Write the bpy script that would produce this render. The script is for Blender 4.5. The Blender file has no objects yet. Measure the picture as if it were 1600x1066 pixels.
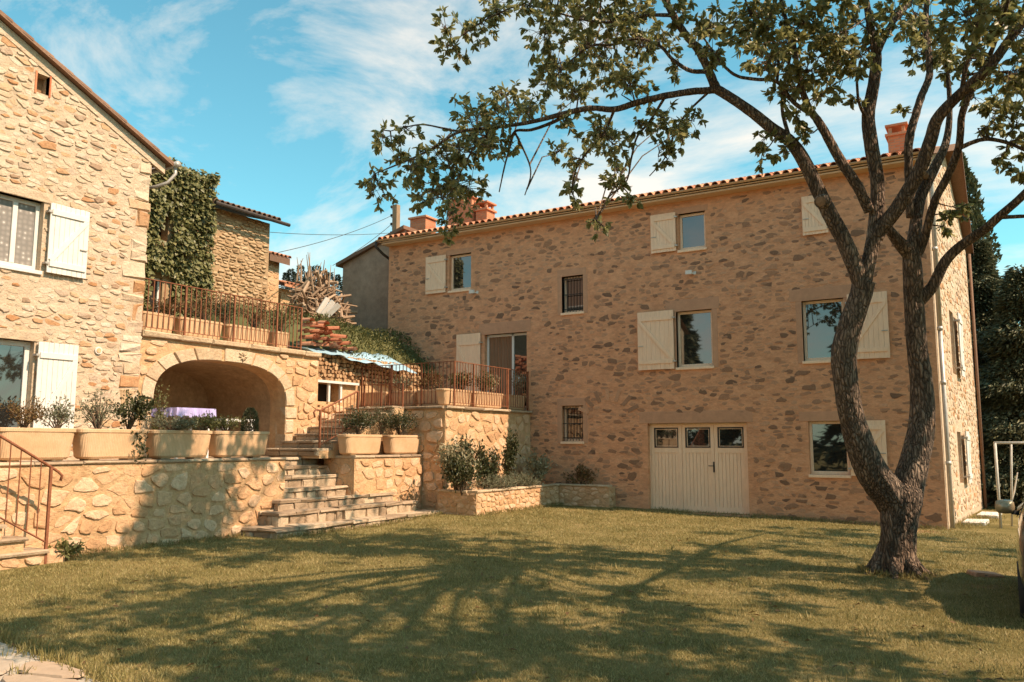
import bpy, math, random
import numpy as np
from mathutils import Vector, Matrix
from mathutils.geometry import tessellate_polygon

random.seed(7)
rng = np.random.default_rng(7)
D = bpy.data
SC = bpy.context.scene
COL = SC.collection

# ------------------------------------------------------------------ camera
FPX, IMW, IMH = 1300.0, 1600.0, 1066.0
PITCH = math.atan(161 / FPX)
YAW = math.radians(31.2)
CAMZ = 1.7
cam_d = D.cameras.new('camera')
cam_d.sensor_width = 36.0
cam_d.lens = FPX / IMW * 36.0
cam_d.clip_end = 3000
cam = D.objects.new('camera', cam_d)
COL.objects.link(cam)
cam.location = (0, 0, CAMZ)
cam.rotation_euler = (math.radians(90) + PITCH, 0, YAW)
SC.camera = cam

# ------------------------------------------------------------------ light
SUN_EL = math.radians(47)
SUN_AZ = math.radians(7)          # measured from +X towards +Y
sun_dir = Vector((math.cos(SUN_EL) * math.cos(SUN_AZ), math.cos(SUN_EL) * math.sin(SUN_AZ), math.sin(SUN_EL)))
sun_d = D.lights.new('sun', 'SUN')
sun_d.energy = 5.0
sun_d.angle = math.radians(0.55)
sun_d.color = (1.0, 0.745, 0.54)
sun = D.objects.new('sun', sun_d)
COL.objects.link(sun)
sun.rotation_euler = (-sun_dir).to_track_quat('-Z', 'Y').to_euler()
sun.location = (20, 5, 25)

world = D.worlds.new('World')
SC.world = world
world.use_nodes = True
nt = world.node_tree
nt.nodes.clear()
def wn(t, **k):
    n = nt.nodes.new(t)
    for a, b in k.items(): setattr(n, a, b)
    return n
w_out = wn('ShaderNodeOutputWorld'); w_bg = wn('ShaderNodeBackground')
sky = wn('ShaderNodeTexSky', sky_type='NISHITA', sun_disc=False)
sky.sun_elevation = SUN_EL
sky.sun_rotation = math.radians(90) - SUN_AZ
sky.air_density = 1.0; sky.dust_density = 0.6; sky.ozone_density = 1.0
tint = wn('ShaderNodeMix', data_type='RGBA', blend_type='MULTIPLY'); tint.inputs[0].default_value = 1
tint.inputs[7].default_value = (0.78, 1.44, 1.17, 1)
tc = wn('ShaderNodeTexCoord'); mp = wn('ShaderNodeMapping')
mp.inputs['Location'].default_value = (5.3, 0.4, 2.6); mp.inputs['Rotation'].default_value = (0.25, 0.5, 0.6); mp.inputs['Scale'].default_value = (1.0, 2.3, 3.4)
cn = wn('ShaderNodeTexNoise'); cn.inputs['Scale'].default_value = 2.1; cn.inputs['Detail'].default_value = 9; cn.inputs['Roughness'].default_value = 0.62; cn.inputs['Distortion'].default_value = 0.35
sep = wn('ShaderNodeSeparateXYZ')
low = wn('ShaderNodeMapRange'); low.inputs[1].default_value = 0.02; low.inputs[2].default_value = 0.60; low.inputs[3].default_value = 0.10; low.inputs[4].default_value = -0.035
addn = wn('ShaderNodeMath', operation='ADD')
cr = wn('ShaderNodeValToRGB')
cr.color_ramp.elements[0].position = 0.465; cr.color_ramp.elements[0].color = (0, 0, 0, 1)
cr.color_ramp.elements[1].position = 0.70; cr.color_ramp.elements[1].color = (0.86, 0.86, 0.86, 1)
cm = wn('ShaderNodeMix', data_type='RGBA')
cm.inputs[7].default_value = (7.2, 6.3, 5.4, 1)
L = nt.links.new
L(sky.outputs[0], tint.inputs[6]); L(tc.outputs['Generated'], mp.inputs[0]); L(mp.outputs[0], cn.inputs['Vector'])
L(tc.outputs['Generated'], sep.inputs[0]); L(sep.outputs[2], low.inputs[0]); L(cn.outputs[0], addn.inputs[0]); L(low.outputs[0], addn.inputs[1])
L(addn.outputs[0], cr.inputs[0]); L(cr.outputs[0], cm.inputs[0]); L(tint.outputs[2], cm.inputs[6]); L(cm.outputs[2], w_bg.inputs[0])
w_bg.inputs[1].default_value = 0.112
L(w_bg.outputs[0], w_out.inputs[0])

SC.view_settings.view_transform = 'Standard'
SC.view_settings.look = 'None'
SC.view_settings.exposure = 0.64
SC.view_settings.gamma = 1.0

# ------------------------------------------------------------------ photo pixel -> place
_f = Vector((-math.sin(YAW) * math.cos(PITCH), math.cos(YAW) * math.cos(PITCH), math.sin(PITCH)))
_r = Vector((math.cos(YAW), math.sin(YAW), 0)); _u = _r.cross(_f)
CAM = Vector((0, 0, CAMZ))
def ray(px, py): return _f + _r * ((px - 800) / FPX) - _u * ((py - 533) / FPX)
def on(ax, v, px, py):
    r = ray(px, py)
    return CAM + r * ((v - CAM[ax]) / r[ax])
def atd(d, px, py): return CAM + ray(px, py) * d       # d = depth along the view axis
def depth(p): return (Vector(p) - CAM).dot(_f)

def sstep(a, b, x):
    t = max(0.0, min(1.0, (x - a) / (b - a)))
    return t * t * (3 - 2 * t)
def gz(x, y):
    """height of the lawn"""
    z = -0.02 * max(0.0, min(8.0, x + 7.5))
    z += 0.09 * sstep(13, 16.5, y) * sstep(-6.5, -10, x)
    return z

# ------------------------------------------------------------------ materials
MATS = {}
def M(name): return MATS[name]
def new_mat(name):
    m = D.materials.new(name); m.use_nodes = True
    n = m.node_tree; n.nodes.clear()
    o = n.nodes.new('ShaderNodeOutputMaterial'); b = n.nodes.new('ShaderNodeBsdfPrincipled')
    n.links.new(b.outputs[0], o.inputs[0])
    MATS[name] = m
    return m, n, b
def node(n, t, **k):
    x = n.nodes.new(t)
    for a, v in k.items(): setattr(x, a, v)
    return x
def ramp(n, cols):
    r = node(n, 'ShaderNodeValToRGB')
    e = r.color_ramp.elements
    while len(e) < len(cols): e.new(0.5)
    for i, c in enumerate(cols):
        p, rgb = c
        e[i].position = p; e[i].color = (*rgb, 1)
    return r
def surf(name, cols, scale=4.0, detail=6, rough=0.85, bump=0.3, bscale=30.0, bdist=0.01, rnd=0.0, spec=0.3, vary=0.25, stretch=(1, 1, 1), metallic=0.0, trans=0.0, vscale=None, rnd_const=False):
    """noise coloured surface; rnd mixes in a random tone per object and per island"""
    m, n, b = new_mat(name)
    geo = node(n, 'ShaderNodeNewGeometry')
    mpn = node(n, 'ShaderNodeMapping'); mpn.inputs['Scale'].default_value = stretch
    n.links.new(geo.outputs['Position'], mpn.inputs[0])
    nz = node(n, 'ShaderNodeTexNoise'); nz.inputs['Scale'].default_value = scale; nz.inputs['Detail'].default_value = detail; nz.inputs['Roughness'].default_value = 0.62
    n.links.new(mpn.outputs[0], nz.inputs['Vector'])
    fac = nz.outputs[0]
    if rnd > 0:
        oi = node(n, 'ShaderNodeObjectInfo')
        ad = node(n, 'ShaderNodeMath', operation='ADD'); n.links.new(oi.outputs['Random'], ad.inputs[0]); n.links.new(geo.outputs['Random Per Island'], ad.inputs[1])
        fr = node(n, 'ShaderNodeMath', operation='FRACT'); n.links.new(ad.outputs[0], fr.inputs[0])
        mx = node(n, 'ShaderNodeMix', data_type='FLOAT'); mx.inputs[0].default_value = rnd
        n.links.new(fac, mx.inputs[2]); n.links.new(fr.outputs[0], mx.inputs[3])
        fac = mx.outputs[0]
    r = ramp(n, cols)
    n.links.new(fac, r.inputs[0])
    v = node(n, 'ShaderNodeTexNoise'); v.inputs['Scale'].default_value = vscale or scale * 4.3; v.inputs['Detail'].default_value = 5; v.inputs['Roughness'].default_value = 0.7
    n.links.new(mpn.outputs[0], v.inputs['Vector'])
    mr = node(n, 'ShaderNodeMapRange'); mr.inputs[1].default_value = 0.25; mr.inputs[2].default_value = 0.75; mr.inputs[3].default_value = 1 - vary; mr.inputs[4].default_value = 1 + vary
    n.links.new(v.outputs[0], mr.inputs[0])
    mul = node(n, 'ShaderNodeMix', data_type='RGBA', blend_type='MULTIPLY'); mul.inputs[0].default_value = 1
    n.links.new(r.outputs[0], mul.inputs[6]); n.links.new(mr.outputs[0], mul.inputs[7])
    n.links.new(mul.outputs[2], b.inputs['Base Color'])
    b.inputs['Roughness'].default_value = rough; b.inputs['Specular IOR Level'].default_value = spec; b.inputs['Metallic'].default_value = metallic
    if bump > 0:
        bn = node(n, 'ShaderNodeTexNoise'); bn.inputs['Scale'].default_value = bscale; bn.inputs['Detail'].default_value = 6; bn.inputs['Roughness'].default_value = 0.65
        n.links.new(mpn.outputs[0], bn.inputs['Vector'])
        bp = node(n, 'ShaderNodeBump'); bp.inputs['Strength'].default_value = bump; bp.inputs['Distance'].default_value = bdist
        n.links.new(bn.outputs[0], bp.inputs['Height']); n.links.new(bp.outputs[0], b.inputs['Normal'])
    if trans > 0:
        t = node(n, 'ShaderNodeBsdfTranslucent'); n.links.new(mul.outputs[2], t.inputs[0])
        ms = node(n, 'ShaderNodeMixShader'); ms.inputs[0].default_value = trans
        o = [q for q in n.nodes if q.type == 'OUTPUT_MATERIAL'][0]
        n.links.new(b.outputs[0], ms.inputs[1]); n.links.new(t.outputs[0], ms.inputs[2]); n.links.new(ms.outputs[0], o.inputs[0])
    return m

# masonry
surf('mortar_warm', [(0.25, (0.50, 0.355, 0.225)), (0.5, (0.56, 0.43, 0.30)), (0.78, (0.60, 0.475, 0.345))], 1.6, bump=0.9, bscale=11, bdist=0.05, vary=0.16)
surf('stone_warm', [(0.12, (0.44, 0.22, 0.10)), (0.24, (0.53, 0.35, 0.20)), (0.38, (0.57, 0.43, 0.295)), (0.65, (0.60, 0.475, 0.345)), (0.78, (0.64, 0.53, 0.41)), (0.87, (0.38, 0.25, 0.16))], 3.0, rnd=0.8, bump=0.8, bscale=18, bdist=0.03, vary=0.2)
surf('mortar_facade', [(0.25, (0.54, 0.255, 0.132)), (0.42, (0.65, 0.32, 0.17)), (0.55, (0.71, 0.36, 0.195)), (0.75, (0.76, 0.40, 0.225))], 2.6, bump=0.9, bscale=14, bdist=0.03, vary=0.2, vscale=9, stretch=(1, 1, 2.0))
surf('stone_facade', [(0.0, (0.17, 0.10, 0.064)), (0.3, (0.27, 0.15, 0.09)), (0.65, (0.42, 0.22, 0.125)), (1, (0.58, 0.31, 0.175))], 6.0, rnd=0.8, bump=0.6, bscale=30, bdist=0.02, vary=0.25)
surf('stone_faint', [(0.0, (0.32, 0.18, 0.11)), (0.5, (0.48, 0.26, 0.15)), (1, (0.68, 0.37, 0.215))], 6.0, rnd=0.8, bump=0.6, bscale=30, bdist=0.02, vary=0.2)
surf('dressed_facade', [(0.3, (0.50, 0.27, 0.16)), (0.7, (0.59, 0.32, 0.19))], 2.0, bump=0.4, bscale=40, vary=0.12)
surf('mortar_wall', [(0.25, (0.46, 0.26, 0.125)), (0.5, (0.57, 0.36, 0.19)), (0.8, (0.63, 0.43, 0.25))], 2.2, bump=0.9, bscale=10, bdist=0.05, vary=0.2)
surf('stone_wall', [(0.0, (0.41, 0.22, 0.105)), (0.25, (0.55, 0.325, 0.17)), (0.5, (0.64, 0.41, 0.24)), (0.8, (0.70, 0.49, 0.315)), (1, (0.47, 0.25, 0.115))], 2.4, rnd=0.7, bump=0.9, bscale=13, bdist=0.04, vary=0.22)
surf('stone_step', [(0.0, (0.24, 0.165, 0.105)), (0.4, (0.38, 0.275, 0.18)), (0.8, (0.52, 0.40, 0.27)), (1, (0.44, 0.28, 0.15))], 3.0, rnd=0.6, bump=0.8, bscale=16, bdist=0.03, vary=0.22)
surf('dressed_stone', [(0.2, (0.42, 0.28, 0.16)), (0.45, (0.54, 0.40, 0.255)), (0.65, (0.60, 0.47, 0.32)), (0.9, (0.50, 0.34, 0.19))], 4.0, rnd=0.35, bump=0.9, bscale=18, bdist=0.03, vary=0.25)
surf('vault_plaster', [(0.25, (0.30, 0.20, 0.12)), (0.6, (0.40, 0.28, 0.17)), (0.9, (0.50, 0.36, 0.22))], 2.5, bump=0.5, bscale=14, bdist=0.03, vary=0.3)
surf('stone_cottage', [(0.0, (0.30, 0.18, 0.09)), (0.4, (0.46, 0.31, 0.17)), (0.8, (0.56, 0.40, 0.24)), (1, (0.36, 0.22, 0.11))], 4.0, rnd=0.8, bump=0.8, bscale=16, bdist=0.03, vary=0.2)
surf('mortar_cottage', [(0.3, (0.30, 0.19, 0.10)), (0.7, (0.44, 0.30, 0.17))], 3.0, bump=0.6, bscale=20, bdist=0.02)
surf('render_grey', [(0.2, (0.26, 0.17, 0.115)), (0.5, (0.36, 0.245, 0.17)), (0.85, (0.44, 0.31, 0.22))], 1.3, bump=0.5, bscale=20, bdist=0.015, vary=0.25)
surf('flagstone', [(0.0, (0.33, 0.25, 0.175)), (0.5, (0.40, 0.32, 0.24)), (1, (0.44, 0.30, 0.19))], 2.0, rnd=0.75, bump=0.4, bscale=20, vary=0.15)
surf('joint', [(0.3, (0.42, 0.35, 0.27)), (0.7, (0.50, 0.43, 0.34))], 6.0, bump=0.4)
surf('brick', [(0.0, (0.40, 0.115, 0.05)), (0.5, (0.52, 0.17, 0.075)), (1, (0.60, 0.24, 0.12))], 8.0, rnd=0.6, bump=0.4, bscale=40, vary=0.2)
surf('roof_tile', [(0.0, (0.36, 0.13, 0.07)), (0.4, (0.52, 0.21, 0.11)), (0.75, (0.62, 0.30, 0.17)), (1, (0.42, 0.24, 0.15))], 6.0, rnd=0.7, bump=0.4, bscale=30, vary=0.25)
surf('old_tile', [(0.0, (0.14, 0.08, 0.052)), (0.5, (0.22, 0.125, 0.08)), (1, (0.31, 0.18, 0.11))], 6.0, rnd=0.7, bump=0.5, bscale=25, vary=0.3)
# joinery and metal
surf('white_paint', [(0.3, (0.68, 0.64, 0.58)), (0.7, (0.74, 0.71, 0.65))], 3.0, rough=0.5, bump=0.12, bscale=60, vary=0.05, spec=0.4)
surf('cream_paint', [(0.3, (0.90, 0.61, 0.405)), (0.7, (0.95, 0.67, 0.46))], 2.0, rough=0.55, bump=0.2, bscale=60, vary=0.10, stretch=(3, 3, 0.6), spec=0.4)
surf('fascia_paint', [(0.3, (0.62, 0.42, 0.26)), (0.7, (0.68, 0.48, 0.31))], 2.0, rough=0.6, bump=0.1, vary=0.08)
surf('rust_iron', [(0.25, (0.16, 0.055, 0.025)), (0.55, (0.26, 0.095, 0.045)), (0.85, (0.36, 0.15, 0.07))], 9.0, rough=0.7, bump=0.4, bscale=60, bdist=0.004, vary=0.3)
surf('dark_iron', [(0.3, (0.03, 0.025, 0.02)), (0.7, (0.07, 0.05, 0.04))], 9.0, rough=0.6, bump=0.2)
surf('zinc', [(0.3, (0.42, 0.37, 0.32)), (0.7, (0.56, 0.51, 0.45))], 3.0, rough=0.45, bump=0.1, metallic=0.35, vary=0.15)
surf('painted_steel', [(0.3, (0.50, 0.45, 0.38)), (0.7, (0.62, 0.57, 0.50))], 6.0, rough=0.5, bump=0.15, vary=0.15)
surf('interior_shade', [(0.3, (0.018, 0.014, 0.011)), (0.7, (0.035, 0.026, 0.02))], 2.0, bump=0, vary=0.2)  # near-black: the shade inside the buildings is put into this colour
surf('curtain_brown', [(0.3, (0.20, 0.11, 0.06)), (0.7, (0.30, 0.17, 0.10))], 3.0, stretch=(9, 9, 0.3), bump=0.3, vary=0.2)
surf('terracotta', [(0.25, (0.62, 0.38, 0.20)), (0.55, (0.70, 0.46, 0.27)), (0.85, (0.74, 0.53, 0.34))], 2.6, rough=0.8, bump=0.3, bscale=45, vary=0.12)
surf('soil', [(0.3, (0.07, 0.045, 0.03)), (0.7, (0.14, 0.09, 0.06))], 14.0, bump=0.8, bscale=50, bdist=0.02)
surf('wood_log', [(0.0, (0.22, 0.12, 0.06)), (0.5, (0.42, 0.25, 0.13)), (1, (0.58, 0.39, 0.22))], 7.0, rnd=0.7, bump=0.6, bscale=40, vary=0.3)
surf('dead_branch', [(0.0, (0.16, 0.10, 0.06)), (0.5, (0.32, 0.21, 0.13)), (1, (0.52, 0.38, 0.26))], 6.0, rnd=0.7, bump=0.5, bscale=50, vary=0.3)
surf('pale_plank', [(0.3, (0.68, 0.60, 0.52)), (0.7, (0.78, 0.72, 0.65))], 5.0, bump=0.3, vary=0.1)
surf('tarp_blue', [(0.3, (0.30, 0.48, 0.58)), (0.7, (0.40, 0.57, 0.66))], 2.0, rough=0.4, bump=0.4, bscale=8, bdist=0.05, spec=0.5, vary=0.12)
surf('purple_cloth', [(0.3, (0.42, 0.36, 0.66)), (0.7, (0.50, 0.44, 0.72))], 3.0, bump=0.2, vary=0.1)
surf('white_plastic', [(0.3, (0.74, 0.70, 0.66)), (0.7, (0.80, 0.77, 0.74))], 3.0, rough=0.4, bump=0, vary=0.04)
surf('pole_wood', [(0.3, (0.24, 0.15, 0.09)), (0.7, (0.36, 0.24, 0.15))], 4.0, stretch=(6, 6, 0.5), bump=0.4)
# plants
def leafmat(name, a, b, c, trans=0.3, rough=0.5, rnd=0.75):
    surf(name, [(0.0, a), (0.5, b), (1.0, c)], 1.5, rnd=rnd, rough=rough, bump=0, vary=0.15, trans=trans, spec=0.35)
leafmat('leaf_walnut', (0.11, 0.115, 0.038), (0.23, 0.225, 0.08), (0.48, 0.43, 0.19), 0.5, 0.38)
leafmat('leaf_ivy', (0.07, 0.072, 0.025), (0.17, 0.165, 0.06), (0.32, 0.28, 0.12), 0.25, 0.45)
leafmat('leaf_shrub', (0.030, 0.036, 0.013), (0.060, 0.066, 0.024), (0.13, 0.12, 0.05), 0.2, 0.4)
leafmat('leaf_grey', (0.11, 0.115, 0.065), (0.17, 0.17, 0.10), (0.26, 0.25, 0.15), 0.2, 0.7)
leafmat('leaf_red', (0.12, 0.06, 0.02), (0.20, 0.11, 0.04), (0.20, 0.16, 0.06), 0.25, 0.5)
leafmat('leaf_pale', (0.20, 0.18, 0.09), (0.32, 0.28, 0.16), (0.46, 0.41, 0.27), 0.25, 0.5)
leafmat('leaf_bank', (0.09, 0.095, 0.03), (0.15, 0.15, 0.05), (0.22, 0.20, 0.08), 0.25, 0.6)
leafmat('needle', (0.05, 0.054, 0.026), (0.10, 0.105, 0.05), (0.22, 0.20, 0.10), 0.1, 0.6)
leafmat('needle_far', (0.020, 0.030, 0.022), (0.032, 0.043, 0.030), (0.05, 0.06, 0.04), 0.1, 0.7)
leafmat('leaf_poplar', (0.040, 0.050, 0.022), (0.075, 0.085, 0.036), (0.13, 0.13, 0.06), 0.2, 0.5)
leafmat('blade', (0.14, 0.135, 0.040), (0.30, 0.25, 0.088), (0.56, 0.42, 0.20), 0.25, 0.55, 0.55)
surf('stem', [(0.3, (0.10, 0.065, 0.04)), (0.7, (0.18, 0.12, 0.075))], 12.0, bump=0.4, vary=0.2)
def bark_mat():
    m = surf('bark', [(0.25, (0.10, 0.070, 0.048)), (0.5, (0.21, 0.145, 0.10)), (0.8, (0.38, 0.28, 0.20))], 5.0, rough=0.9, bump=0.0, vary=0.4, stretch=(1.8, 1.8, 0.35), vscale=20)
    n = m.node_tree; b = [q for q in n.nodes if q.type == 'BSDF_PRINCIPLED'][0]; src = b.inputs['Base Color'].links[0].from_socket
    geo = node(n, 'ShaderNodeNewGeometry'); mpn = node(n, 'ShaderNodeMapping'); mpn.inputs['Scale'].default_value = (26, 26, 5.5)
    nz = node(n, 'ShaderNodeTexNoise'); nz.inputs['Scale'].default_value = 6; nz.inputs['Detail'].default_value = 4
    n.links.new(geo.outputs['Position'], nz.inputs['Vector'])
    mxv = node(n, 'ShaderNodeVectorMath', operation='MULTIPLY_ADD'); mxv.inputs[1].default_value = (0.09, 0.09, 0.09); n.links.new(nz.outputs['Color'], mxv.inputs[0]); n.links.new(geo.outputs['Position'], mxv.inputs[2])
    n.links.new(mxv.outputs[0], mpn.inputs[0])
    v = node(n, 'ShaderNodeTexVoronoi', feature='DISTANCE_TO_EDGE'); v.inputs['Scale'].default_value = 1.0; n.links.new(mpn.outputs[0], v.inputs['Vector'])
    mr = node(n, 'ShaderNodeMapRange'); mr.inputs[1].default_value = 0.0; mr.inputs[2].default_value = 0.28; n.links.new(v.outputs['Distance'], mr.inputs[0])
    cr_ = ramp(n, [(0.0, (0.30, 0.30, 0.30)), (0.5, (0.85, 0.85, 0.85)), (1.0, (1.15, 1.15, 1.15))]); n.links.new(mr.outputs[0], cr_.inputs[0])
    mul = node(n, 'ShaderNodeMix', data_type='RGBA', blend_type='MULTIPLY'); mul.inputs[0].default_value = 1; n.links.new(src, mul.inputs[6]); n.links.new(cr_.outputs[0], mul.inputs[7]); n.links.new(mul.outputs[2], b.inputs['Base Color'])
    bp = node(n, 'ShaderNodeBump'); bp.inputs['Strength'].default_value = 1.0; bp.inputs['Distance'].default_value = 0.025
    n.links.new(mr.outputs[0], bp.inputs['Height']); n.links.new(bp.outputs[0], b.inputs['Normal'])
bark_mat()
surf('heartwood', [(0.3, (0.20, 0.12, 0.07)), (0.7, (0.30, 0.19, 0.11))], 8.0, bump=0.4)

def glass_mat(name, base, ior=2.2, rough=0.02):
    m, n, b = new_mat(name)
    b.inputs['Base Color'].default_value = (*base, 1); b.inputs['Roughness'].default_value = rough
    b.inputs['IOR'].default_value = ior; b.inputs['Specular IOR Level'].default_value = 0.6
    geo = node(n, 'ShaderNodeNewGeometry'); nz = node(n, 'ShaderNodeTexNoise'); nz.inputs['Scale'].default_value = 1.2
    n.links.new(geo.outputs['Position'], nz.inputs['Vector'])
    bp = node(n, 'ShaderNodeBump'); bp.inputs['Strength'].default_value = 0.03; bp.inputs['Distance'].default_value = 0.02
    n.links.new(nz.outputs[0], bp.inputs['Height']); n.links.new(bp.outputs[0], b.inputs['Normal'])
    return m
glass_mat('glass', (0.018, 0.017, 0.016), 2.1)
glass_mat('car_glass', (0.01, 0.01, 0.01), 1.6)
def flat_mat(name, col, rough, metallic=0.0, coat=0.0):
    m, n, b = new_mat(name)
    b.inputs['Base Color'].default_value = (*col, 1); b.inputs['Roughness'].default_value = rough
    b.inputs['Metallic'].default_value = metallic; b.inputs['Coat Weight'].default_value = coat
flat_mat('car_paint', (0.055, 0.045, 0.035), 0.3, 0.4, 1.0)
flat_mat('mirror_shell', (0.42, 0.33, 0.20), 0.35, 0.3, 0.6)
flat_mat('rubber', (0.02, 0.02, 0.02), 0.8)
flat_mat('alloy', (0.5, 0.5, 0.5), 0.3, 0.9)
flat_mat('lamp_glass', (0.6, 0.55, 0.5), 0.1, 0.0, 0.8)

# lace curtain behind the pane: pale cloth with a dotted weave
def lace():
    m, n, b = new_mat('lace')
    geo = node(n, 'ShaderNodeNewGeometry')
    v = node(n, 'ShaderNodeTexVoronoi'); v.inputs['Scale'].default_value = 11; v.inputs['Randomness'].default_value = 0.25
    n.links.new(geo.outputs['Position'], v.inputs['Vector'])
    r = ramp(n, [(0.18, (0.62, 0.58, 0.53)), (0.30, (0.30, 0.27, 0.24)), (0.6, (0.22, 0.20, 0.18))])
    n.links.new(v.outputs['Distance'], r.inputs[0]); n.links.new(r.outputs[0], b.inputs['Base Color'])
    b.inputs['Roughness'].default_value = 0.9
lace()
# ribbed planters
def ribbed():
    m = surf('planter_clay', [(0.25, (0.56, 0.34, 0.18)), (0.55, (0.63, 0.41, 0.235)), (0.85, (0.67, 0.47, 0.30))], 2.6, rough=0.8, bump=0.3, bscale=45, vary=0.1)
    n = m.node_tree
    b = [q for q in n.nodes if q.type == 'BSDF_PRINCIPLED'][0]
    tc_ = node(n, 'ShaderNodeTexCoord'); wv = node(n, 'ShaderNodeTexWave', wave_type='BANDS', bands_direction='X')
    wv.inputs['Scale'].default_value = 14; wv.inputs['Distortion'].default_value = 0.0
    n.links.new(tc_.outputs['Object'], wv.inputs['Vector'])
    bp = node(n, 'ShaderNodeBump'); bp.inputs['Strength'].default_value = 0.35; bp.inputs['Distance'].default_value = 0.012
    n.links.new(wv.outputs[0], bp.inputs['Height']); n.links.new(bp.outputs[0], b.inputs['Normal'])
ribbed()
# lawn soil and grass, with bare earth in worn places
def lawn_mat():
    m = surf('lawn', [(0.2, (0.10, 0.085, 0.028)), (0.45, (0.17, 0.135, 0.048)), (0.62, (0.25, 0.19, 0.078)), (0.8, (0.34, 0.25, 0.12))], 1.1, detail=9, rough=0.95, bump=0.8, bscale=60, bdist=0.03, vary=0.3, vscale=35, spec=0.1)
    n = m.node_tree
    b = [q for q in n.nodes if q.type == 'BSDF_PRINCIPLED'][0]
    src = b.inputs['Base Color'].links[0].from_socket
    geo = node(n, 'ShaderNodeNewGeometry')
    nz = node(n, 'ShaderNodeTexNoise'); nz.inputs['Scale'].default_value = 1.6; nz.inputs['Detail'].default_value = 7; nz.inputs['Roughness'].default_value = 0.7
    n.links.new(geo.outputs['Position'], nz.inputs['Vector'])
    tot = None
    for (cx, cy, rad, amt) in ((1.2, 6.4, 2.6, 1.0), (-2.0, 19.6, 0.9, 0.9), (-0.5, 12.7, 0.5, 0.7)):
        ds = node(n, 'ShaderNodeVectorMath', operation='DISTANCE'); ds.inputs[1].default_value = (cx, cy, 0)
        n.links.new(geo.outputs['Position'], ds.inputs[0])
        mr = node(n, 'ShaderNodeMapRange'); mr.inputs[1].default_value = 0; mr.inputs[2].default_value = rad * 1.5; mr.inputs[3].default_value = amt * 0.5; mr.inputs[4].default_value = -0.3
        n.links.new(ds.outputs['Value'], mr.inputs[0])
        if tot is None: tot = mr.outputs[0]
        else:
            mxm = node(n, 'ShaderNodeMath', operation='MAXIMUM'); n.links.new(tot, mxm.inputs[0]); n.links.new(mr.outputs[0], mxm.inputs[1]); tot = mxm.outputs[0]
    ad = node(n, 'ShaderNodeMath', operation='ADD'); n.links.new(tot, ad.inputs[0]); n.links.new(nz.outputs[0], ad.inputs[1])
    st = node(n, 'ShaderNodeMapRange'); st.inputs[1].default_value = 0.62; st.inputs[2].default_value = 0.78
    n.links.new(ad.outputs[0], st.inputs[0])
    mx = node(n, 'ShaderNodeMix', data_type='RGBA'); mx.inputs[7].default_value = (0.34, 0.19, 0.095, 1)
    n.links.new(st.outputs[0], mx.inputs[0]); n.links.new(src, mx.inputs[6]); n.links.new(mx.outputs[2], b.inputs['Base Color'])
lawn_mat()
surf('far_ground', [(0.3, (0.07, 0.075, 0.025)), (0.6, (0.12, 0.115, 0.04)), (0.85, (0.18, 0.15, 0.07))], 0.15, bump=0.3, bscale=5, vary=0.3)
# ------------------------------------------------------------------ mesh helpers
WLOC = {}
def wloc(o): return WLOC.get(o.name, Vector((0, 0, 0))) if o is not None else Vector((0, 0, 0))

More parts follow.
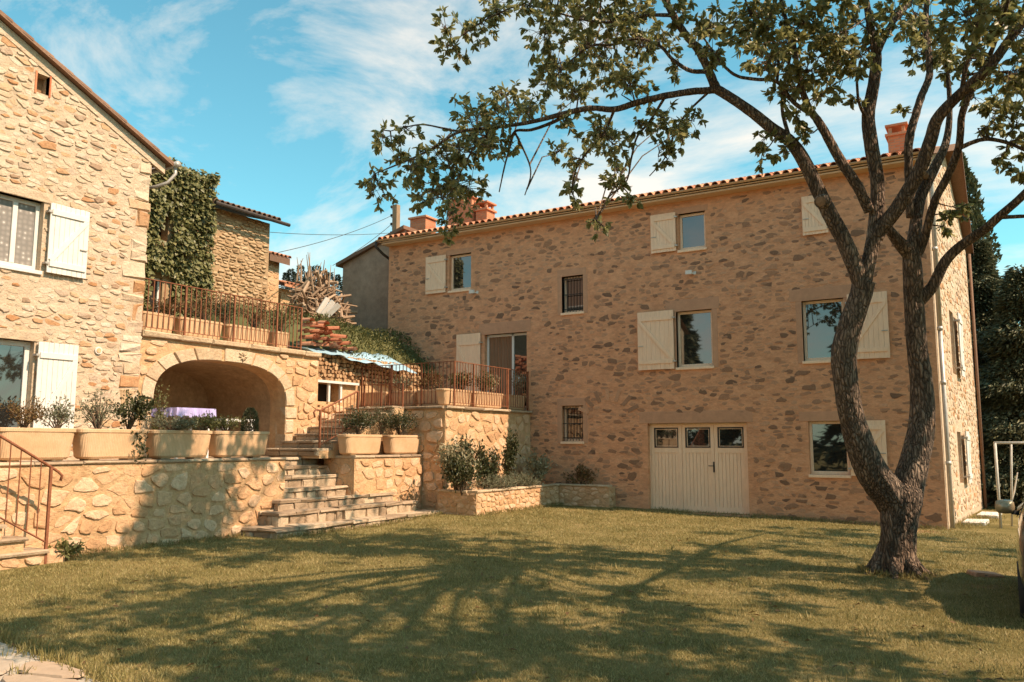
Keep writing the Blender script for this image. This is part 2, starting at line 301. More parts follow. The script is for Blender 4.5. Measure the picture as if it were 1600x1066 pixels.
class MB:
    def __init__(s): s.v = []; s.f = []
    def add(s, vs, fs):
        k = len(s.v); s.v += [tuple(p) for p in vs]; s.f += [tuple(i + k for i in f) for f in fs]
        return s
    def box(s, x0, x1, y0, y1, z0, z1):
        return s.add([(x0, y0, z0), (x1, y0, z0), (x1, y1, z0), (x0, y1, z0), (x0, y0, z1), (x1, y0, z1), (x1, y1, z1), (x0, y1, z1)],
                     [(3, 2, 1, 0), (4, 5, 6, 7), (0, 1, 5, 4), (1, 2, 6, 5), (2, 3, 7, 6), (3, 0, 4, 7)])
    def fbox(s, F, a0, a1, b0, b1, c0, c1):
        """box in a wall frame: a along the wall, b up, c out of the wall"""
        P = [F(a, b, c) for a, b, c in ((a0, b0, c1), (a1, b0, c1), (a1, b0, c0), (a0, b0, c0), (a0, b1, c1), (a1, b1, c1), (a1, b1, c0), (a0, b1, c0))]
        return s.add(P, [(3, 2, 1, 0), (4, 5, 6, 7), (0, 1, 5, 4), (1, 2, 6, 5), (2, 3, 7, 6), (3, 0, 4, 7)])
    def bar(s, p, q, w, t=None, upv=(0, 0, 1)):
        """rectangular bar from p to q"""
        p = Vector(p); q = Vector(q); t = t or w
        d = (q - p).normalized(); u = Vector(upv)
        if abs(d.dot(u)) > 0.97: u = Vector((1, 0, 0))
        a = d.cross(u).normalized() * (w / 2); b = a.cross(d).normalized() * (t / 2)
        P = [p - a - b, p + a - b, p + a + b, p - a + b, q - a - b, q + a - b, q + a + b, q - a + b]
        return s.add(P, [(0, 1, 2, 3), (7, 6, 5, 4), (4, 5, 1, 0), (5, 6, 2, 1), (6, 7, 3, 2), (7, 4, 0, 3)])
    def tube(s, pts, rad, n=8, cap=True, wob=0.0, rnd=None):
        pts = [Vector(p) for p in pts]
        if not hasattr(rad, '__len__'): rad = [rad] * len(pts)
        k = len(s.v); prev = None
        for i, p in enumerate(pts):
            d = (pts[min(i + 1, len(pts) - 1)] - pts[max(i - 1, 0)])
            d = d.normalized() if d.length > 1e-9 else Vector((0, 0, 1))
            if prev is None:
                a = d.orthogonal().normalized()
            else:
                a = (prev - d * prev.dot(d))
                a = a.normalized() if a.length > 1e-6 else d.orthogonal().normalized()
            prev = a; b = d.cross(a)
            for j in range(n):
                t = 2 * math.pi * j / n
                rr = rad[i] * (1 + (wob * (rnd or random).uniform(-1, 1) if wob else 0))
                s.v.append(tuple(p + (a * math.cos(t) + b * math.sin(t)) * rr))
        for i in range(len(pts) - 1):
            for j in range(n):
                j2 = (j + 1) % n
                s.f.append((k + i * n + j, k + i * n + j2, k + (i + 1) * n + j2, k + (i + 1) * n + j))
        if cap:
            s.f.append(tuple(k + j for j in range(n))[::-1]); e = k + (len(pts) - 1) * n
            s.f.append(tuple(e + j for j in range(n)))
        return s
    def lathe(s, prof, n=16, c=(0, 0, 0)):
        k = len(s.v); c = Vector(c)
        for r, z in prof:
            for j in range(n):
                t = 2 * math.pi * j / n
                s.v.append((c.x + r * math.cos(t), c.y + r * math.sin(t), c.z + z))
        for i in range(len(prof) - 1):
            for j in range(n):
                s.f.append((k + i * n + j, k + i * n + (j + 1) % n, k + (i + 1) * n + (j + 1) % n, k + (i + 1) * n + j))
        return s
    def build(s, name, mat, parent=None, smooth=False, local=False, bevel=0.0, centre=True):
        base = Vector((0, 0, 0)) if local else wloc(parent)
        if not s.v: s.v = [(0, 0, 0)] * 3; s.f = [(0, 1, 2)]
        a = np.array(s.v, dtype=float) - np.array(base)
        c = (a.min(0) + a.max(0)) / 2 if centre else np.zeros(3)
        if centre and parent is None: c = np.array([c[0], c[1], a.min(0)[2]])
        a = a - c
        me = D.meshes.new(name); me.from_pydata(a.tolist(), [], s.f); me.update()
        if mat: me.materials.append(M(mat))
        if smooth: me.polygons.foreach_set('use_smooth', [True] * len(me.polygons))
        o = D.objects.new(name, me); COL.objects.link(o)
        o.location = Vector(c)
        if parent is not None: o.parent = parent
        WLOC[o.name] = (wloc(parent) if parent is not None else Vector((0, 0, 0))) + Vector(c)
        if bevel:
            bv = o.modifiers.new('bevel', 'BEVEL'); bv.width = bevel; bv.segments = 2; bv.limit_method = 'ANGLE'; bv.angle_limit = math.radians(40)
        return o

def thing(name, label, cat, loc=(0, 0, 0), rz=0.0, group=None):
    o = D.objects.new(name, None); COL.objects.link(o); o.location = loc; o.rotation_euler = (0, 0, rz)
    o.empty_display_size = 0.1
    o['label'] = label; o['category'] = cat
    if group: o['group'] = group
    WLOC[o.name] = Vector(loc)
    return o
def tag(o, label, cat, group=None):
    o['label'] = label; o['category'] = cat
    if group: o['group'] = group
    return o
def struct(o): o['kind'] = 'structure'; return o
def stuff(o): o['kind'] = 'stuff'; return o
def copy_tree(o, loc=None, rz=None, scale=None, parent=None):
    c = o.copy(); COL.objects.link(c)
    if parent is not None: c.parent = parent
    for ch in list(o.children): copy_tree(ch, parent=c)
    if loc is not None: c.location = loc
    if rz is not None: c.rotation_euler = (0, 0, rz)
    if scale is not None: c.scale = scale
    return c

def frame(o, u, v, n):
    o = Vector(o); u = Vector(u); v = Vector(v); n = Vector(n)
    return lambda a, b, c=0.0: o + u * a + v * b + n * c
def front(yF, x0=0.0): return frame((x0, yF, 0), (1, 0, 0), (0, 0, 1), (0, -1, 0))     # wall facing -Y: a = x, b = z
def side(xW, y0=0.0): return frame((xW, y0, 0), (0, 1, 0), (0, 0, 1), (1, 0, 0))       # wall facing +X: a = y, b = z
def floorf(z): return frame((0, 0, z), (1, 0, 0), (0, 1, 0), (0, 0, 1))

def panel(mb, F, outer, holes=(), thick=0.3, reveal=None, c=0.0):
    """slab with holes: front skin at c, edges and hole sides going back by thick / reveal"""
    loops = [[Vector((a, b, 0)) for a, b in outer]] + [[Vector((a, b, 0)) for a, b in h] for h in holes]
    flat = [p for l in loops for p in l]
    tris = tessellate_polygon(loops)
    def area(t): (p, q, r) = [flat[i] for i in t]; return (q - p).cross(r - p).z
    k = len(mb.v)
    mb.v += [tuple(F(p.x, p.y, c)) for p in flat]
    for t in tris: mb.f.append(tuple(k + i for i in (t if area(t) > 0 else t[::-1])))
    i0 = 0
    for li, l in enumerate(loops):
        dep = thick if li == 0 or reveal is None else reveal
        n = len(l); kb = len(mb.v)
        mb.v += [tuple(F(p.x, p.y, c - dep)) for p in l]
        for i in range(n):
            j = (i + 1) % n
            mb.f.append((k + i0 + i, k + i0 + j, kb + j, kb + i))
        i0 += n
    return mb
def rect(a0, a1, b0, b1): return [(a0, b0), (a1, b0), (a1, b1), (a0, b1)]

# ------------------------------------------------------------------ masonry: irregular stones as real pieces
def clip(poly, px, py, nx, ny):
    out = []; m = len(poly)
    for i in range(m):
        A = poly[i]; B = poly[(i + 1) % m]
        da = (A[0] - px) * nx + (A[1] - py) * ny; db = (B[0] - px) * nx + (B[1] - py) * ny
        if da <= 0: out.append(A)
        if da * db < 0:
            t = da / (da - db); out.append((A[0] + (B[0] - A[0]) * t, A[1] + (B[1] - A[1]) * t))
    return out
def inside(poly, x, y):
    c = False; n = len(poly)
    for i in range(n):
        x1, y1 = poly[i]; x2, y2 = poly[(i + 1) % n]
        if (y1 > y) != (y2 > y) and x < (x2 - x1) * (y - y1) / (y2 - y1) + x1: c = not c
    return c
def poly_area(p): return 0.5 * abs(sum(p[i][0] * p[(i + 1) % len(p)][1] - p[(i + 1) % len(p)][0] * p[i][1] for i in range(len(p))))
def cells(region, holes, w, h, R, jit=0.85):
    """convex Voronoi cells of uneven courses inside region, kept off the holes (rectangles a0,a1,b0,b1)"""
    a0 = min(p[0] for p in region); a1 = max(p[0] for p in region); b0 = min(p[1] for p in region); b1 = max(p[1] for p in region)
    asp = w / h
    S = []; b = b0 - h * 0.5
    while b < b1 + h:
        rh = h * R.uniform(0.65, 1.4); a = a0 - w * R.random()
        while a < a1 + w:
            ww = w * R.uniform(0.55, 1.55)
            S.append((a + ww / 2 , b + rh / 2 + R.uniform(-0.5, 0.5) * jit * rh)); a += ww
        b += rh
    S = [s for s in S if a0 - w < s[0] < a1 + w]
    grid = {}
    for i, s in enumerate(S): grid.setdefault((int(s[0] // w), int(s[1] // h)), []).append(i)
    out = []
    for i, s in enumerate(S):
        if not inside(region, s[0], s[1]): continue
        if any(q[0] < s[0] < q[1] and q[2] < s[1] < q[3] for q in holes): continue
        P = [(s[0] - 1.3 * w, s[1] - 1.3 * h), (s[0] + 1.3 * w, s[1] - 1.3 * h), (s[0] + 1.3 * w, s[1] + 1.3 * h), (s[0] - 1.3 * w, s[1] + 1.3 * h)]
        gx, gy = int(s[0] // w), int(s[1] // h)
        for dx in (-2, -1, 0, 1, 2):
            for dy in (-2, -1, 0, 1, 2):
                for j in grid.get((gx + dx, gy + dy), ()):
                    if j == i: continue
                    t = S[j]; mx, my = (s[0] + t[0]) / 2, (s[1] + t[1]) / 2
                    P = clip(P, mx, my, (t[0] - s[0]), (t[1] - s[1]) * asp * asp)
                    if len(P) < 3: break
        m = len(region)
        sgn = 1 if sum(region[k][0] * region[(k + 1) % m][1] - region[(k + 1) % m][0] * region[k][1] for k in range(m)) > 0 else -1
        if len(P) >= 3 and not all(inside(region, *q) for q in P):
            for k in range(m):
                A = region[k]; B = region[(k + 1) % m]
                ex, ey = B[0] - A[0], B[1] - A[1]
                nx, ny = ey * sgn, -ex * sgn
                if (s[0] - A[0]) * nx + (s[1] - A[1]) * ny <= 0 : P = clip(P, A[0], A[1], nx, ny)
                if len(P) < 3: break
        for q in holes:
            if len(P) < 3: break
            pa0 = min(p[0] for p in P); pa1 = max(p[0] for p in P); pb0 = min(p[1] for p in P); pb1 = max(p[1] for p in P)
            if pa1 > q[0] and pa0 < q[1] and pb1 > q[2] and pb0 < q[3]:
                o = [(q[0] - s[0], 0), (s[0] - q[1], 1), (q[2] - s[1], 2), (s[1] - q[3], 3)]
                e = max(o)[1]
                P = [lambda: clip(P, q[0], 0, 1, 0), lambda: clip(P, q[1], 0, -1, 0), lambda: clip(P, 0, q[2], 0, 1), lambda: clip(P, 0, q[3], 0, -1)][e]()
        if len(P) >= 3 and poly_area(P) > 0.12 * w * h: out.append(P)
    return out
def stone_mesh(mb, F, P, gap, proud, R, bury=0.012, fat=0.72, small=0.0, rag=0.1):
    """one rough stone from a cell outline"""
    m = len(P); cx = sum(p[0] for p in P) / m; cy = sum(p[1] for p in P) / m
    Q = []
    for i in range(m):                                    # cut the corners once
        A = P[i]; B = P[(i + 1) % m]
        l = math.hypot(B[0] - A[0], B[1] - A[1])
        if l < 0.02: Q.append(((A[0] + B[0]) / 2, (A[1] + B[1]) / 2)); continue
        t = R.uniform(0.16, 0.30)
        Q.append((A[0] + (B[0] - A[0]) * t, A[1] + (B[1] - A[1]) * t)); Q.append((A[0] + (B[0] - A[0]) * (1 - t), A[1] + (B[1] - A[1]) * (1 - t)))
    S = []; shr = 1 - small * R.random() ** 1.5
    for q in Q:
        dx, dy = q[0] - cx, q[1] - cy; l = math.hypot(dx, dy) or 1e-6
        k = max(0.25, (l - gap * R.uniform(0.5, 1.6)) / l) * shr * R.uniform(1 - rag, 1 + rag * 0.4)
        S.append((cx + dx * k, cy + dy * k))
    n = len(S); k0 = len(mb.v)
    tilt = (R.uniform(-0.25, 0.25) * proud, R.uniform(-0.25, 0.25) * proud)
    ext = max(1e-6, max(abs(p[0] - cx) for p in S))
    def hgt(x, y): return tilt[0] * (x - cx) / ext + tilt[1] * (y - cy) / ext
    for x, y in S: mb.v.append(tuple(F(x, y, -bury)))
    for x, y in S: mb.v.append(tuple(F(cx + (x - cx) * 0.96, cy + (y - cy) * 0.96, proud * R.uniform(0.65, 0.98) + hgt(x, y))))
    for x, y in S: mb.v.append(tuple(F(cx + (x - cx) * fat, cy + (y - cy) * fat, proud * R.uniform(0.85, 1.1) + hgt(x, y))))
    mb.v.append(tuple(F(cx, cy, proud * R.uniform(0.9, 1.15))))
    for r in (0, 1):
        for i in range(n):
            j = (i + 1) % n
            mb.f.append((k0 + r * n + i, k0 + r * n + j, k0 + (r + 1) * n + j, k0 + (r + 1) * n + i))
    for i in range(n): mb.f.append((k0 + 2 * n + i, k0 + 2 * n + (i + 1) % n, k0 + 3 * n))
def masonry(parent, F, region, holes, w, h, mat, keep=1.0, gap=0.012, proud=0.018, seed=1, limit=300, name='stone', fat=0.72, jit=0.85, vis=None, bury=0.012, small=0.25, rag=0.1, pv=(0.4, 1.6)):
    R = random.Random(seed)
    cs = cells(region, holes, w, h, R, jit)
    cs = [c for c in cs if R.random() < keep]
    def score(c):
        mx = sum(p[0] for p in c) / len(c); my = sum(p[1] for p in c) / len(c)
        return poly_area(c) / max(1.0, depth(F(mx, my, 0))) ** 2 * (1.0 if vis is None or vis(mx, my) else 0.01)
    cs.sort(key=score, reverse=True)
    rest = MB(); nr = 0
    for i, c in enumerate(cs):
        pr = proud * R.uniform(*pv)
        if i < limit:
            b = MB(); stone_mesh(b, F, c, gap, pr, R, fat=fat, bury=bury, small=small, rag=rag); b.build(name, mat, parent, smooth=False)
        else:
            stone_mesh(rest, F, c, gap, pr, R, fat=fat, bury=bury, small=small, rag=rag); nr += 1
    if nr: stuff(rest.build('small_stones', mat, parent))
    return len(cs)
def block(mb, F, a0, a1, b0, b1, c0, c1, R, rough=0.012, cham=0.02):
    """roughly squared stone block with worn edges, in frame F"""
    def j(): return R.uniform(-rough, rough)
    A = [(a0, b0), (a1, b0), (a1, b1), (a0, b1)]
    k = len(mb.v)
    for c, ins in ((c0, 0.0), (c1 - cham, 0.0), (c1, cham)):
        for (a, b), (sa, sb) in zip(A, ((1, 1), (-1, 1), (-1, -1), (1, -1))):
            mb.v.append(tuple(F(a + sa * ins + j(), b + sb * ins + j(), c + (j() if c != c0 else 0))))
    for r in (0, 1):
        for i in range(4):
            q = (i + 1) % 4
            mb.f.append((k + r * 4 + i, k + r * 4 + q, k + (r + 1) * 4 + q, k + (r + 1) * 4 + i))
    mb.f.append((k + 8, k + 9, k + 10, k + 11)); mb.f.append((k + 3, k + 2, k + 1, k))
    return mb

# ------------------------------------------------------------------ leaves
def oval_leaves(name, mat, P, Dr, Ln, Wd, parent, fold=0.18, curl=0.12):
    """oval leaflets of six corners, folded along the midrib and drooping at the tip"""
    P = np.asarray(P, float); Dr = np.asarray(Dr, float); n = len(P); Ln = np.asarray(Ln, float)[:, None]; Wd = np.asarray(Wd, float)[:, None]
    Dr = Dr / (np.linalg.norm(Dr, axis=1, keepdims=True) + 1e-9); S = np.cross(Dr, rng.normal(size=(n, 3))); S /= (np.linalg.norm(S, axis=1, keepdims=True) + 1e-9); U = np.cross(S, Dr)
    P = P - np.array(wloc(parent)); V = np.empty((n, 6, 3))
    V[:, 0] = P; V[:, 3] = P + Dr * Ln - U * Ln * curl
    for k, (t, w) in {1: (0.3, 0.46), 2: (0.68, 0.44), 5: (0.3, -0.46), 4: (0.68, -0.44)}.items(): V[:, k] = P + Dr * Ln * t + S * Wd * w + U * (Wd * fold - Ln * curl * t * t)
    c = V.reshape(-1, 3).mean(0); V = V.reshape(-1, 3) - c
    me = D.meshes.new(name); me.vertices.add(6 * n); me.vertices.foreach_set('co', V.ravel())
    idx = (np.arange(n)[:, None] * 6 + np.array([0, 1, 2, 3, 0, 3, 4, 5])).ravel()
    me.loops.add(8 * n); me.loops.foreach_set('vertex_index', idx); me.polygons.add(2 * n)
    me.polygons.foreach_set('loop_start', np.arange(0, 8 * n, 4)); me.polygons.foreach_set('loop_total', np.full(2 * n, 4)); me.update(); me.validate(); me.materials.append(M(mat))
    o = D.objects.new(name, me); COL.objects.link(o); o.location = c; o.parent = parent
    return o
def leaf_object(name, mat, P, Dr, Ln, Wd, parent=None, fold=0.25, Nr=None, local=False):
    """many four-cornered folded leaves: P base points, Dr directions, Ln lengths, Wd widths"""
    P = np.asarray(P, float); Dr = np.asarray(Dr, float); n = len(P)
    Ln = np.broadcast_to(np.asarray(Ln, float), (n,))[:, None]; Wd = np.broadcast_to(np.asarray(Wd, float), (n,))[:, None]
    Dr = Dr / (np.linalg.norm(Dr, axis=1, keepdims=True) + 1e-9)
    if Nr is None: Nr = rng.normal(size=(n, 3))
    S = np.cross(Dr, Nr); S /= (np.linalg.norm(S, axis=1, keepdims=True) + 1e-9)
    U = np.cross(S, Dr)
    base = np.zeros(3) if local or parent is None else np.array(wloc(parent))
    P = P - base
    mid = P + Dr * Ln * 0.48
    V = np.empty((n, 4, 3))
    V[:, 0] = P; V[:, 1] = mid + S * Wd * 0.5 + U * Wd * fold; V[:, 2] = P + Dr * Ln - U * Ln * 0.08; V[:, 3] = mid - S * Wd * 0.5 + U * Wd * fold
    c = V.reshape(-1, 3).mean(0)
    V = V.reshape(-1, 3) - c
    me = D.meshes.new(name)
    me.vertices.add(4 * n); me.vertices.foreach_set('co', V.ravel())
    idx = (np.arange(n)[:, None] * 4 + np.array([0, 1, 2, 0, 2, 3])).ravel()
    me.loops.add(6 * n); me.loops.foreach_set('vertex_index', idx)
    me.polygons.add(2 * n); me.polygons.foreach_set('loop_start', np.arange(0, 6 * n, 3)); me.polygons.foreach_set('loop_total', np.full(2 * n, 3))
    me.update(); me.validate()
    me.materials.append(M(mat))
    o = D.objects.new(name, me); COL.objects.link(o); o.location = c
    if parent is not None: o.parent = parent
    WLOC[o.name] = (wloc(parent) if parent is not None else Vector((0, 0, 0))) + Vector(c)
    return o
# brick faces too small to pick apart: a brick pattern on the chimney sides
def brick_tex():
    m, n, b = new_mat('brickwork')
    tc_ = node(n, 'ShaderNodeNewGeometry'); sp = node(n, 'ShaderNodeSeparateXYZ'); n.links.new(tc_.outputs['Position'], sp.inputs[0])
    ad = node(n, 'ShaderNodeMath', operation='ADD'); n.links.new(sp.outputs[0], ad.inputs[0]); n.links.new(sp.outputs[1], ad.inputs[1])
    cb = node(n, 'ShaderNodeCombineXYZ'); n.links.new(ad.outputs[0], cb.inputs[0]); n.links.new(sp.outputs[2], cb.inputs[1])
    bt = node(n, 'ShaderNodeTexBrick'); bt.inputs['Scale'].default_value = 1.0
    bt.inputs['Brick Width'].default_value = 0.22; bt.inputs['Row Height'].default_value = 0.072; bt.inputs['Mortar Size'].default_value = 0.008
    bt.inputs['Color1'].default_value = (0.50, 0.15, 0.06, 1); bt.inputs['Color2'].default_value = (0.60, 0.22, 0.10, 1); bt.inputs['Mortar'].default_value = (0.42, 0.24, 0.15, 1)
    n.links.new(cb.outputs[0], bt.inputs['Vector']); n.links.new(bt.outputs[0], b.inputs['Base Color'])
    bp = node(n, 'ShaderNodeBump'); bp.inputs['Strength'].default_value = 0.6; bp.inputs['Distance'].default_value = 0.01; bp.invert = True
    n.links.new(bt.outputs['Fac'], bp.inputs['Height']); n.links.new(bp.outputs[0], b.inputs['Normal']); b.inputs['Roughness'].default_value = 0.85
brick_tex()

# ------------------------------------------------------------------ ground
yF = 20.4
def grid_mesh(name, xs, ys, zf, mat):
    v = [(x, y, zf(x, y)) for y in ys for x in xs]; nx = len(xs)
    f = [(j * nx + i, j * nx + i + 1, (j + 1) * nx + i + 1, (j + 1) * nx + i) for j in range(len(ys) - 1) for i in range(nx - 1)]
    b = MB(); b.v = v; b.f = f
    return b.build(name, mat, None, smooth=True, centre=False)
def geo_steps(a, b, fine, far):
    s = list(np.arange(a, b + 1e-6, fine)); lo = []; x = a; st = fine
    while x > -far: st *= 1.5; x -= st; lo.append(x)
    hi = []; x = b; st = fine
    while x < far: st *= 1.5; x += st; hi.append(x)
    return lo[::-1] + s + hi
def lawn_z(x, y):
    z = gz(x, y)
    if -20 < x < 8 and -5 < y < 30: z += 0.012 * math.sin(1.3 * x + 0.7 * y) * math.sin(0.9 * y - 0.5 * x)
    return z
struct(grid_mesh('lawn', geo_steps(-13, 6, 0.5, 900), geo_steps(-2, 24, 0.5, 900), lawn_z, 'lawn'))
def bank_z(x, y):
    t = sstep(-14.7, -16.6, x); u = sstep(-16.4, -19.0, x)
    hi = 3.75 + 1.15 * t + 0.75 * u + 0.03 * max(0, -19 - x)
    lo = 3.78 + 0.25 * sstep(-16, -20, x)
    return lo + (hi - lo) * sstep(14.2, 15.8, y) + 0.05 * math.sin(2.1 * x + 1.4 * y) * sstep(-15.2, -16.5, x)
struct(grid_mesh('hillside', list(np.arange(-40, -14.85, 0.45)) + [-14.85], list(np.arange(10.2, 60, 0.5)), bank_z, 'far_ground'))
def hill_z(x, y): return -1.0 + 36.5 * math.exp(-(((x + 170) / 55) ** 2 + ((y - 165) / 60) ** 2))
struct(grid_mesh('far_hill', list(np.arange(-300, -55, 8.0)), list(np.arange(45, 300, 8.0)), hill_z, 'far_ground'))

# ------------------------------------------------------------------ windows, shutters
def window(parent, F, a0, a1, b0, b1, c=-0.14, fw=0.055, mid=False, paint='cream_paint', pane='glass', sill=True, curtain=None):
    m = MB(); t = 0.05
    m.fbox(F, a0, a0 + fw, b0, b1, c, c + t); m.fbox(F, a1 - fw, a1, b0, b1, c, c + t)
    m.fbox(F, a0 + fw, a1 - fw, b0, b0 + fw * 1.2, c, c + t); m.fbox(F, a0 + fw, a1 - fw, b1 - fw, b1, c, c + t)
    if mid: am = (a0 + a1) / 2; m.fbox(F, am - fw * 0.6, am + fw * 0.6, b0 + fw * 1.2, b1 - fw, c, c + t * 1.1)
    w = m.build('window', paint, parent, bevel=0.006)
    MB().fbox(F, a0 + fw * 0.9, a1 - fw * 0.9, b0 + fw, b1 - fw * 0.9, c + 0.008, c + 0.02).build('pane', pane, w)
    if sill: MB().fbox(F, a0 - 0.03, a1 + 0.03, b0 - 0.07, b0 - 0.002, c, 0.045).build('sill', paint, w, bevel=0.008)
    return w
def shutter(parent, F, a0, a1, b0, b1, c=0.05, n=7, paint='cream_paint', separate=False, hinge='r', label=None):
    t = 0.028; w = (a1 - a0) / n; g = 0.004
    R = random.Random(int(a0 * 1000) + int(b0 * 77))
    m = MB(); h = b1 - b0
    for q in (0.13, 0.87):
        m.fbox(F, a0 + 0.03, a1 - 0.03, b0 + h * q - 0.05, b0 + h * q + 0.05, c + t, c + t + 0.024)
    p = F(a0 + 0.05, b0 + h * 0.13 + 0.05, c + t + 0.012); q = F(a1 - 0.05, b0 + h * 0.87 - 0.05, c + t + 0.012)
    if hinge == 'r': p = F(a1 - 0.05, b0 + h * 0.13 + 0.05, c + t + 0.012); q = F(a0 + 0.05, b0 + h * 0.87 - 0.05, c + t + 0.012)
    nrm = (F(0, 0, 1) - F(0, 0, 0))
    m.bar(p, q, 0.022, 0.085, tuple((q - p).cross(nrm).normalized()))
    s = m.build('shutter', paint, parent, bevel=0.004)
    if label: s['label'] = label
    joined = MB()
    for i in range(n):
        o = R.uniform(-0.0015, 0.0015)
        tgt = MB() if separate else joined
        tgt.fbox(F, a0 + i * w + g / 2, a0 + (i + 1) * w - g / 2, b0 + R.uniform(0, 0.004), b1 - R.uniform(0, 0.004), c + o, c + t + o)
        if separate: tgt.build('board', paint, s, bevel=0.003)
    if not separate: joined.build('boards', paint, s)
    ah = a1 if hinge == 'r' else a0; sg = 1 if hinge == 'r' else -1
    for q in (0.13, 0.87):
        MB().fbox(F, min(ah - sg * 0.02, ah + sg * 0.045), max(ah - sg * 0.02, ah + sg * 0.045), b0 + h * q - 0.018, b0 + h * q + 0.018, 0.0, c + t + 0.03).build('hinge', 'zinc', s)
    al = a0 + 0.02 if hinge == 'r' else a1 - 0.02
    MB().fbox(F, min(al, al + sg * 0.13), max(al, al + sg * 0.13), b0 + h * 0.40, b0 + h * 0.40 + 0.02, c + t, c + t + 0.02).build('latch', 'zinc', s)
    return s

# ------------------------------------------------------------------ main house
FF = front(yF)
def fx(px, py): return on(1, yF, px, py).x
def fz(px, py): return on(1, yF, px, py).z
def orect(l, r, t, b):
    m = (t + b) / 2; c = (l + r) / 2
    return (fx(l, m), fx(r, m), fz(c, b), fz(c, t))
xR = on(1, yF, 1481, 829).x; xL = fx(607, 450)
zTop = on(1, yF, 1000, 326).z + 0.05            # top of the wall, under the cornice
zEave = on(1, yF - 0.42, 1000, 307).z
yB = 27.6; xRB = on(1, yB, 1535, 780).x
yRidge = 24.1; zRidge = zEave + 1.35; zBack = 7.35
house = thing('stone_house', 'long three storey stone house with cream shutters behind the walnut tree', 'house', (xL, yF, 0))
op = {
 'w1': orect(702, 736, 397, 453), 'w2': orect(1060, 1102, 332, 389), 'w4': orect(878, 911, 431, 488),
 'w5': orect(1057, 1113, 485, 573), 'w6': orect(1254, 1320, 468, 563), 'w7': orect(1264, 1326, 658, 742), 'w8': orect(878, 911, 634, 690),
 'door': (fx(757, 560), fx(823, 560), 2.66, fz(790, 521)), 'garage': (fx(1013, 740), fx(1169, 740), -0.02, fz(1090, 661)),
}
hl = [rect(*o) for o in op.values()]
wb = MB()
panel(wb, FF, [(xL, -0.5), (xR, -0.5), (xR, zTop), (xL, zTop)], hl, 0.3, 0.26)
wall = wb.build('wall', 'mortar_facade', house)
# right hand gable wall
sd = Vector((xRB - xR, yB - yF, 0)); sl = sd.length; su = sd.normalized(); sn = Vector((su.y, -su.x, 0))
FS = frame((xR, yF, 0), su, (0, 0, 1), sn)
rl = (yRidge - yF) / su.y
sw1 = (2.55, 3.25, 3.42, 5.0); sw2 = (2.55, 3.25, 0.75, 2.0)
gb = MB(); panel(gb, FS, [(0.0, -0.5), (sl, -0.5), (sl, zBack), (rl, zRidge - 0.12), (0.0, zTop + 0.1)], [rect(*sw1), rect(*sw2)], 0.28, 0.2)
gwall = gb.build('gable_wall', 'mortar_warm', house); gwall['label'] = 'sunlit gable wall of the long house'
bb = MB(); bb.add([(xL, yF, -0.5), (xL, yB, -0.5), (xL, yB, zBack), (xL, yRidge, zRidge - 0.12), (xL, yF, zTop + 0.1)], [(0, 1, 2, 3, 4)][::-1])
bb.add([(xL, yB, -0.5), (xRB, yB, -0.5), (xRB, yB, zBack), (xL, yB, zBack)], [(1, 0, 3, 2)])
bb.add([(xL + 0.4, yF + 0.35, -0.4), (xR - 0.4, yF + 0.35, -0.4), (xR - 0.4, yF + 0.35, zTop), (xL + 0.4, yF + 0.35, zTop)], [(0, 1, 2, 3)])
bb.build('back_wall', 'interior_shade', house)  # outer walls plus a near-black sheet behind the openings, painted as indoor shade
hh = [(o[0] - 0.12, o[1] + 0.12, o[2] - 0.1, o[3] + 0.22) for k, o in op.items()]
hh[2] = (op['w4'][0] - 0.3, op['w4'][1] + 0.3, op['w4'][2] - 0.15, op['w4'][3] + 0.25)
shut = {'s1': orect(667, 698, 401, 459), 's2': orect(1018, 1057, 335, 395), 's3': orect(1254, 1294, 306, 367), 's5': orect(998, 1054, 487, 578),
        's6': orect(1326, 1389, 458, 561), 's7': orect(1328, 1386, 657, 744), 'sd': (fx(715, 560), fx(752, 560), 2.72, fz(735, 522))}
sh_holes = [(o[0] - 0.02, o[1] + 0.02, o[2], o[3]) for o in shut.values()]
masonry(wall, FF, [(xL + 0.05, 0.02), (xR - 0.05, -0.1), (xR - 0.05, zTop - 0.1), (xL + 0.05, zTop - 0.1)], hh + sh_holes, 0.30, 0.15, 'stone_facade', keep=0.36, gap=0.018, proud=0.008, seed=3, fat=0.8, small=0.6, rag=0.2)
masonry(wall, FF, [(xL + 0.05, 0.02), (xR - 0.05, -0.1), (xR - 0.05, zTop - 0.1), (xL + 0.05, zTop - 0.1)], hh + sh_holes, 0.22, 0.10, 'stone_faint', keep=0.5, gap=0.014, proud=0.005, seed=31, fat=0.7, limit=0, small=0.5, rag=0.2)
masonry(wall, FF, [(-8.9, 0.02), (xR - 0.05, -0.1), (xR - 0.05, 1.3), (-8.9, 1.3)], hh, 0.36, 0.24, 'stone_facade', keep=0.3, gap=0.05, proud=0.010, seed=33, fat=0.8, limit=40, small=0.4)
masonry(gwall, FS, [(0.45, 0.0), (sl - 0.1, 0.0), (sl - 0.1, zBack), (rl, zRidge - 0.4), (0.45, zTop)], [(2.3, 3.6, 0.6, 2.2), (2.3, 3.6, 3.3, 5.2)], 0.3, 0.15, 'stone_warm', keep=0.9, gap=0.02, proud=0.012, seed=5, limit=60)
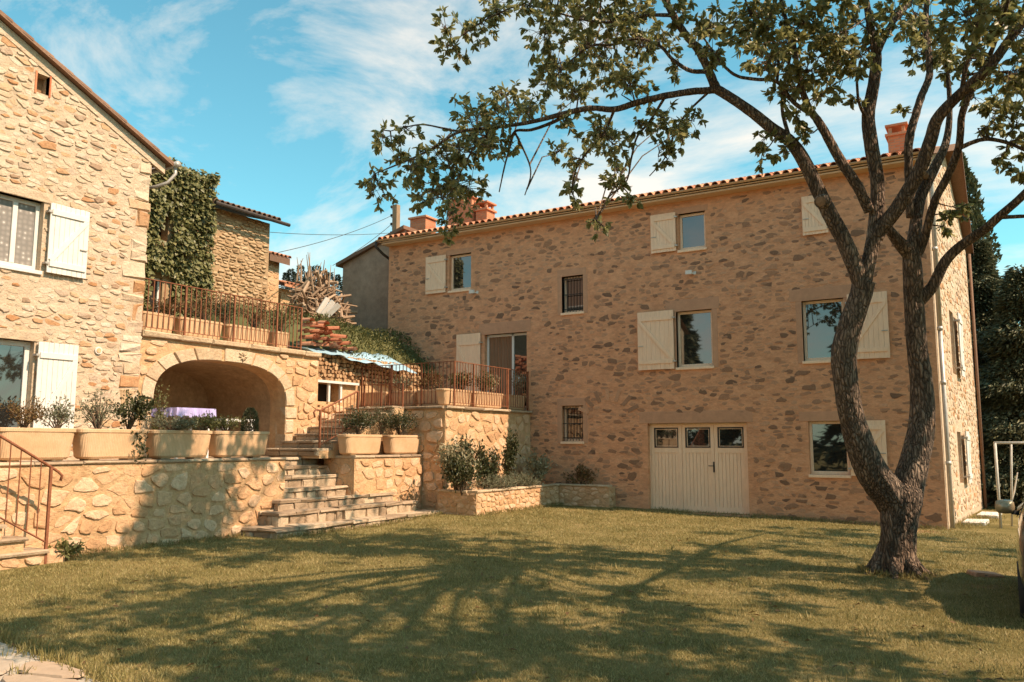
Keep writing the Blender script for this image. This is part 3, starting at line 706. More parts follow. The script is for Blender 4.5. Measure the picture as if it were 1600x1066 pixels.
# lintels and surrounds
for k, (dl, hgt) in {'w5': (0.28, 0.30), 'w6': (0.28, 0.30), 'w4': (0.14, 0.2), 'w8': (0.14, 0.2), 'w1': (0.12, 0.16), 'w2': (0.12, 0.16), 'w7': (0.2, 0.22), 'garage': (0.22, 0.30), 'door': (0.2, 0.34)}.items():
    o = op[k]
    MB().fbox(FF, o[0] - dl, o[1] + dl * 0.7, o[3], o[3] + hgt, -0.25, 0.008).build('lintel', 'dressed_facade', wall, bevel=0.006)
for k in ('w4', 'w8', 'w5', 'w6'):
    o = op[k]
    for s, a in ((-1, o[0]), (1, o[1])):
        MB().fbox(FF, min(a, a + s * 0.14), max(a, a + s * 0.14), o[2] - 0.05, o[3], -0.25, 0.007).build('jamb', 'dressed_facade', wall, bevel=0.006)
# traces of an old arch beside the terrace
for i in range(7):
    th = math.radians(25 + i * 22); cx, cz = -9.35, 2.35
    p = FF(cx + math.cos(th) * 0.62, cz + math.sin(th) * 0.5, 0.006); q = FF(cx + math.cos(th) * 0.95, cz + math.sin(th) * 0.82, 0.006)
    MB().bar(p, q, 0.10, 0.02, (0, 1, 0)).build('stone', 'stone_faint', wall)
for k in ('w1', 'w2', 'w5', 'w6', 'w7'):
    o = op[k]; window(house, FF, *o, c=-0.16, fw=0.065)
for k in ('w4', 'w8'):
    o = op[k]; w = window(house, FF, *o, c=-0.2, fw=0.06)
    g = MB(); n = 7
    for i in range(n):
        a = o[0] + 0.05 + (o[1] - o[0] - 0.1) * i / (n - 1)
        MB().tube([FF(a, o[2] + 0.02, -0.05), FF(a, o[3] - 0.02, -0.05)], 0.009, 6).build('bar', 'dark_iron', w)
    for z in (o[2] + 0.1, (o[2] + o[3]) / 2, o[3] - 0.08):
        MB().fbox(FF, o[0] - 0.02, o[1] + 0.02, z - 0.012, z + 0.012, -0.066, -0.056).build('bar', 'dark_iron', w)
for k, v in shut.items(): shutter(house, FF, *v, n=8, hinge='l' if k in ('s6', 's7') else 'r', c=0.045)
# glazed terrace door with a brown curtain
o = op['door']; am = o[0] + (o[1] - o[0]) * 0.62
dr = MB()
for a in (o[0], am - 0.03, o[1] - 0.07): dr.fbox(FF, a, a + 0.07, o[2], o[3], -0.19, -0.13)
dr.fbox(FF, o[0] + 0.07, o[1] - 0.07, o[3] - 0.07, o[3], -0.19, -0.13); dr.fbox(FF, o[0] + 0.07, o[1] - 0.07, o[2], o[2] + 0.12, -0.19, -0.13)
dr = dr.build('terrace_door', 'white_paint', house, bevel=0.006)
MB().fbox(FF, am + 0.03, o[1] - 0.06, o[2] + 0.1, o[3] - 0.06, -0.18, -0.165).build('pane', 'glass', dr)
cu = MB(); N = 26
for i in range(N):
    a = o[0] + 0.06 + (am - 0.02 - o[0] - 0.06) * i / (N - 1); c = -0.165 + 0.018 * math.sin(i * 1.9)
    cu.v += [tuple(FF(a, o[2] + 0.1, c)), tuple(FF(a, o[3] - 0.06, c))]
cu.f = [(2 * i, 2 * i + 2, 2 * i + 3, 2 * i + 1) for i in range(N - 1)]
cu.build('curtain', 'curtain_brown', dr)
# garage door: three boarded leaves, each with a glazed light
o = op['garage']; gd = MB(); gw = (o[1] - o[0] - 0.06) / 3; c0 = -0.2
gd.fbox(FF, o[0], o[1], o[3] - 0.05, o[3], c0, c0 + 0.07); gd.fbox(FF, o[0], o[0] + 0.03, o[2], o[3] - 0.05, c0, c0 + 0.07); gd.fbox(FF, o[1] - 0.03, o[1], o[2], o[3] - 0.05, c0, c0 + 0.07)
gd = gd.build('garage_door', 'cream_paint', house, bevel=0.005)
zl = o[2] + 0.03
for i in range(3):
    a0 = o[0] + 0.03 + i * gw + 0.004; a1 = a0 + gw - 0.008
    l0 = o[3] - 0.62; l1 = o[3] - 0.11
    lf = MB()
    for b0, b1 in ((zl, zl + 0.14), (l0 - 0.13, l0), (l1, o[3] - 0.05)): lf.fbox(FF, a0 + 0.09, a1 - 0.09, b0, b1, c0, c0 + 0.05)
    lf.fbox(FF, a0, a0 + 0.09, zl, o[3] - 0.05, c0, c0 + 0.05); lf.fbox(FF, a1 - 0.09, a1, zl, o[3] - 0.05, c0, c0 + 0.05)
    nb = 7; bw = (a1 - a0 - 0.18) / nb
    for k in range(nb): lf.fbox(FF, a0 + 0.09 + k * bw + 0.003, a0 + 0.09 + (k + 1) * bw - 0.003, zl + 0.14, l0 - 0.13, c0, c0 + 0.036)
    lf.build('leaf', 'cream_paint', gd, bevel=0.003)
    MB().fbox(FF, a0 + 0.09, a1 - 0.09, l0, l1, c0 + 0.01, c0 + 0.02).build('pane', 'glass', gd)
    gr = MB()
    for (x0, x1, z0, z1) in ((a0 + 0.09, a1 - 0.09, l0, l0 + 0.022), (a0 + 0.09, a1 - 0.09, l1 - 0.022, l1), (a0 + 0.09, a0 + 0.112, l0 + .022, l1 - .022), (a1 - 0.112, a1 - 0.09, l0 + .022, l1 - .022)): gr.fbox(FF, x0, x1, z0, z1, c0 + 0.02, c0 + 0.056)
    gr.build('bead', 'dark_iron', gd)
    gi = MB()
    for (x0, x1, z0, z1) in ((a0 + 0.125, a1 - 0.125, l0 + .035, l0 + 0.047), (a0 + 0.125, a1 - 0.125, l1 - 0.047, l1 - .035), (a0 + 0.125, a0 + 0.137, l0 + .047, l1 - .047), (a1 - 0.137, a1 - 0.125, l0 + .047, l1 - .047)): gi.fbox(FF, x0, x1, z0, z1, c0 + 0.02, c0 + 0.035)
    gi.build('inner_bead', 'cream_paint', gd)
ah = o[0] + 0.03 + 2 * gw - 0.02
hd = MB(); hd.fbox(FF, ah - 0.018, ah + 0.018, 1.0, 1.26, c0 + 0.05, c0 + 0.062); hd.tube([FF(ah, 1.16, c0 + 0.06), FF(ah, 1.16, c0 + 0.11), FF(ah - 0.12, 1.16, c0 + 0.11)], 0.011, 6); hd.build('handle', 'dark_iron', gd)
MB().fbox(FF, o[0] - 0.05, o[1] + 0.05, -0.3, 0.0, -0.25, 0.14).build('threshold', 'dressed_facade', wall, bevel=0.01)
# outdoor lamps on the facade
for (px, py) in ((1080, 427), (742, 457)):
    a, b = fx(px, py), fz(px, py); m = MB()
    m.fbox(FF, a - 0.1, a + 0.06, b - 0.05, b + 0.05, 0.10, 0.17); m.bar(FF(a + 0.08, b - 0.02, 0.0), FF(a + 0.05, b - 0.02, 0.14), 0.03); m.fbox(FF, a + 0.07, a + 0.13, b - 0.05, b + 0.03, 0.0, 0.03)
    lp = m.build('wall_lamp', 'white_paint', None); tag(lp, 'small white lamp on the wall ' + ('between the two middle windows of the long house' if px > 1000 else 'below the left upper window of the long house'), 'lamp', 'lamps on the long house')
# cornice, gutter and roof
def along(y, z): return [(xL - 0.12, y, z), (xR + 0.15, y, z)]
co = MB(); co.box(xL - 0.05, xR + 0.12, yF - 0.34, yF + 0.1, zTop - 0.03, zTop + 0.02); co.box(xL - 0.08, xR + 0.14, yF - 0.40, yF - 0.34, zTop + 0.03, zEave - 0.09)
co.build('cornice', 'fascia_paint', house, bevel=0.01)
gu = MB(); N = 8; prof = [(yF - 0.45 - 0.05 * math.cos(math.pi * i / N), zEave - 0.04 - 0.045 * math.sin(math.pi * i / N)) for i in range(N + 1)]
for x in (xL - 0.16, xR + 0.18): gu.v += [(x, y, z) for y, z in prof]
gu.f = [(i, i + 1, N + 2 + i, N + 1 + i) for i in range(N)]
gu.build('gutter', 'fascia_paint', house, smooth=True)
MB().tube([(xL - 0.16, yF - 0.45, zEave - 0.08), (xL - 0.17, yF - 0.45, zEave - 0.25), (xL - 0.1, yF - 0.15, zEave - 0.45), (xL - 0.07, yF + 0.3, zEave - 0.6)], 0.045, 8).build('gutter_elbow', 'dark_iron', house, smooth=True)
rs = (zRidge - zEave) / (yRidge - yF + 0.5); y0r = yF - 0.5
rf = MB(); rf.add([(xL - 0.15, y0r, zEave - 0.06), (xR + 0.2, y0r, zEave - 0.06), (xRB + 0.2, yRidge, zRidge - 0.06), (xL - 0.15, yRidge, zRidge - 0.06), (xL - 0.15, yB + 0.3, zBack), (xRB + 0.2, yB + 0.3, zBack)], [(0, 1, 2, 3), (3, 2, 5, 4)])
rf.add([(xR + 0.2, y0r, zEave - 0.14), (xRB + 0.2, yRidge, zRidge - 0.16), (xRB + 0.2, yB + 0.3, zBack - 0.1), (xR + 0.2, y0r, zEave - 0.0), (xRB + 0.2, yRidge, zRidge + 0.02), (xRB + 0.2, yB + 0.3, zBack + 0.06)], [(0, 1, 4, 3), (1, 2, 5, 4)])
roof = rf.build('roof', 'old_tile', house)
def canal(name, mat, L_=0.44, r0=0.088, r1=0.072, t=0.016):
    """canal tile, its round back up, lower end at the origin, running up +Y"""
    b = MB(); n = 6
    for y, r in ((0, r0), (L_, r1)):
        for k in range(n + 1):
            th = math.pi * k / n; b.v.append((-r * math.cos(th), y, r * math.sin(th)))
        for k in range(n + 1):
            th = math.pi * k / n; b.v.append((-(r - t) * math.cos(th), y, (r - t) * math.sin(th)))
    m = n + 1
    for k in range(n):
        b.f += [(k, k + 1, 2 * m + k + 1, 2 * m + k), (m + k + 1, m + k, 3 * m + k, 3 * m + k + 1), (k + 1, k, m + k, m + k + 1)]
    me = D.meshes.new(name); me.from_pydata(b.v, [], b.f); me.materials.append(M(mat)); me.update()
    return me
tile_me = canal('roof_tile', 'roof_tile')
ang = math.atan(rs); nt_ = int((xR - xL + 0.3) / 0.215)
R = random.Random(4)
for row in range(3):
    for i in range(nt_):
        x = xL - 0.05 + (i + 0.5) * (xR - xL + 0.25) / nt_; yy = y0r - 0.03 + row * 0.36 + R.uniform(-0.015, 0.015)
        t = D.objects.new('roof_tile', tile_me); COL.objects.link(t); t.parent = roof
        wp = Vector((x, yy, zEave - 0.06 + (yy - y0r) * rs + 0.015))
        t.location = wp - WLOC[roof.name]; t.rotation_euler = (ang + R.uniform(-0.02, 0.02), R.uniform(-0.03, 0.03), R.uniform(-0.02, 0.02))
fl = MB()
for i in range(nt_):
    x = xL - 0.05 + (i + 0.5) * (xR - xL + 0.25) / nt_
    ya = y0r + 1.05; za = zEave - 0.06 + 1.05 * rs; n = 4; k = len(fl.v)
    for yy, zz in ((ya, za), (yRidge, zRidge - 0.06)):
        for q in range(n + 1):
            th = math.pi * q / n; fl.v.append((x - 0.085 * math.cos(th), yy, zz + 0.085 * math.sin(th)))
    for q in range(n): fl.f.append((k + q, k + q + 1, k + n + 2 + q, k + n + 1 + q))
stuff(fl.build('tile_field', 'roof_tile', roof))
# chimneys
def chimney(x0, x1, y0, y1, z0, z1, cap, pot=False):
    b = MB(); b.box(x0, x1, y0, y1, z0, z1); c = b.build('chimney', 'brickwork', roof)
    k = MB(); k.box(x0 - 0.06, x1 + 0.06, y0 - 0.06, y1 + 0.06, z1, z1 + 0.07)
    if cap:
        for xx in (x0 + 0.02, x1 - 0.1):
            for yy in (y0 + 0.02, y1 - 0.1): k.box(xx, xx + 0.08, yy, yy + 0.08, z1 + 0.07, z1 + 0.25)
        k.box(x0 - 0.05, x1 + 0.05, y0 - 0.05, y1 + 0.05, z1 + 0.25, z1 + 0.31)
    k.build('chimney_cap', 'roof_tile', c, bevel=0.008)
yc = 22.6
def cx(px, py): return on(1, yc, px, py)
a = cx(641, 340); b2 = cx(665, 340); chimney(a.x, b2.x, yc, yc + 0.6, 8.2, cx(650, 342).z, False)
a = cx(700, 330); b2 = cx(737, 330); chimney(a.x, b2.x, yc, yc + 0.7, 8.2, cx(720, 312).z, False)
a = cx(741, 330); b2 = cx(758, 330); chimney(a.x, b2.x, yc + 0.1, yc + 0.6, 8.2, cx(750, 328).z, True)
a = cx(1387, 215); b2 = cx(1416, 215); chimney(a.x, b2.x, yc, yc + 0.6, 8.2, cx(1400, 212).z, True)
# rain pipes and gable shutters
pd = MB(); pd.tube([FS(0.12, zTop - 0.1, 0.3), FS(0.12, zTop - 0.45, 0.09), FS(0.12, 4.2, 0.08)], 0.05, 10); pd.tube([FS(0.12, 4.2, 0.08), FS(0.12, 2.0, 0.08), FS(0.12, -0.1, 0.08)], 0.046, 10)
for z in (1.25, 3.0, 4.2, 6.0): pd.tube([FS(0.12, z, 0.08), FS(0.12, z + 0.08, 0.08)], 0.06, 10)
pd.build('downpipe', 'zinc', house, smooth=True)
MB().tube([FS(sl - 0.1, zBack - 0.1, 0.1), FS(sl - 0.1, -0.1, 0.08)], 0.04, 8).build('downpipe', 'old_tile', house, smooth=True)
for s in (sw1, sw2):
    window(house, FS, *s, c=-0.16, fw=0.06, sill=False)
    shutter(house, FS, s[1] + 0.06, s[1] + 0.7, s[2] - 0.02, s[3] + 0.02, c=0.09, n=5, paint='white_paint', hinge='l')
# ------------------------------------------------------------------ left house (gable wall faces +X)
xA = -14.5
FA = side(xA)
def ax(px, py): return on(0, xA, px, py).y
def az(px, py): return on(0, xA, px, py).z
def arect(l, r, t, b): return (ax(l, (t + b) / 2), ax(r, (t + b) / 2), az((l + r) / 2, b), az((l + r) / 2, t))
yC = 10.0; zE = 7.42; slope = 0.468; yRg = 4.8; zRg = zE + (yC - yRg) * slope
gable = thing('gable_house', 'sunlit rubble stone house at the left with white shutters and pitched roof', 'house', (xA, yC, 1.4))
uw = (ax(-14, 365), ax(66, 365), az(30, 418), az(30, 307)); lw = (ax(-14, 590), ax(50, 590), 1.62, az(25, 531))
vent = (ax(57, 132), ax(77, 132), az(67, 147), az(67, 117))
gw_ = MB(); panel(gw_, FA, [(0.0, 0.3), (yC, 0.3), (yC, zE), (yRg, zRg), (0.0, zE)], [rect(*uw), rect(*lw), rect(*vent)], 0.3, 0.24)
gwl = gw_.build('wall', 'mortar_warm', gable)
bk = MB(); bk.add([(xA, yC, 1.4), (xA - 8, yC, 1.4), (xA - 8, yC, zE), (xA, yC, zE)], [(0, 1, 2, 3)])
bk.build('north_wall', 'mortar_warm', gable)
MB().add([(xA - 0.34, 0.2, 1.4), (xA - 0.34, yC - 0.2, 1.4), (xA - 0.34, yC - 0.2, zE), (xA - 0.34, yRg, zRg - .1), (xA - 0.34, 0.2, zE)], [(0, 1, 2, 3, 4)]).build('shade_backing', 'interior_shade', gable)  # near-black sheet behind the openings, the unlit room as colour
us = arect(72, 134, 324, 432); ls = (ax(53, 590), ax(116, 590), 1.66, az(87, 537))
quoin = []
R = random.Random(12); z = 1.45
while z < 7.1:
    h = R.uniform(0.16, 0.36); w = R.uniform(0.22, 0.5)
    quoin.append((yC - w, yC + 0.02, z, z + h)); z += h + 0.015
ghol = [(q[0] - 0.02, q[1] + 0.02, q[2] - 0.05, q[3] + 0.16) for q in (uw, lw)] + [(vent[0] - 0.05, vent[1] + 0.05, vent[2] - 0.05, vent[3] + 0.05)] + [(q[0], q[1] + 0.3, q[2], q[3]) for q in quoin]
masonry(gwl, FA, [(5.9, 1.4), (yC - 0.02, 1.4), (yC - 0.02, zE - 0.08), (5.9, zE + (yC - 5.9) * slope - 0.12)], ghol, 0.235, 0.105, 'stone_warm', keep=0.86, gap=0.003, proud=0.013, seed=21, fat=0.74, small=0.55, rag=0.24, pv=(0.1, 1.9),
        vis=lambda a, b: not (us[0] < a < us[1] and us[2] < b < us[3]))
for q in quoin:
    b = MB(); block(b, FA, q[0], q[1], q[2], q[3], -0.2, R.uniform(0.006, 0.022), R, 0.03, 0.03); b.build('quoin', 'stone_warm', gwl)
for q in (uw, lw): MB().fbox(FA, q[0] - 0.12, q[1] + 0.14, q[3], q[3] + 0.17, -0.22, 0.022).build('lintel', 'mortar_warm', gwl, bevel=0.012)
w = window(gable, FA, *uw, c=-0.17, fw=0.07, paint='white_paint', mid=True, pane='lace')
MB().fbox(FA, uw[0] + 0.06, uw[1] - 0.06, uw[2] + 0.06, uw[3] - 0.06, -0.158, -0.152).build('curtain', 'lace', w)
w = window(gable, FA, *lw, c=-0.17, fw=0.09, paint='white_paint')
shutter(gable, FA, *us, n=8, paint='white_paint', separate=True, hinge='l', c=0.055, label='white board shutter of the upper window')
shutter(gable, FA, *ls, n=8, paint='white_paint', separate=True, hinge='l', c=0.055, label='white board shutter of the lower window')
va = MB()
va.fbox(FA, vent[0], vent[1], vent[2], vent[3], -0.24, -0.2); va.build('vent_board', 'wood_log', gwl)
for s in (vent[0] - 0.03, vent[1] + 0.0): MB().fbox(FA, s, s + 0.03, vent[2] - 0.03, vent[3] + 0.03, -0.1, 0.015).build('vent_side', 'brick', gwl)
# roof with tiles along the verge
yE = 10.42; zEv = zE - (yE - yC) * slope + 0.16
gr_ = MB(); gr_.add([(xA + 0.14, yE, zEv), (xA + 0.14, yRg, zEv + (yE - yRg) * slope), (xA - 8, yRg, zEv + (yE - yRg) * slope), (xA - 8, yE, zEv), (xA + 0.14, -0.6, zEv), (xA - 8, -0.6, zEv)], [(0, 1, 2, 3), (1, 4, 5, 2)])
gr_.add([(xA + 0.14, yE, zEv), (xA + 0.14, yRg, zEv + (yE - yRg) * slope), (xA + 0.14, yRg, zEv - 0.07 + (yE - yRg) * slope), (xA + 0.14, yE, zEv - 0.07)], [(0, 1, 2, 3)])
gr_.add([(xA + 0.14, yE, zEv - 0.07), (xA + 0.14, yRg, zEv - 0.07 + (yE - yRg) * slope), (xA - 0.3, yRg, zEv - 0.07 + (yE - yRg) * slope), (xA - 0.3, yE, zEv - 0.07)], [(0, 1, 2, 3)])
groof = gr_.build('roof', 'old_tile', gable)
otile = canal('roof_tile', 'old_tile')
n = 15
for i in range(n):
    for q in range(2):
        yy = yE + 0.03 - i * 0.37; t = D.objects.new('roof_tile', otile); COL.objects.link(t); t.parent = groof
        t.location = Vector((xA + 0.06 - q * 0.22, yy, zEv + (yE - yy) * slope - 0.035)) - WLOC[groof.name]
        t.rotation_euler = (math.atan(slope), R.uniform(-0.03, 0.03), math.pi + R.uniform(-0.02, 0.02))
mo = MB(); mo.fbox(FA, yRg, yC + 0.3, 0, 0.001, 0, 0.001)
mo = MB(); mo.add([FA(yC + 0.32, zEv - 0.25, -0.05), FA(yC + 0.32, zEv - 0.25, 0.02), FA(yRg, zEv - 0.07 + (yE - yRg) * slope - 0.2, 0.02), FA(yRg, zEv - 0.07 + (yE - yRg) * slope - 0.2, -0.05),
                   FA(yC + 0.32, zEv - 0.05, -0.05), FA(yC + 0.32, zEv - 0.05, 0.02), FA(yRg, zEv - 0.075 + (yE - yRg) * slope, 0.02), FA(yRg, zEv - 0.075 + (yE - yRg) * slope, -0.05)],
                  [(0, 1, 2, 3), (7, 6, 5, 4), (0, 4, 5, 1), (1, 5, 6, 2), (2, 6, 7, 3)])
mo.build('verge_mortar', 'mortar_warm', gable)
gt = MB(); gt.tube([(xA + 0.1, yE + 0.07, zEv - 0.06), (xA + 0.12, yE + 0.07, zEv - 0.22), (xA + 0.06, yE - 0.05, zEv - 0.42), (xA - 0.1, yE - 0.2, zEv - 0.52), (xA - 0.5, yE - 0.32, zEv - 0.55)], 0.036, 8)
gt.build('gutter_elbow', 'zinc', gable, smooth=True)
MB().tube([(xA + 0.2, yE + 0.07, zEv - 0.02), (xA - 7.5, yE + 0.07, zEv - 0.02)], 0.065, 8).build('gutter', 'zinc', gable, smooth=True)
p = FA(ax(153, 548), az(153, 548), 0.0)
pl = MB(); pl.tube([p, p + Vector((0.03, 0, 0))], 0.07, 14); pl = pl.build('wall_plaque', 'white_paint', None); tag(pl, 'small round white plaque on the rubble wall right of the lower shutter', 'plaque')
pr = MB(); pr.tube([p + Vector((0.03, 0, 0)), p + Vector((0.04, 0, 0))], 0.045, 12); pr.build('plaque_motif', 'terracotta', pl)

# ------------------------------------------------------------------ arched recess beside the left house
xP = xA - 0.04; FP = side(xP)
def py_(px, q): return on(0, xP, px, q).y
def pz_(px, q): return on(0, xP, px, q).z
yR = py_(497, 600); aL = py_(238, 640); aR = py_(446, 640); zF1 = 1.42; zS = 2.55; zTopA = 3.80
arch = thing('arched_loggia', 'stone arch with carved keystone opening into a shaded recess under the upper terrace', 'arch', (xP, yC, zF1))
ac = (aL + aR) / 2; ar = (aR - aL) / 2; zA = 3.47
def arch_pt(th, k=0.0):
    c, s = math.cos(th), math.sin(th)
    e = 2 / 2.7
    return (ac - math.copysign(abs(c) ** e, c) * (ar + k), zS + (abs(s) ** e) * (zA - zS + k))
AN = 28
hole = [(aL, zF1)] + [arch_pt(math.pi * i / AN) for i in range(AN + 1)] + [(aR, zF1)]
pw = MB(); panel(pw, FP, [(yC + 0.003, 0.6), (yR, 0.6), (yR, zTopA), (yC + 0.003, zTopA)], [hole], 0.45, 0.5)
pwl = pw.build('wall', 'mortar_wall', arch)
rc = MB(); xB = xP - 2.7
for (i, (a, b)) in enumerate(hole):
    a = ac + (a - ac) * 1.0
    rc.v += [(xP - 0.5, a, b), (xB, a, b)]
m = len(hole)
rc.f = [(2 * i, 2 * i + 1, 2 * i + 3, 2 * i + 2) for i in range(m - 1)] + [tuple(2 * i + 1 for i in range(m))]
rc.add([(xP + 0.2, aL, zF1), (xB, aL, zF1), (xB, aR, zF1), (xP + 0.2, aR, zF1)], [(0, 1, 2, 3)])
rc.build('vault', 'vault_plaster', arch)
R = random.Random(8)
cuts = [0.0, 0.30, 0.62, 0.94, 1.24, 1.55, 1.86, 2.18, 2.52, 2.84, math.pi]
vh = []
for i in range(len(cuts) - 1):
    t0, t1 = cuts[i] + 0.012, cuts[i + 1] - 0.012; b = MB(); K = 4; pr = R.uniform(0.02, 0.045)
    dep = R.uniform(0.23, 0.27)
    key = i == 5
    inn = [arch_pt(t0 + (t1 - t0) * k / K, 0.004) for k in range(K + 1)]; out = [arch_pt(t0 + (t1 - t0) * k / K, dep + (0.03 if key else 0)) for k in range(K + 1)]
    k0 = len(b.v); ol = inn + out[::-1]; cxm = sum(q[0] for q in ol) / len(ol); czm = sum(q[1] for q in ol) / len(ol)
    for c, s in ((-0.3, 1.0), (pr - 0.012, 1.0), (pr, 0.955)):
        for q in ol: b.v.append(tuple(FP(cxm + (q[0] - cxm) * s, czm + (q[1] - czm) * s, c)))
    nn = len(ol)
    for r in (0, 1):
        for q in range(nn): b.f.append((k0 + r * nn + q, k0 + r * nn + (q + 1) % nn, k0 + (r + 1) * nn + (q + 1) % nn, k0 + (r + 1) * nn + q))
    for q in range(K): b.f.append((k0 + 2 * nn + q, k0 + 2 * nn + q + 1, k0 + 2 * nn + nn - 2 - q, k0 + 2 * nn + nn - 1 - q))
    b.f = [f[::-1] for f in b.f]
    v = b.build('voussoir', 'dressed_stone', pwl)
    if key:
        v['label'] = 'keystone carved with a small leaf crest'
        pass
# carved crest on the keystone
kp = arch_pt(1.70, 0.15); cr_ = MB()
for t, l, w in ((90, 0.11, 0.03), (35, 0.13, 0.03), (145, 0.13, 0.03), (-5, 0.12, 0.03), (185, 0.12, 0.03), (-50, 0.10, 0.035), (230, 0.10, 0.035), (270, 0.12, 0.04)):
    d = Vector((0, math.cos(math.radians(t)), math.sin(math.radians(t))))
    c0_ = FP(kp[0], kp[1], 0.045); cr_.tube([c0_ + d * 0.02, c0_ + d * l * 0.6, c0_ + d * l], [w * 0.5, w * 0.7, 0.008], 6)
cr_.build('crest', 'dressed_stone', pwl, smooth=True)
# jamb stones, rubble and coping
z = zF1
while z < zS - 0.1:
    h = R.uniform(0.22, 0.34); h = min(h, zS - z)
    for (a0, a1) in ((aL - R.uniform(0.16, 0.24), aL + 0.0), (aR + 0.0, aR + R.uniform(0.22, 0.36))):
        b = MB(); block(b, FP, max(a0, yC + 0.02), a1, z + 0.008, z + h - 0.008, -0.3, R.uniform(0.02, 0.05), R, 0.01, 0.025); b.build('jamb_stone', 'dressed_stone', pwl)
    z += h
ah_ = [(aL - 0.32, aR + 0.36, zF1 - .1, zS)] + [(arch_pt(math.pi * i / 12)[0] - 0.33, arch_pt(math.pi * (i + 1) / 12)[0] + 0.33, zS - 0.1, min(arch_pt(math.pi * i / 12, .36)[1], arch_pt(math.pi * (i + 1) / 12, .36)[1])) for i in range(12)]
masonry(pwl, FP, [(yC + 0.02, 0.8), (yR - 0.01, 0.8), (yR - 0.01, zTopA - 0.02), (yC + 0.02, zTopA - 0.02)], ah_, 0.34, 0.22, 'stone_wall', gap=0.014, proud=0.03, seed=9, fat=0.66)
a = yC + 0.02
while a < yR:
    l = min(R.uniform(0.7, 1.3), yR + 0.02 - a); b = MB(); block(b, FP, a + 0.005, a + l - 0.005, zTopA, zTopA + 0.11, -0.5, 0.09, R, 0.008, 0.02); b.build('coping_slab', 'dressed_stone', pwl); a += l
rs_ = MB(); rs_.add([(xP, yR, 0.6), (xP - 0.45, yR, 0.6), (xP - 0.45, yR, zTopA), (xP, yR, zTopA)], [(3, 2, 1, 0)]); rs_.build('return_wall', 'mortar_wall', arch)

# ------------------------------------------------------------------ retaining walls, terraces
xW = -12.5; zW = 1.44; FW = side(xW)
def retaining(name, label, F, a0, a1, b0, b1, thick, sw, sh, seed, mat='stone_wall', cope=0.07, coped=0.06, mort='mortar_wall', limit=300, gap=0.012, proud=0.022, keep=0.98):
    o = thing(name, label, 'wall', F((a0 + a1) / 2, b0, -thick / 2))
    b = MB(); b.fbox(F, a0, a1, b0, b1, -thick, 0); wl = b.build('core', mort, o)
    masonry(o, F, rect(a0, a1, b0 + 0.02, b1 - 0.01), [], sw, sh, mat, gap=gap, proud=proud, seed=seed, fat=0.78, limit=limit, jit=1.0, keep=keep, small=0.3, rag=0.16, pv=(0.25, 1.5))
    R = random.Random(seed)
    if cope:
        a = a0
        while a < a1 - 0.01:
            l = min(R.uniform(0.4, 0.9), a1 - a)
            if a1 - a - l < 0.2: l = a1 - a
            b = MB(); block(b, F, a + 0.004, a + l - 0.004, b1 + 0.002, b1 + cope, -thick, coped, R, 0.007, 0.018); b.build('coping_slab', 'stone_step', o); a += l
    return o
rw = retaining('retaining_wall', 'low rubble retaining wall carrying four long planters left of the steps', FW, 4.0, 11.95, -0.3, zW - 0.06, 0.45, 0.34, 0.21, 15, cope=0.055, coped=0.03)
rt_ = MB(); rt_.box(xW - 0.44, xW - 0.02, 11.9, 11.95 + 0.002, -0.1, zW - 0.06)
struct(MB().box(-22, xW - 0.44, 0.0, 11.955, 0.2, zW - 0.02).build('lower_terrace', 'flagstone', None))
# wall end facing the steps
FWe = frame((xW, 11.955, 0), (-1, 0, 0), (0, 0, 1), (0, 1, 0))
# block right of the steps
blk = retaining('planter_wall', 'rubble wall block right of the steps carrying two planters', side(-12.4), 13.86, 16.28, -0.2, zW - 0.05, 0.9, 0.33, 0.21, 17, cope=0.06, coped=0.03)
masonry(blk, front(13.86), rect(-13.28, -12.42, 0.1, zW - 0.06), [], 0.36, 0.24, 'stone_wall', gap=0.016, proud=0.03, seed=18, fat=0.62)
# upper terrace beside the long house
xT = -11.75; yT = 16.3; zT = 2.62
ter = retaining('terrace_wall', 'tall sunlit stone wall under the railed terrace of the long house', side(xT), yT, yF - 0.005, -0.2, zT - 0.07, 0.5, 0.33, 0.24, 19, cope=0.07, coped=0.08)
masonry(ter, front(yT), rect(-14.5, xT - 0.02, 0.2, zT - 0.08), [], 0.36, 0.22, 'stone_wall', gap=0.016, proud=0.03, seed=20, fat=0.62, limit=60)
cb_ = MB(); cb_.box(-14.8, xT - 0.5, yT, yT + 0.4, -0.2, zT - 0.07); cb_.build('front_core', 'mortar_wall', ter)
a = -14.5; R = random.Random(3)
while a < xT - 0.1:
    l = min(R.uniform(0.5, 0.9), xT - 0.02 - a); b = MB(); block(b, front(yT), a, a + l - 0.006, zT - 0.068, zT, -0.45, 0.07, R, 0.006, 0.015); b.build('coping_slab', 'stone_step', ter); a += l
struct(MB().box(-14.8, xT - 0.42, yT + 0.42, yF - 0.01, 0.5, zT - 0.012).build('upper_terrace', 'flagstone', None))
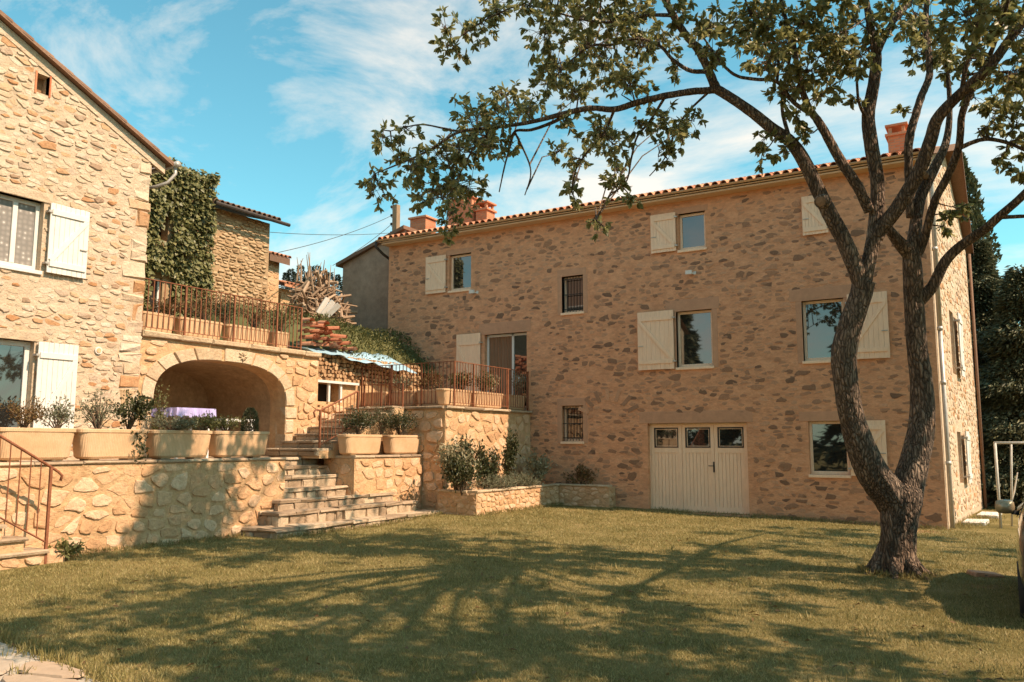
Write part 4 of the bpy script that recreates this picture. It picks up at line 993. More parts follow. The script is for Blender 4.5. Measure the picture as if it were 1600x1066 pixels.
# raised garden bed
def bed(name, label):
    o = thing(name, label, 'planting bed', (-11.2, 17.5, 0))
    x1 = -10.65; y0 = 16.02; y1 = 20.0; xe = fx(962, 780); zt = 0.64
    for (F, r, sd) in ((side(x1), rect(y0, y1, -0.05, zt - 0.05), 41), (front(y0), rect(-11.72, x1, -0.05, zt - 0.05), 42), (front(y1), rect(x1 + 0.02, xe, -0.05, zt - 0.05), 43), (side(xe), rect(y1, yF - 0.02, -0.05, zt - 0.05), 44)):
        masonry(o, F, r, [], 0.2, 0.11, 'stone_wall', gap=0.011, proud=0.014, seed=sd, fat=0.7, limit=120)
    b = MB(); b.box(x1 - 0.22, x1, y0, y1 + 0.2, -0.1, zt - 0.05); b.box(-11.74, x1 - 0.221, y0, y0 + 0.2, -0.1, zt - 0.05); b.box(x1 + 0.001, xe, y1, y1 + 0.18, -0.1, zt - 0.05); b.box(xe - 0.18, xe - 0.001, y1 + 0.181, yF - 0.01, -0.1, zt - 0.05)
    b.build('core', 'mortar_wall', o)
    R = random.Random(6)
    def run(F, a0, a1, th):
        a = a0
        while a < a1 - 0.02:
            l = min(R.uniform(0.35, 0.7), a1 - a)
            if a1 - a - l < 0.15: l = a1 - a
            m = MB(); block(m, F, a + 0.004, a + l - 0.004, zt - 0.048, zt, -th, 0.035, R, 0.006, 0.014); m.build('coping_slab', 'dressed_stone', o); a += l
    run(side(x1), y0, y1 + 0.18, 0.24); run(front(y0), -11.72, x1 - 0.25, 0.22); run(front(y1), x1 + 0.04, xe, 0.2)
    s = MB(); s.box(-11.72, x1 - 0.2, y0 + 0.18, yF - 0.02, 0.0, zt - 0.12); s.box(x1 - 0.2, xe - 0.17, y1 + 0.17, yF - 0.02, 0.0, zt - 0.12); s.build('soil', 'soil', o)
    return o
bed('raised_bed', 'low L-shaped stone bed with shrubs along the terrace wall and house')

# ------------------------------------------------------------------ steps
st = thing('stone_steps', 'broad rough stone steps climbing from the lawn between the two planter walls', 'steps', (-12.2, 13.5, 0))
R = random.Random(30)
zs = [0.17, 0.42, 0.62, 0.81, 1.04, 1.24, 1.43]
lower = [(-11.6, 10.92, 15.92), (-11.95, 11.30, 15.48), (-12.28, 11.63, 15.10), (-12.58, 11.97, 13.85), (-12.88, 11.97, 13.85), (-13.18, 11.97, 13.85), (-13.48, 11.97, 13.85)]
zb = -0.1
for i, (xf, ya, yb) in enumerate(lower):
    zt = zs[i]; xb = (lower[i + 1][0] - 0.12) if i < 6 else -14.5
    core = MB(); core.box(-13.6 if i < 6 else -14.5, xf - 0.09, ya + 0.07, yb - 0.02, zb, zt - 0.03)
    s = core.build('step', 'mortar_wall', st)
    def riser(F, a0, a1):
        a = a0
        while a < a1 - 0.02:
            l = min(R.uniform(0.22, 0.46), a1 - a)
            if a1 - a - l < 0.14: l = a1 - a
            b = MB(); block(b, F, a + 0.006, a + l - 0.006, zb, zt - 0.065, -0.16, R.uniform(-0.02, 0.012), R, 0.02, 0.03); b.build('stone', 'stone_step', s); a += l
    riser(side(xf), ya, yb)
    def slabs(x0, x1, y0, y1, alongy):
        p = y0 if alongy else x0; e = y1 if alongy else x1
        while p < e - 0.02:
            l = min(R.uniform(0.45, 0.85), e - p)
            if e - p - l < 0.2: l = e - p
            b = MB()
            if alongy: block(b, floorf(0), x0, x1, p + 0.004, p + l - 0.004, zt - 0.062, zt + R.uniform(-0.014, 0.012), R, 0.02, 0.016)
            else: block(b, floorf(0), p + 0.004, p + l - 0.004, y0, y1, zt - 0.062, zt + R.uniform(-0.014, 0.012), R, 0.02, 0.016)
            b.build('tread_slab', 'stone_step', s); p += l
    if i < 3:
        riser(front(ya), (-13.05, -12.95, -12.75)[i] if i else -12.52, xf - 0.17) if i else riser(front(ya), -12.50, xf - 0.17)
        slabs(xb, xf + 0.025, ya - 0.02, yb, True); slabs(-12.5, xb, ya - 0.02, lower[i + 1][1] + 0.1, False)
    elif i < 6: slabs(xb, xf + 0.025, ya, yb, True)
    else: slabs(-14.45, xf + 0.02, ya + 0.01, 13.32, True)
    zb = zt - 0.06
# upper flight, climbing away along the arch pillar
up_ = thing('upper_steps', 'shaded flight of stone steps beside the arch pillar, climbing to the upper terrace', 'steps', (-13.7, 13.3, zW))
nr = 7; rise = (zT - zW) / nr
for i in range(nr):
    y0 = 13.3 + i * 0.42; zt = zW + rise * (i + 1)
    s = MB().box(-14.5, -12.95, y0 + 0.05, 16.29, zt - rise - 0.05, zt - 0.05).build('step', 'mortar_wall', up_)
    a = -14.5
    while a < -12.97:
        l = min(R.uniform(0.3, 0.6), -12.95 - a)
        b = MB(); block(b, front(y0), a + 0.005, a + l - 0.005, zt - rise, zt - 0.05, -0.12, R.uniform(-0.02, 0.01), R, 0.01, 0.02); b.build('stone', 'stone_step', s)
        b = MB(); block(b, floorf(0), a + 0.004, a + l - 0.004, y0 - 0.03, y0 + 0.45, zt - 0.048, zt, R, 0.008, 0.012); b.build('tread_slab', 'stone_step', s); a += l
# stairs at the far left with a stone cheek
fs = thing('side_steps', 'stone stairs at the far left rising along the retaining wall beside a rusty handrail', 'steps', (-12.2, 6.0, 0))
for i in range(7):
    zt = 0.2 * (i + 1); y1 = 7.0 - i * 0.31
    s = MB().box(xW + 0.03, -12.02, 3.6, y1 - 0.04, -0.2 if i == 0 else zt - 0.2, zt - 0.05).build('step', 'mortar_wall', fs)
    b = MB(); block(b, floorf(0), xW + 0.03, -11.98, 3.6, y1, zt - 0.048, zt, R, 0.008, 0.014); b.build('tread_slab', 'stone_step', s)
    masonry(s, side(-12.02), rect(4.2, y1 - 0.03, zt - 0.2 if i else -0.1, zt - 0.05), [], 0.34, 0.17, 'stone_wall', gap=0.01, proud=0.03, seed=50 + i, fat=0.65)
b = MB(); block(b, side(-12.05), 7.0, 7.28, -0.1, 0.17, -0.4, 0.03, R, 0.02, 0.05); b.build('corner_stone', 'stone_wall', fs)

# ------------------------------------------------------------------ iron railings
def railing(name, label, pts, h, posts, nbar, lift=0.08, r=0.011, post_r=0.02, foot=None, top_r=0.017):
    """pts: foot line (3D points); posts: list of fractions; straight pieces"""
    o = thing(name, label, 'railing', pts[0])
    P = [Vector(p) for p in pts]
    U = Vector((0, 0, 1))
    for i in range(len(P) - 1):
        A, B = P[i], P[i + 1]
        MB().bar(A + U * h, B + U * h, 0.042, 0.016).build('top_rail', 'rust_iron', o)
        MB().bar(A + U * lift, B + U * lift, 0.03, 0.012).build('bottom_rail', 'rust_iron', o)
        n = nbar[i]
        for k in range(1, n):
            p = A.lerp(B, k / n); MB().tube([p + U * lift, p + U * h], r, 6).build('bar', 'rust_iron', o)
    for (i, t) in posts:
        p = P[i].lerp(P[min(i + 1, len(P) - 1)], t); MB().bar(p - U * (foot or 0.03), p + U * (h + 0.005), post_r * 1.8, post_r * 1.8).build('post', 'rust_iron', o)
    return o
zr = zTopA + 0.11; xr = xP - 0.03
railing('iron_railing', 'rusty railing on the upper terrace above the stone arch', [(xr, yC + 0.03, zr), (xr, py_(473, 480), zr), (xr - 1.6, py_(473, 480), zr)], 1.04,
        [(0, 0.0), (0, 0.235), (0, 0.53), (0, 0.82), (1, 0.0), (1, 1.0)], [34, 12])
xt = xT - 0.02; yt = on(0, xt, 710, 600).y; zt_ = zT + 0.005
f1 = [(on(0, xt, q, 600).y - yt) / (yF - 0.05 - yt) for q in (740, 793)]
railing('iron_railing', 'rusty railing round the terrace in front of the long house', [(-14.75, yt, zt_), (xt, yt, zt_), (xt, yF - 0.05, zt_)], 1.1, [(0, 0.0), (0, 0.33), (0, 0.66), (1, 0.0), (1, f1[0]), (1, f1[1]), (1, 0.985)], [26, 30])
sr = thing('stair_handrail', 'rusty handrail with curled end climbing the shaded upper steps', 'railing', (-13.0, 13.4, zW))
def slz(y): return zW + max(0, (y - 13.3)) / 0.42 * rise
hp = [Vector((-13.0, y, slz(y) + 0.95)) for y in (13.4, 13.8, 14.2, 14.6)]
MB().tube([hp[0] + Vector((0, -0.16, -0.16)), hp[0] + Vector((0, -0.2, -0.05)), hp[0] + Vector((0, -0.14, 0.01))] + hp, 0.02, 8).build('top_rail', 'rust_iron', sr, smooth=True)
MB().tube([p - Vector((0, 0, 0.75)) for p in hp], 0.014, 6).build('bottom_rail', 'rust_iron', sr)
for y in (13.4, 14.6): MB().bar((-13.0, y, slz(y) - 0.05), (-13.0, y, slz(y) + 0.95), 0.038, 0.038).build('post', 'rust_iron', sr)
for k in range(1, 10):
    y = 13.4 + k * 1.2 / 10; MB().tube([(-13.0, y, slz(y) + 0.2), (-13.0, y, slz(y) + 0.95)], 0.009, 6).build('bar', 'rust_iron', sr)
A = on(1, 16.2, 569, 620); B = on(1, 16.2, 629, 620)
railing('landing_railing', 'short rusty railing in front of the terrace wall above the two planters', [(A.x, 16.2, 2.34), (B.x, 16.2, 2.34)], 0.85, [(0, 0.0), (0, 0.45), (0, 1.0)], [9], foot=0.9)
# handrail at the far left
lr = thing('stair_handrail', 'rusty handrail beside the stone stairs at the far left edge', 'railing', (-12.0, 7.0, 0))
xh = -12.03
tp = [Vector((xh, 7.12, 1.17)), Vector((xh, 7.14, 1.24)), Vector((xh, 7.08, 1.30)), Vector((xh, 6.9, 1.41)), Vector((xh, 4.6, 2.78))]
MB().tube(tp, 0.02, 8).build('top_rail', 'rust_iron', lr, smooth=True)
MB().tube([(xh, 6.97, 0.30), (xh, 4.6, 1.72)], 0.014, 6).build('bottom_rail', 'rust_iron', lr)
MB().bar((xh, 6.97, 0.0), (xh, 6.97, 1.38), 0.036, 0.036).build('post', 'rust_iron', lr)
MB().bar((xh, 5.5, 0.6), (xh, 5.5, 2.24), 0.036, 0.036).build('post', 'rust_iron', lr)
for k in range(1, 16):
    y = 6.97 - k * 0.147; MB().tube([(xh, y, 0.30 + (6.97 - y) * 0.6), (xh, y, 1.37 + (6.97 - y) * 0.595)], 0.009, 6).build('bar', 'rust_iron', lr)

# ------------------------------------------------------------------ planters
def planter_proto(L_, W_, H_, mat='planter_clay'):
    """long trough with a rolled rim, rounded ends and two feet; origin at its base centre, long side on X"""
    def ring(l, w, r, z, n=5):
        pts = []
        for (sx, sy, t0) in ((1, 1, 0), (-1, 1, 90), (-1, -1, 180), (1, -1, 270)):
            for k in range(n + 1):
                t = math.radians(t0 + 90 * k / n); pts.append((sx * (l / 2 - r) + r * math.cos(t), sy * (w / 2 - r) + r * math.sin(t), z))
        return pts
    o = thing('planter', '', 'planter', (0, 0, 0))
    rr = min(W_ * 0.35, 0.12)
    prof = [(0.72, 0.62, 0.05), (0.80, 0.72, 0.055), (0.87, 0.82, 0.12), (0.93, 0.91, 0.6), (0.96, 0.95, 0.88), (1.0, 1.0, 0.89), (1.0, 1.0, 0.98), (0.985, 0.97, 1.0), (0.95, 0.86, 1.0), (0.93, 0.82, 0.9), (0.90, 0.78, 0.86)]
    b = MB(); rings = [ring(L_ * a, W_ * c, rr * c, H_ * z) for a, c, z in prof]; n = len(rings[0])
    for r in rings: b.v += r
    for i in range(len(rings) - 1):
        for j in range(n): b.f.append((i * n + j, i * n + (j + 1) % n, (i + 1) * n + (j + 1) % n, (i + 1) * n + j))
    b.f.append(tuple(range(n))[::-1])
    b.build('trough', mat, o, smooth=False, local=True)
    s = MB(); s.v = ring(L_ * 0.91, W_ * 0.79, rr * 0.8, H_ * 0.87); s.f = [tuple(range(n))]; s.build('soil', 'soil', o, local=True)
    for sx in (-1, 1):
        f = MB(); f.box(sx * L_ * 0.27 - 0.07, sx * L_ * 0.27 + 0.07, -W_ * 0.3, W_ * 0.3, 0, H_ * 0.055); f.build('foot', 'dressed_stone', o, local=True)
    return o
proto = planter_proto(1.0, 0.42, 0.5)
used = [False]
def planter(loc, length, rz, label, group, sc=1.0):
    if not used[0]: o = proto; used[0] = True
    else: o = copy_tree(proto)
    o.location = loc; o.rotation_euler = (0, 0, rz); o.scale = (length, sc, sc)
    o['label'] = label; o['group'] = group; o['category'] = 'planter'
    return o
Hh = math.pi / 2
ww = side(xW)
for i, (l, r, lb) in enumerate(((-8, 119, 'clay planter farthest left on the retaining wall, behind the rusty handrail'), (122, 233, 'clay planter second from the left on the retaining wall, dark green shrub in it'), (237, 332, 'clay planter third from the left on the retaining wall'), (335, 421, 'clay planter on the retaining wall nearest the steps'))):
    ya = on(0, xW - 0.1, l, 700).y; yb = on(0, xW - 0.1, r, 700).y
    planter((xW - 0.24, (ya + yb) / 2, zW), yb - ya, Hh + random.uniform(-0.015, 0.015), lb, 'planters on the low retaining wall', 1.0)
for l, r, lb in ((533, 604, 'left of the two clay planters on the wall block right of the steps'), (607, 663, 'right of the two clay planters on the wall block right of the steps')):
    ya = on(0, -12.5, l, 695).y; yb = on(0, -12.5, r, 695).y
    planter((-12.64, (ya + yb) / 2, zW + 0.01), min(yb - ya, 1.25), Hh, lb, 'planters right of the steps', 0.92)
words = ['first', 'second', 'third', 'fourth']
for i, (l, r) in enumerate(((222, 279), (282, 355), (358, 428), (431, 457))):
    ya = on(0, xP - 0.15, l, 510).y; yb = on(0, xP - 0.15, r, 510).y
    planter((xP - 0.36, (ya + yb) / 2, zTopA + 0.11), yb - ya - 0.03, Hh, 'clay planter behind the railing above the arch, %s from the left' % words[i], 'planters above the arch', 0.84)
for i, (l, r) in enumerate(((690, 738), (742, 792), (795, 826), (828, 843))):
    ya = on(0, xT - 0.1, l, 610).y; yb = on(0, xT - 0.1, r, 610).y
    planter((xT - 0.3, max((ya + yb) / 2, yt + 0.4), zT), max(0.55, yb - ya - 0.06), Hh, 'clay planter on the sunny side of the terrace, %s from the railing corner' % words[i], 'planters on the house terrace', 0.86)
for i in range(3):
    planter((xT - 0.85 - i * 0.92, yt + 0.24, zT), 0.88, 0, 'clay planter on the shaded side of the terrace, %s from the railing corner' % words[i], 'planters on the house terrace', 0.86)
# ------------------------------------------------------------------ village behind
ivy = thing('ivy_house', 'tall old building covered in ivy behind the upper terrace', 'house', (-20, 14.5, 4))
yi0, yi1 = 12.4, on(0, -19.8, 325, 350).y; zi = on(0, -19.8, 290, 268).z
iw = [ (on(0, -19.8, 246, 355).y, on(0, -19.8, 263, 355).y, on(0, -19.8, 255, 376).z, on(0, -19.8, 255, 334).z),
       (on(0, -19.8, 232, 460).y, on(0, -19.8, 253, 460).y, 5.05, on(0, -19.8, 242, 432).z)]
FI = side(-19.8); b = MB(); panel(b, FI, rect(yi0, yi1, 3.5, zi), [rect(*q) for q in iw], 4.0, 0.3)
b.build('wall', 'mortar_cottage', ivy)
MB().fbox(FI, yi0 + .1, yi1 - .1, 3.6, zi - .1, -0.5, -0.4).build('shade_backing', 'interior_shade', ivy)  # black sheet that paints the darkness seen in the window holes
window(ivy, FI, *iw[1], c=-0.16, fw=0.07, paint='white_paint')
N = 9000; P = np.empty((N, 3)); Dn = np.empty((N, 3))
u = rng.random(N); P[:, 1] = yi0 + 0.4 + u * (yi1 - yi0 - 0.35); P[:, 2] = 4.6 + rng.random(N) * (zi - 4.55)
bul = 0.12 + 0.16 * (np.sin(P[:, 1] * 4.1 + 1) * np.sin(P[:, 2] * 3.3) + 1) * 0.6
P[:, 0] = -19.8 + rng.random(N) ** 0.6 * bul
k = rng.random(N) < 0.16; P[k, 2] = zi - 0.05 + rng.random(k.sum()) * 0.22; P[k, 0] = -19.8 - rng.random(k.sum()) * 2.0 + 0.2
k2 = rng.random(N) < 0.10; P[k2, 1] = yi1 + rng.random(k2.sum()) * 0.14 - 0.02; P[k2, 0] = -19.8 - rng.random(k2.sum()) * 0.8 + 0.2
keep = np.ones(N, bool)
q = iw[0]; keep &= ~((P[:, 1] > q[0]) & (P[:, 1] < q[1]) & (P[:, 2] > q[2]) & (P[:, 2] < q[3]))
q = iw[1]; keep &= ~((P[:, 1] > q[0] - .1) & (P[:, 1] < q[1] + .25) & (P[:, 2] < q[3] + .15))
Dn[:] = np.array([0.55, 0, -0.75]) + rng.normal(size=(N, 3)) * 0.45
Nn = np.array([1.0, 0, 0.5]) + rng.normal(size=(N, 3)) * 0.45
leaf_object('ivy_leaves', 'leaf_ivy', P[keep], Dn[keep], rng.uniform(0.10, 0.19, keep.sum()), rng.uniform(0.09, 0.15, keep.sum()), ivy, 0.12, Nn[keep])

cot = thing('stone_cottage', 'brown rubble cottage with tiled eave right of the ivy covered building', 'house', (-20, 17, 4))
yc0, yc1 = yi1 - 0.02, on(0, -20, 420, 400).y; zc = on(0, -20, 372, 330).z - 0.1
FC = side(-20.0); MB().fbox(FC, yc0, yc1, 3.5, zc, -4, 0).build('wall', 'mortar_cottage', cot)
masonry(cot, FC, rect(yc0, yc1 - 0.02, 4.2, zc), [], 0.26, 0.10, 'stone_cottage', gap=0.016, proud=0.035, seed=61, fat=0.65, limit=120, keep=0.95)
er = MB(); er.add([(-19.6, yc0, zc - 0.02), (-19.6, yc1 + 0.12, zc - 0.02), (-24, yc1 + 0.12, zc + 1.2), (-24, yc0, zc + 1.2), (-19.6, yc0, zc + 0.06), (-19.6, yc1 + 0.12, zc + 0.06), (-24, yc1 + 0.12, zc + 1.28), (-24, yc0, zc + 1.28)],
                  [(3, 2, 1, 0), (4, 5, 6, 7), (0, 1, 5, 4), (1, 2, 6, 5)])
cr2 = er.build('roof', 'old_tile', cot)
R = random.Random(70); i = 0
y = yc0 + 0.1
while y < yc1 + 0.15:
    t = D.objects.new('roof_tile', otile); COL.objects.link(t); t.parent = cr2
    t.location = Vector((-19.56, y, zc + 0.05)) - WLOC[cr2.name]; t.rotation_euler = (math.atan(0.27), 0, Hh); y += 0.2
MB().tube([(-19.5, yc0, zc - 0.02), (-19.5, yc1 + 0.35, zc - 0.04)], 0.06, 8).build('gutter', 'dark_iron', cot)

far = thing('ochre_house', 'small ochre house with deep tiled eave behind the stone cottage', 'house', (-23, 21, 4))
y0 = on(0, -22.5, 415, 420).y; y1 = on(0, -22.5, 436, 430).y; ze_ = on(0, -22.5, 433, 408).z
MB().box(-27, -22.5, y0, y1, 3.5, ze_).build('wall', 'mortar_wall', far)
masonry(far, side(-22.5), rect(y0, y1, 4, ze_), [], 0.3, 0.18, 'stone_wall', gap=0.016, proud=0.02, seed=63, limit=40)
fr_ = MB(); fr_.add([(-22.2, y0 - .1, ze_ - 0.12), (-22.2, y1 + 0.22, ze_ - 0.14), (-26, y1 + 0.22, ze_ + 1.1), (-26, y0 - .1, ze_ + 1.1), (-22.2, y0 - .1, ze_ + 0.14), (-22.2, y1 + 0.22, ze_ + 0.12), (-26, y1 + 0.22, ze_ + 1.24), (-26, y0 - .1, ze_ + 1.24)], [(3, 2, 1, 0), (4, 5, 6, 7), (0, 1, 5, 4), (1, 2, 6, 5)])
fr_ = fr_.build('roof', 'old_tile', far)
y = y0
while y < y1 + 0.2:
    t = D.objects.new('roof_tile', tile_me); COL.objects.link(t); t.parent = fr_; t.location = Vector((-22.16, y, ze_ + 0.12)) - WLOC[fr_.name]; t.rotation_euler = (math.atan(0.27), 0, Hh); y += 0.2
shed = thing('tile_roofed_shed', 'low ochre shed with red tile roof edge and dark openings behind the upper railing', 'shed', (-23.5, 23, 4))
s0 = on(0, -23.5, 436, 450).y; s1 = on(0, -23.5, 492, 470).y; sz = on(0, -23.5, 460, 455).z
ho = [(s0 + 0.1, s0 + 0.75, 4.5, on(0, -23.5, 455, 480).z)]
b = MB(); panel(b, side(-23.5), rect(s0 - 1.2, s1, 3.5, sz), [rect(s0 - 1.0, s0 + 0.1, 4.5, on(0, -23.5, 430, 455).z), rect(s0 + 0.75, s0 + 1.3, 4.5, on(0, -23.5, 455, 474).z)], 3.0, 0.4); b.build('wall', 'mortar_wall', shed)
MB().fbox(side(-23.5), s0 - 1.1, s1 - .1, 3.6, sz - .1, -0.6, -0.45).build('shade_backing', 'interior_shade', shed)  # shade in the shed openings, painted as a near-black sheet
b = MB(); b.add([(-23.1, s0 - 0.1, sz + 0.02), (-23.1, s1 + 0.2, sz - 0.02), (-26, s1 + 0.2, sz + 0.75), (-26, s0 - 0.1, sz + 0.8), (-23.1, s0 - 0.1, sz + 0.16), (-23.1, s1 + 0.2, sz + 0.12), (-26, s1 + 0.2, sz + 0.9), (-26, s0 - 0.1, sz + 0.94)], [(3, 2, 1, 0), (4, 5, 6, 7), (0, 1, 5, 4), (1, 2, 6, 5)])
shr = b.build('roof', 'roof_tile', shed)
y = s0
while y < s1 + 0.1:
    t = D.objects.new('roof_tile', tile_me); COL.objects.link(t); t.parent = shr
    t.location = Vector((-23.06, y, sz + 0.12)) - WLOC[shr.name]; t.rotation_euler = (math.atan(0.27), 0, Hh); y += 0.2

# grey rendered wing left of the long house
wing = thing('grey_wing', 'grey brown rendered outbuilding in shade joined to the left end of the long house', 'house', (-18, 21.2, 3))
yW = 21.2; pA = on(1, yW, 536, 414); pB = on(1, yW, 604, 376)
wx0, wx1 = pA.x, xL + 0.05
zB1 = pA.z + (pB.z - pA.z) * (wx1 - pA.x) / (pB.x - pA.x)
b = MB(); b.add([(wx0, yW, 2.5), (wx1, yW, 2.5), (wx1, yW, zB1), (wx0, yW, pA.z), (wx0, yW + 5, 2.5), (wx1, yW + 5, 2.5), (wx1, yW + 5, zB1), (wx0, yW + 5, pA.z)], [(0, 1, 2, 3), (4, 0, 3, 7), (5, 4, 7, 6)])
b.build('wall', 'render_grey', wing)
b = MB(); s_ = (zB1 - pA.z) / (wx1 - wx0)
b.add([(wx0 - 0.2, yW - 0.15, pA.z - 0.2 * s_), (wx1, yW - 0.15, zB1), (wx1, yW + 5.2, zB1), (wx0 - 0.2, yW + 5.2, pA.z - 0.2 * s_), (wx0 - 0.2, yW - 0.15, pA.z - 0.2 * s_ + 0.12), (wx1, yW - 0.15, zB1 + 0.12), (wx1, yW + 5.2, zB1 + 0.12), (wx0 - 0.2, yW + 5.2, pA.z - 0.2 * s_ + 0.12)], [(3, 2, 1, 0), (4, 5, 6, 7), (0, 1, 5, 4), (4, 7, 3, 0), (5, 6, 2, 1)])
b.build('roof', 'old_tile', wing)

# utility pole, insulators, wires
pp = on(1, 30, 618, 400); pt = on(1, 30, 618, 321)
pole = thing('utility_pole', 'brown wooden utility pole with insulators rising behind the roof', 'pole', (pp.x, 30, 4))
MB().box(pp.x - 0.13, pp.x + 0.13, 29.87, 30.13, 4.0, pt.z).build('post', 'pole_wood', pole)
wire_ends = []
for i in range(4):
    z = pt.z - 0.15 - i * 0.42; m = MB(); m.tube([(pp.x - 0.1, 30, z), (pp.x - 0.28, 30, z), (pp.x - 0.28, 30, z + 0.06)], 0.015, 6)
    m.lathe([(0.0, 0.05), (0.06, 0.06), (0.07, 0.13), (0.04, 0.17), (0.0, 0.18)], 8, (pp.x - 0.28, 30, z)); m.build('insulator', 'dark_iron', pole); wire_ends.append(Vector((pp.x - 0.28, 30, z + 0.1)))
def wire(a, b, sag, label):
    pts = [a.lerp(b, t / 24) - Vector((0, 0, sag * 4 * (t / 24) * (1 - t / 24))) for t in range(25)]
    tag(MB().tube(pts, 0.013, 4).build('overhead_wire', 'dark_iron', None), label, 'wire', 'overhead wires')
wire(wire_ends[1], Vector((-19.9, yc1 + 0.3, on(0, -19.9, 425, 392).z)), 0.15, 'thin wire rising from the stone cottage to the pole')
wire(wire_ends[3], on(0, -24, 422, 363), 0.1, 'level thin wire from the cottage roof to the pole')
wire(wire_ends[2], on(1, 23, 520, 415), 0.1, 'steep thin wire slanting from the brushwood to the pole')

# far firs on the hill
def conifer(name, label, cat, loc, h, r, n, mat, leafl, group=None, droop=0.25, trunk_r=None, gaps=0.0, seed=0, wscale=0.35):
    g = np.random.default_rng(seed); o = thing(name, label, cat, loc, 0, group)
    t = g.random(n) ** 0.8; t = 0.06 + 0.94 * t
    layer = np.floor(t * 16) / 16 + g.normal(size=n) * 0.012
    zz = np.clip(layer, 0.04, 1.0); rr = r * (1 - zz) ** 0.85 * (0.35 + 0.65 * g.random(n) ** 0.5) + 0.02 * r
    rr *= 1 + 0.25 * np.sin(zz * 40 + g.random() * 6)
    th = g.random(n) * 2 * math.pi
    P = np.stack([rr * np.cos(th), rr * np.sin(th), zz * h - droop * rr + g.normal(size=n) * 0.012 * h], 1) + np.array(loc)
    Dr = np.stack([np.cos(th), np.sin(th), np.full(n, -0.35)], 1) + g.normal(size=(n, 3)) * 0.35
    leaf_object('crown', mat, P, Dr, g.uniform(0.6, 1.3, n) * leafl, g.uniform(0.6, 1.3, n) * leafl * wscale, o, 0.15)
    tr = trunk_r or r * 0.08
    MB().tube([Vector(loc) + Vector((0, 0, h * q)) for q in (-0.05, 0.4, 0.97)], [tr, tr * 0.7, tr * 0.1], 7).build('trunk', 'bark', o)
    return o
firs = [(455, 418, 7.0), (470, 412, 9.5), (487, 414, 7.5), (505, 422, 7.0), (497, 412, 8.5), (516, 424, 6.0), (447, 424, 6.0), (528, 428, 5.5), (462, 425, 6.0), (480, 424, 6.0), (540, 432, 5.0)]
for i, (px, py, h) in enumerate(firs):
    d = 205 + (i * 37 % 30); top = atd(d, px, py); h *= 1.25
    conifer('fir_tree', 'distant dark fir in the row on the hill behind the brushwood heap', 'tree', (top.x, top.y, top.z - h), h, h * 0.24, 700, 'needle_far', 0.75, 'firs on the far hill', seed=100 + i)
g_ = atd(200, 490, 470)

# ------------------------------------------------------------------ bank behind the terrace: brushwood, tiles, logs, tarp
def bz(x, y): return bank_z(x, y)
br = thing('brushwood_heap', 'tall heap of cut branches and split logs beside the grey outbuilding', 'wood pile', (-18.5, 18.8, 5.4))
R = random.Random(80); lg = MB(); n = 0
hc = Vector((-18.2, 18.6, 0))
for i in range(230):
    a = R.uniform(0, 2 * math.pi); rr = R.random() ** 0.6 * 1.1
    p = Vector((hc.x + rr * math.cos(a) * 0.75, hc.y + rr * math.sin(a), 0)); top = 1.5 * (1 - (rr / 1.25) ** 1.6)
    p.z = bz(p.x, p.y) + R.uniform(0.0, max(0.1, top))
    d = Vector((R.uniform(-0.4, 0.6), R.uniform(-1, 1), R.uniform(-0.15, 0.9))).normalized() * R.uniform(0.35, 0.95)
    rad = R.uniform(0.018, 0.06); b = MB(); b.tube([p - d * 0.5, p, p + d * 0.5], [rad, rad * 0.95, rad * 0.8], 6); b.build('branch', 'dead_branch', br)
for i in range(26):
    p = Vector((R.uniform(-18.7, -17.8), R.uniform(18.0, 18.8), 0)); p.z = bz(p.x, p.y) + R.uniform(0.5, 1.1)
    d = Vector((R.uniform(-0.25, 0.3), R.uniform(-0.25, 0.55), 1)).normalized() * R.uniform(0.5, 1.2)
    b = MB(); b.tube([p, p + d * 0.5 + Vector((R.uniform(-.06, .06), R.uniform(-.06, .06), 0)), p + d], [0.028, 0.022, 0.008], 5); b.build('branch', 'dead_branch', br)
pa = on(1, 18.0, 495, 495); 
for i in range(3):
    p = on(1, 17.7, 497 + i * 7, 490 + i * 2); q_ = on(1, 17.9, 512 + i * 9, 466 + i * 5)
    tag(MB().bar(p, q_, 0.16, 0.05, (1, 0, 0.3)).build('pale_plank', 'pale_plank', None, bevel=0.006), 'pale weathered plank leaning on the brushwood heap', 'plank', 'pale planks on the brushwood')
# stacks of spare roof tiles
ts = thing('tile_stack', 'stacked orange roof tiles on the bank above the blue tarpaulin', 'tile stack', (-15.7, 16.2, 4.2))
R = random.Random(81)
for i, (px, py) in enumerate([(468, 540), (478, 540), (470, 530), (480, 530), (470, 520), (481, 521), (472, 511), (482, 511), (474, 503), (490, 541), (498, 542), (492, 532), (500, 534), (494, 523), (503, 525), (497, 515), (506, 516), (500, 507), (510, 543), (520, 546), (514, 534), (517, 527), (530, 548), (525, 540), (540, 549)]):
    p = on(0, -15.45, px, py); m = canal('roof_tile', 'roof_tile', 0.42, 0.1, 0.085, 0.02) if i == 0 else m
    t = D.objects.new('roof_tile', m); COL.objects.link(t); t.parent = ts; t.location = p - WLOC[ts.name]; t.rotation_euler = (R.uniform(-0.1, 0.1), R.uniform(-0.15, 0.15), -Hh + R.uniform(-0.5, 0.5))
MB().box(-16.3, -15.25, 14.9, 17.3, 3.6, 4.05).build('stone_base', 'mortar_wall', ts)
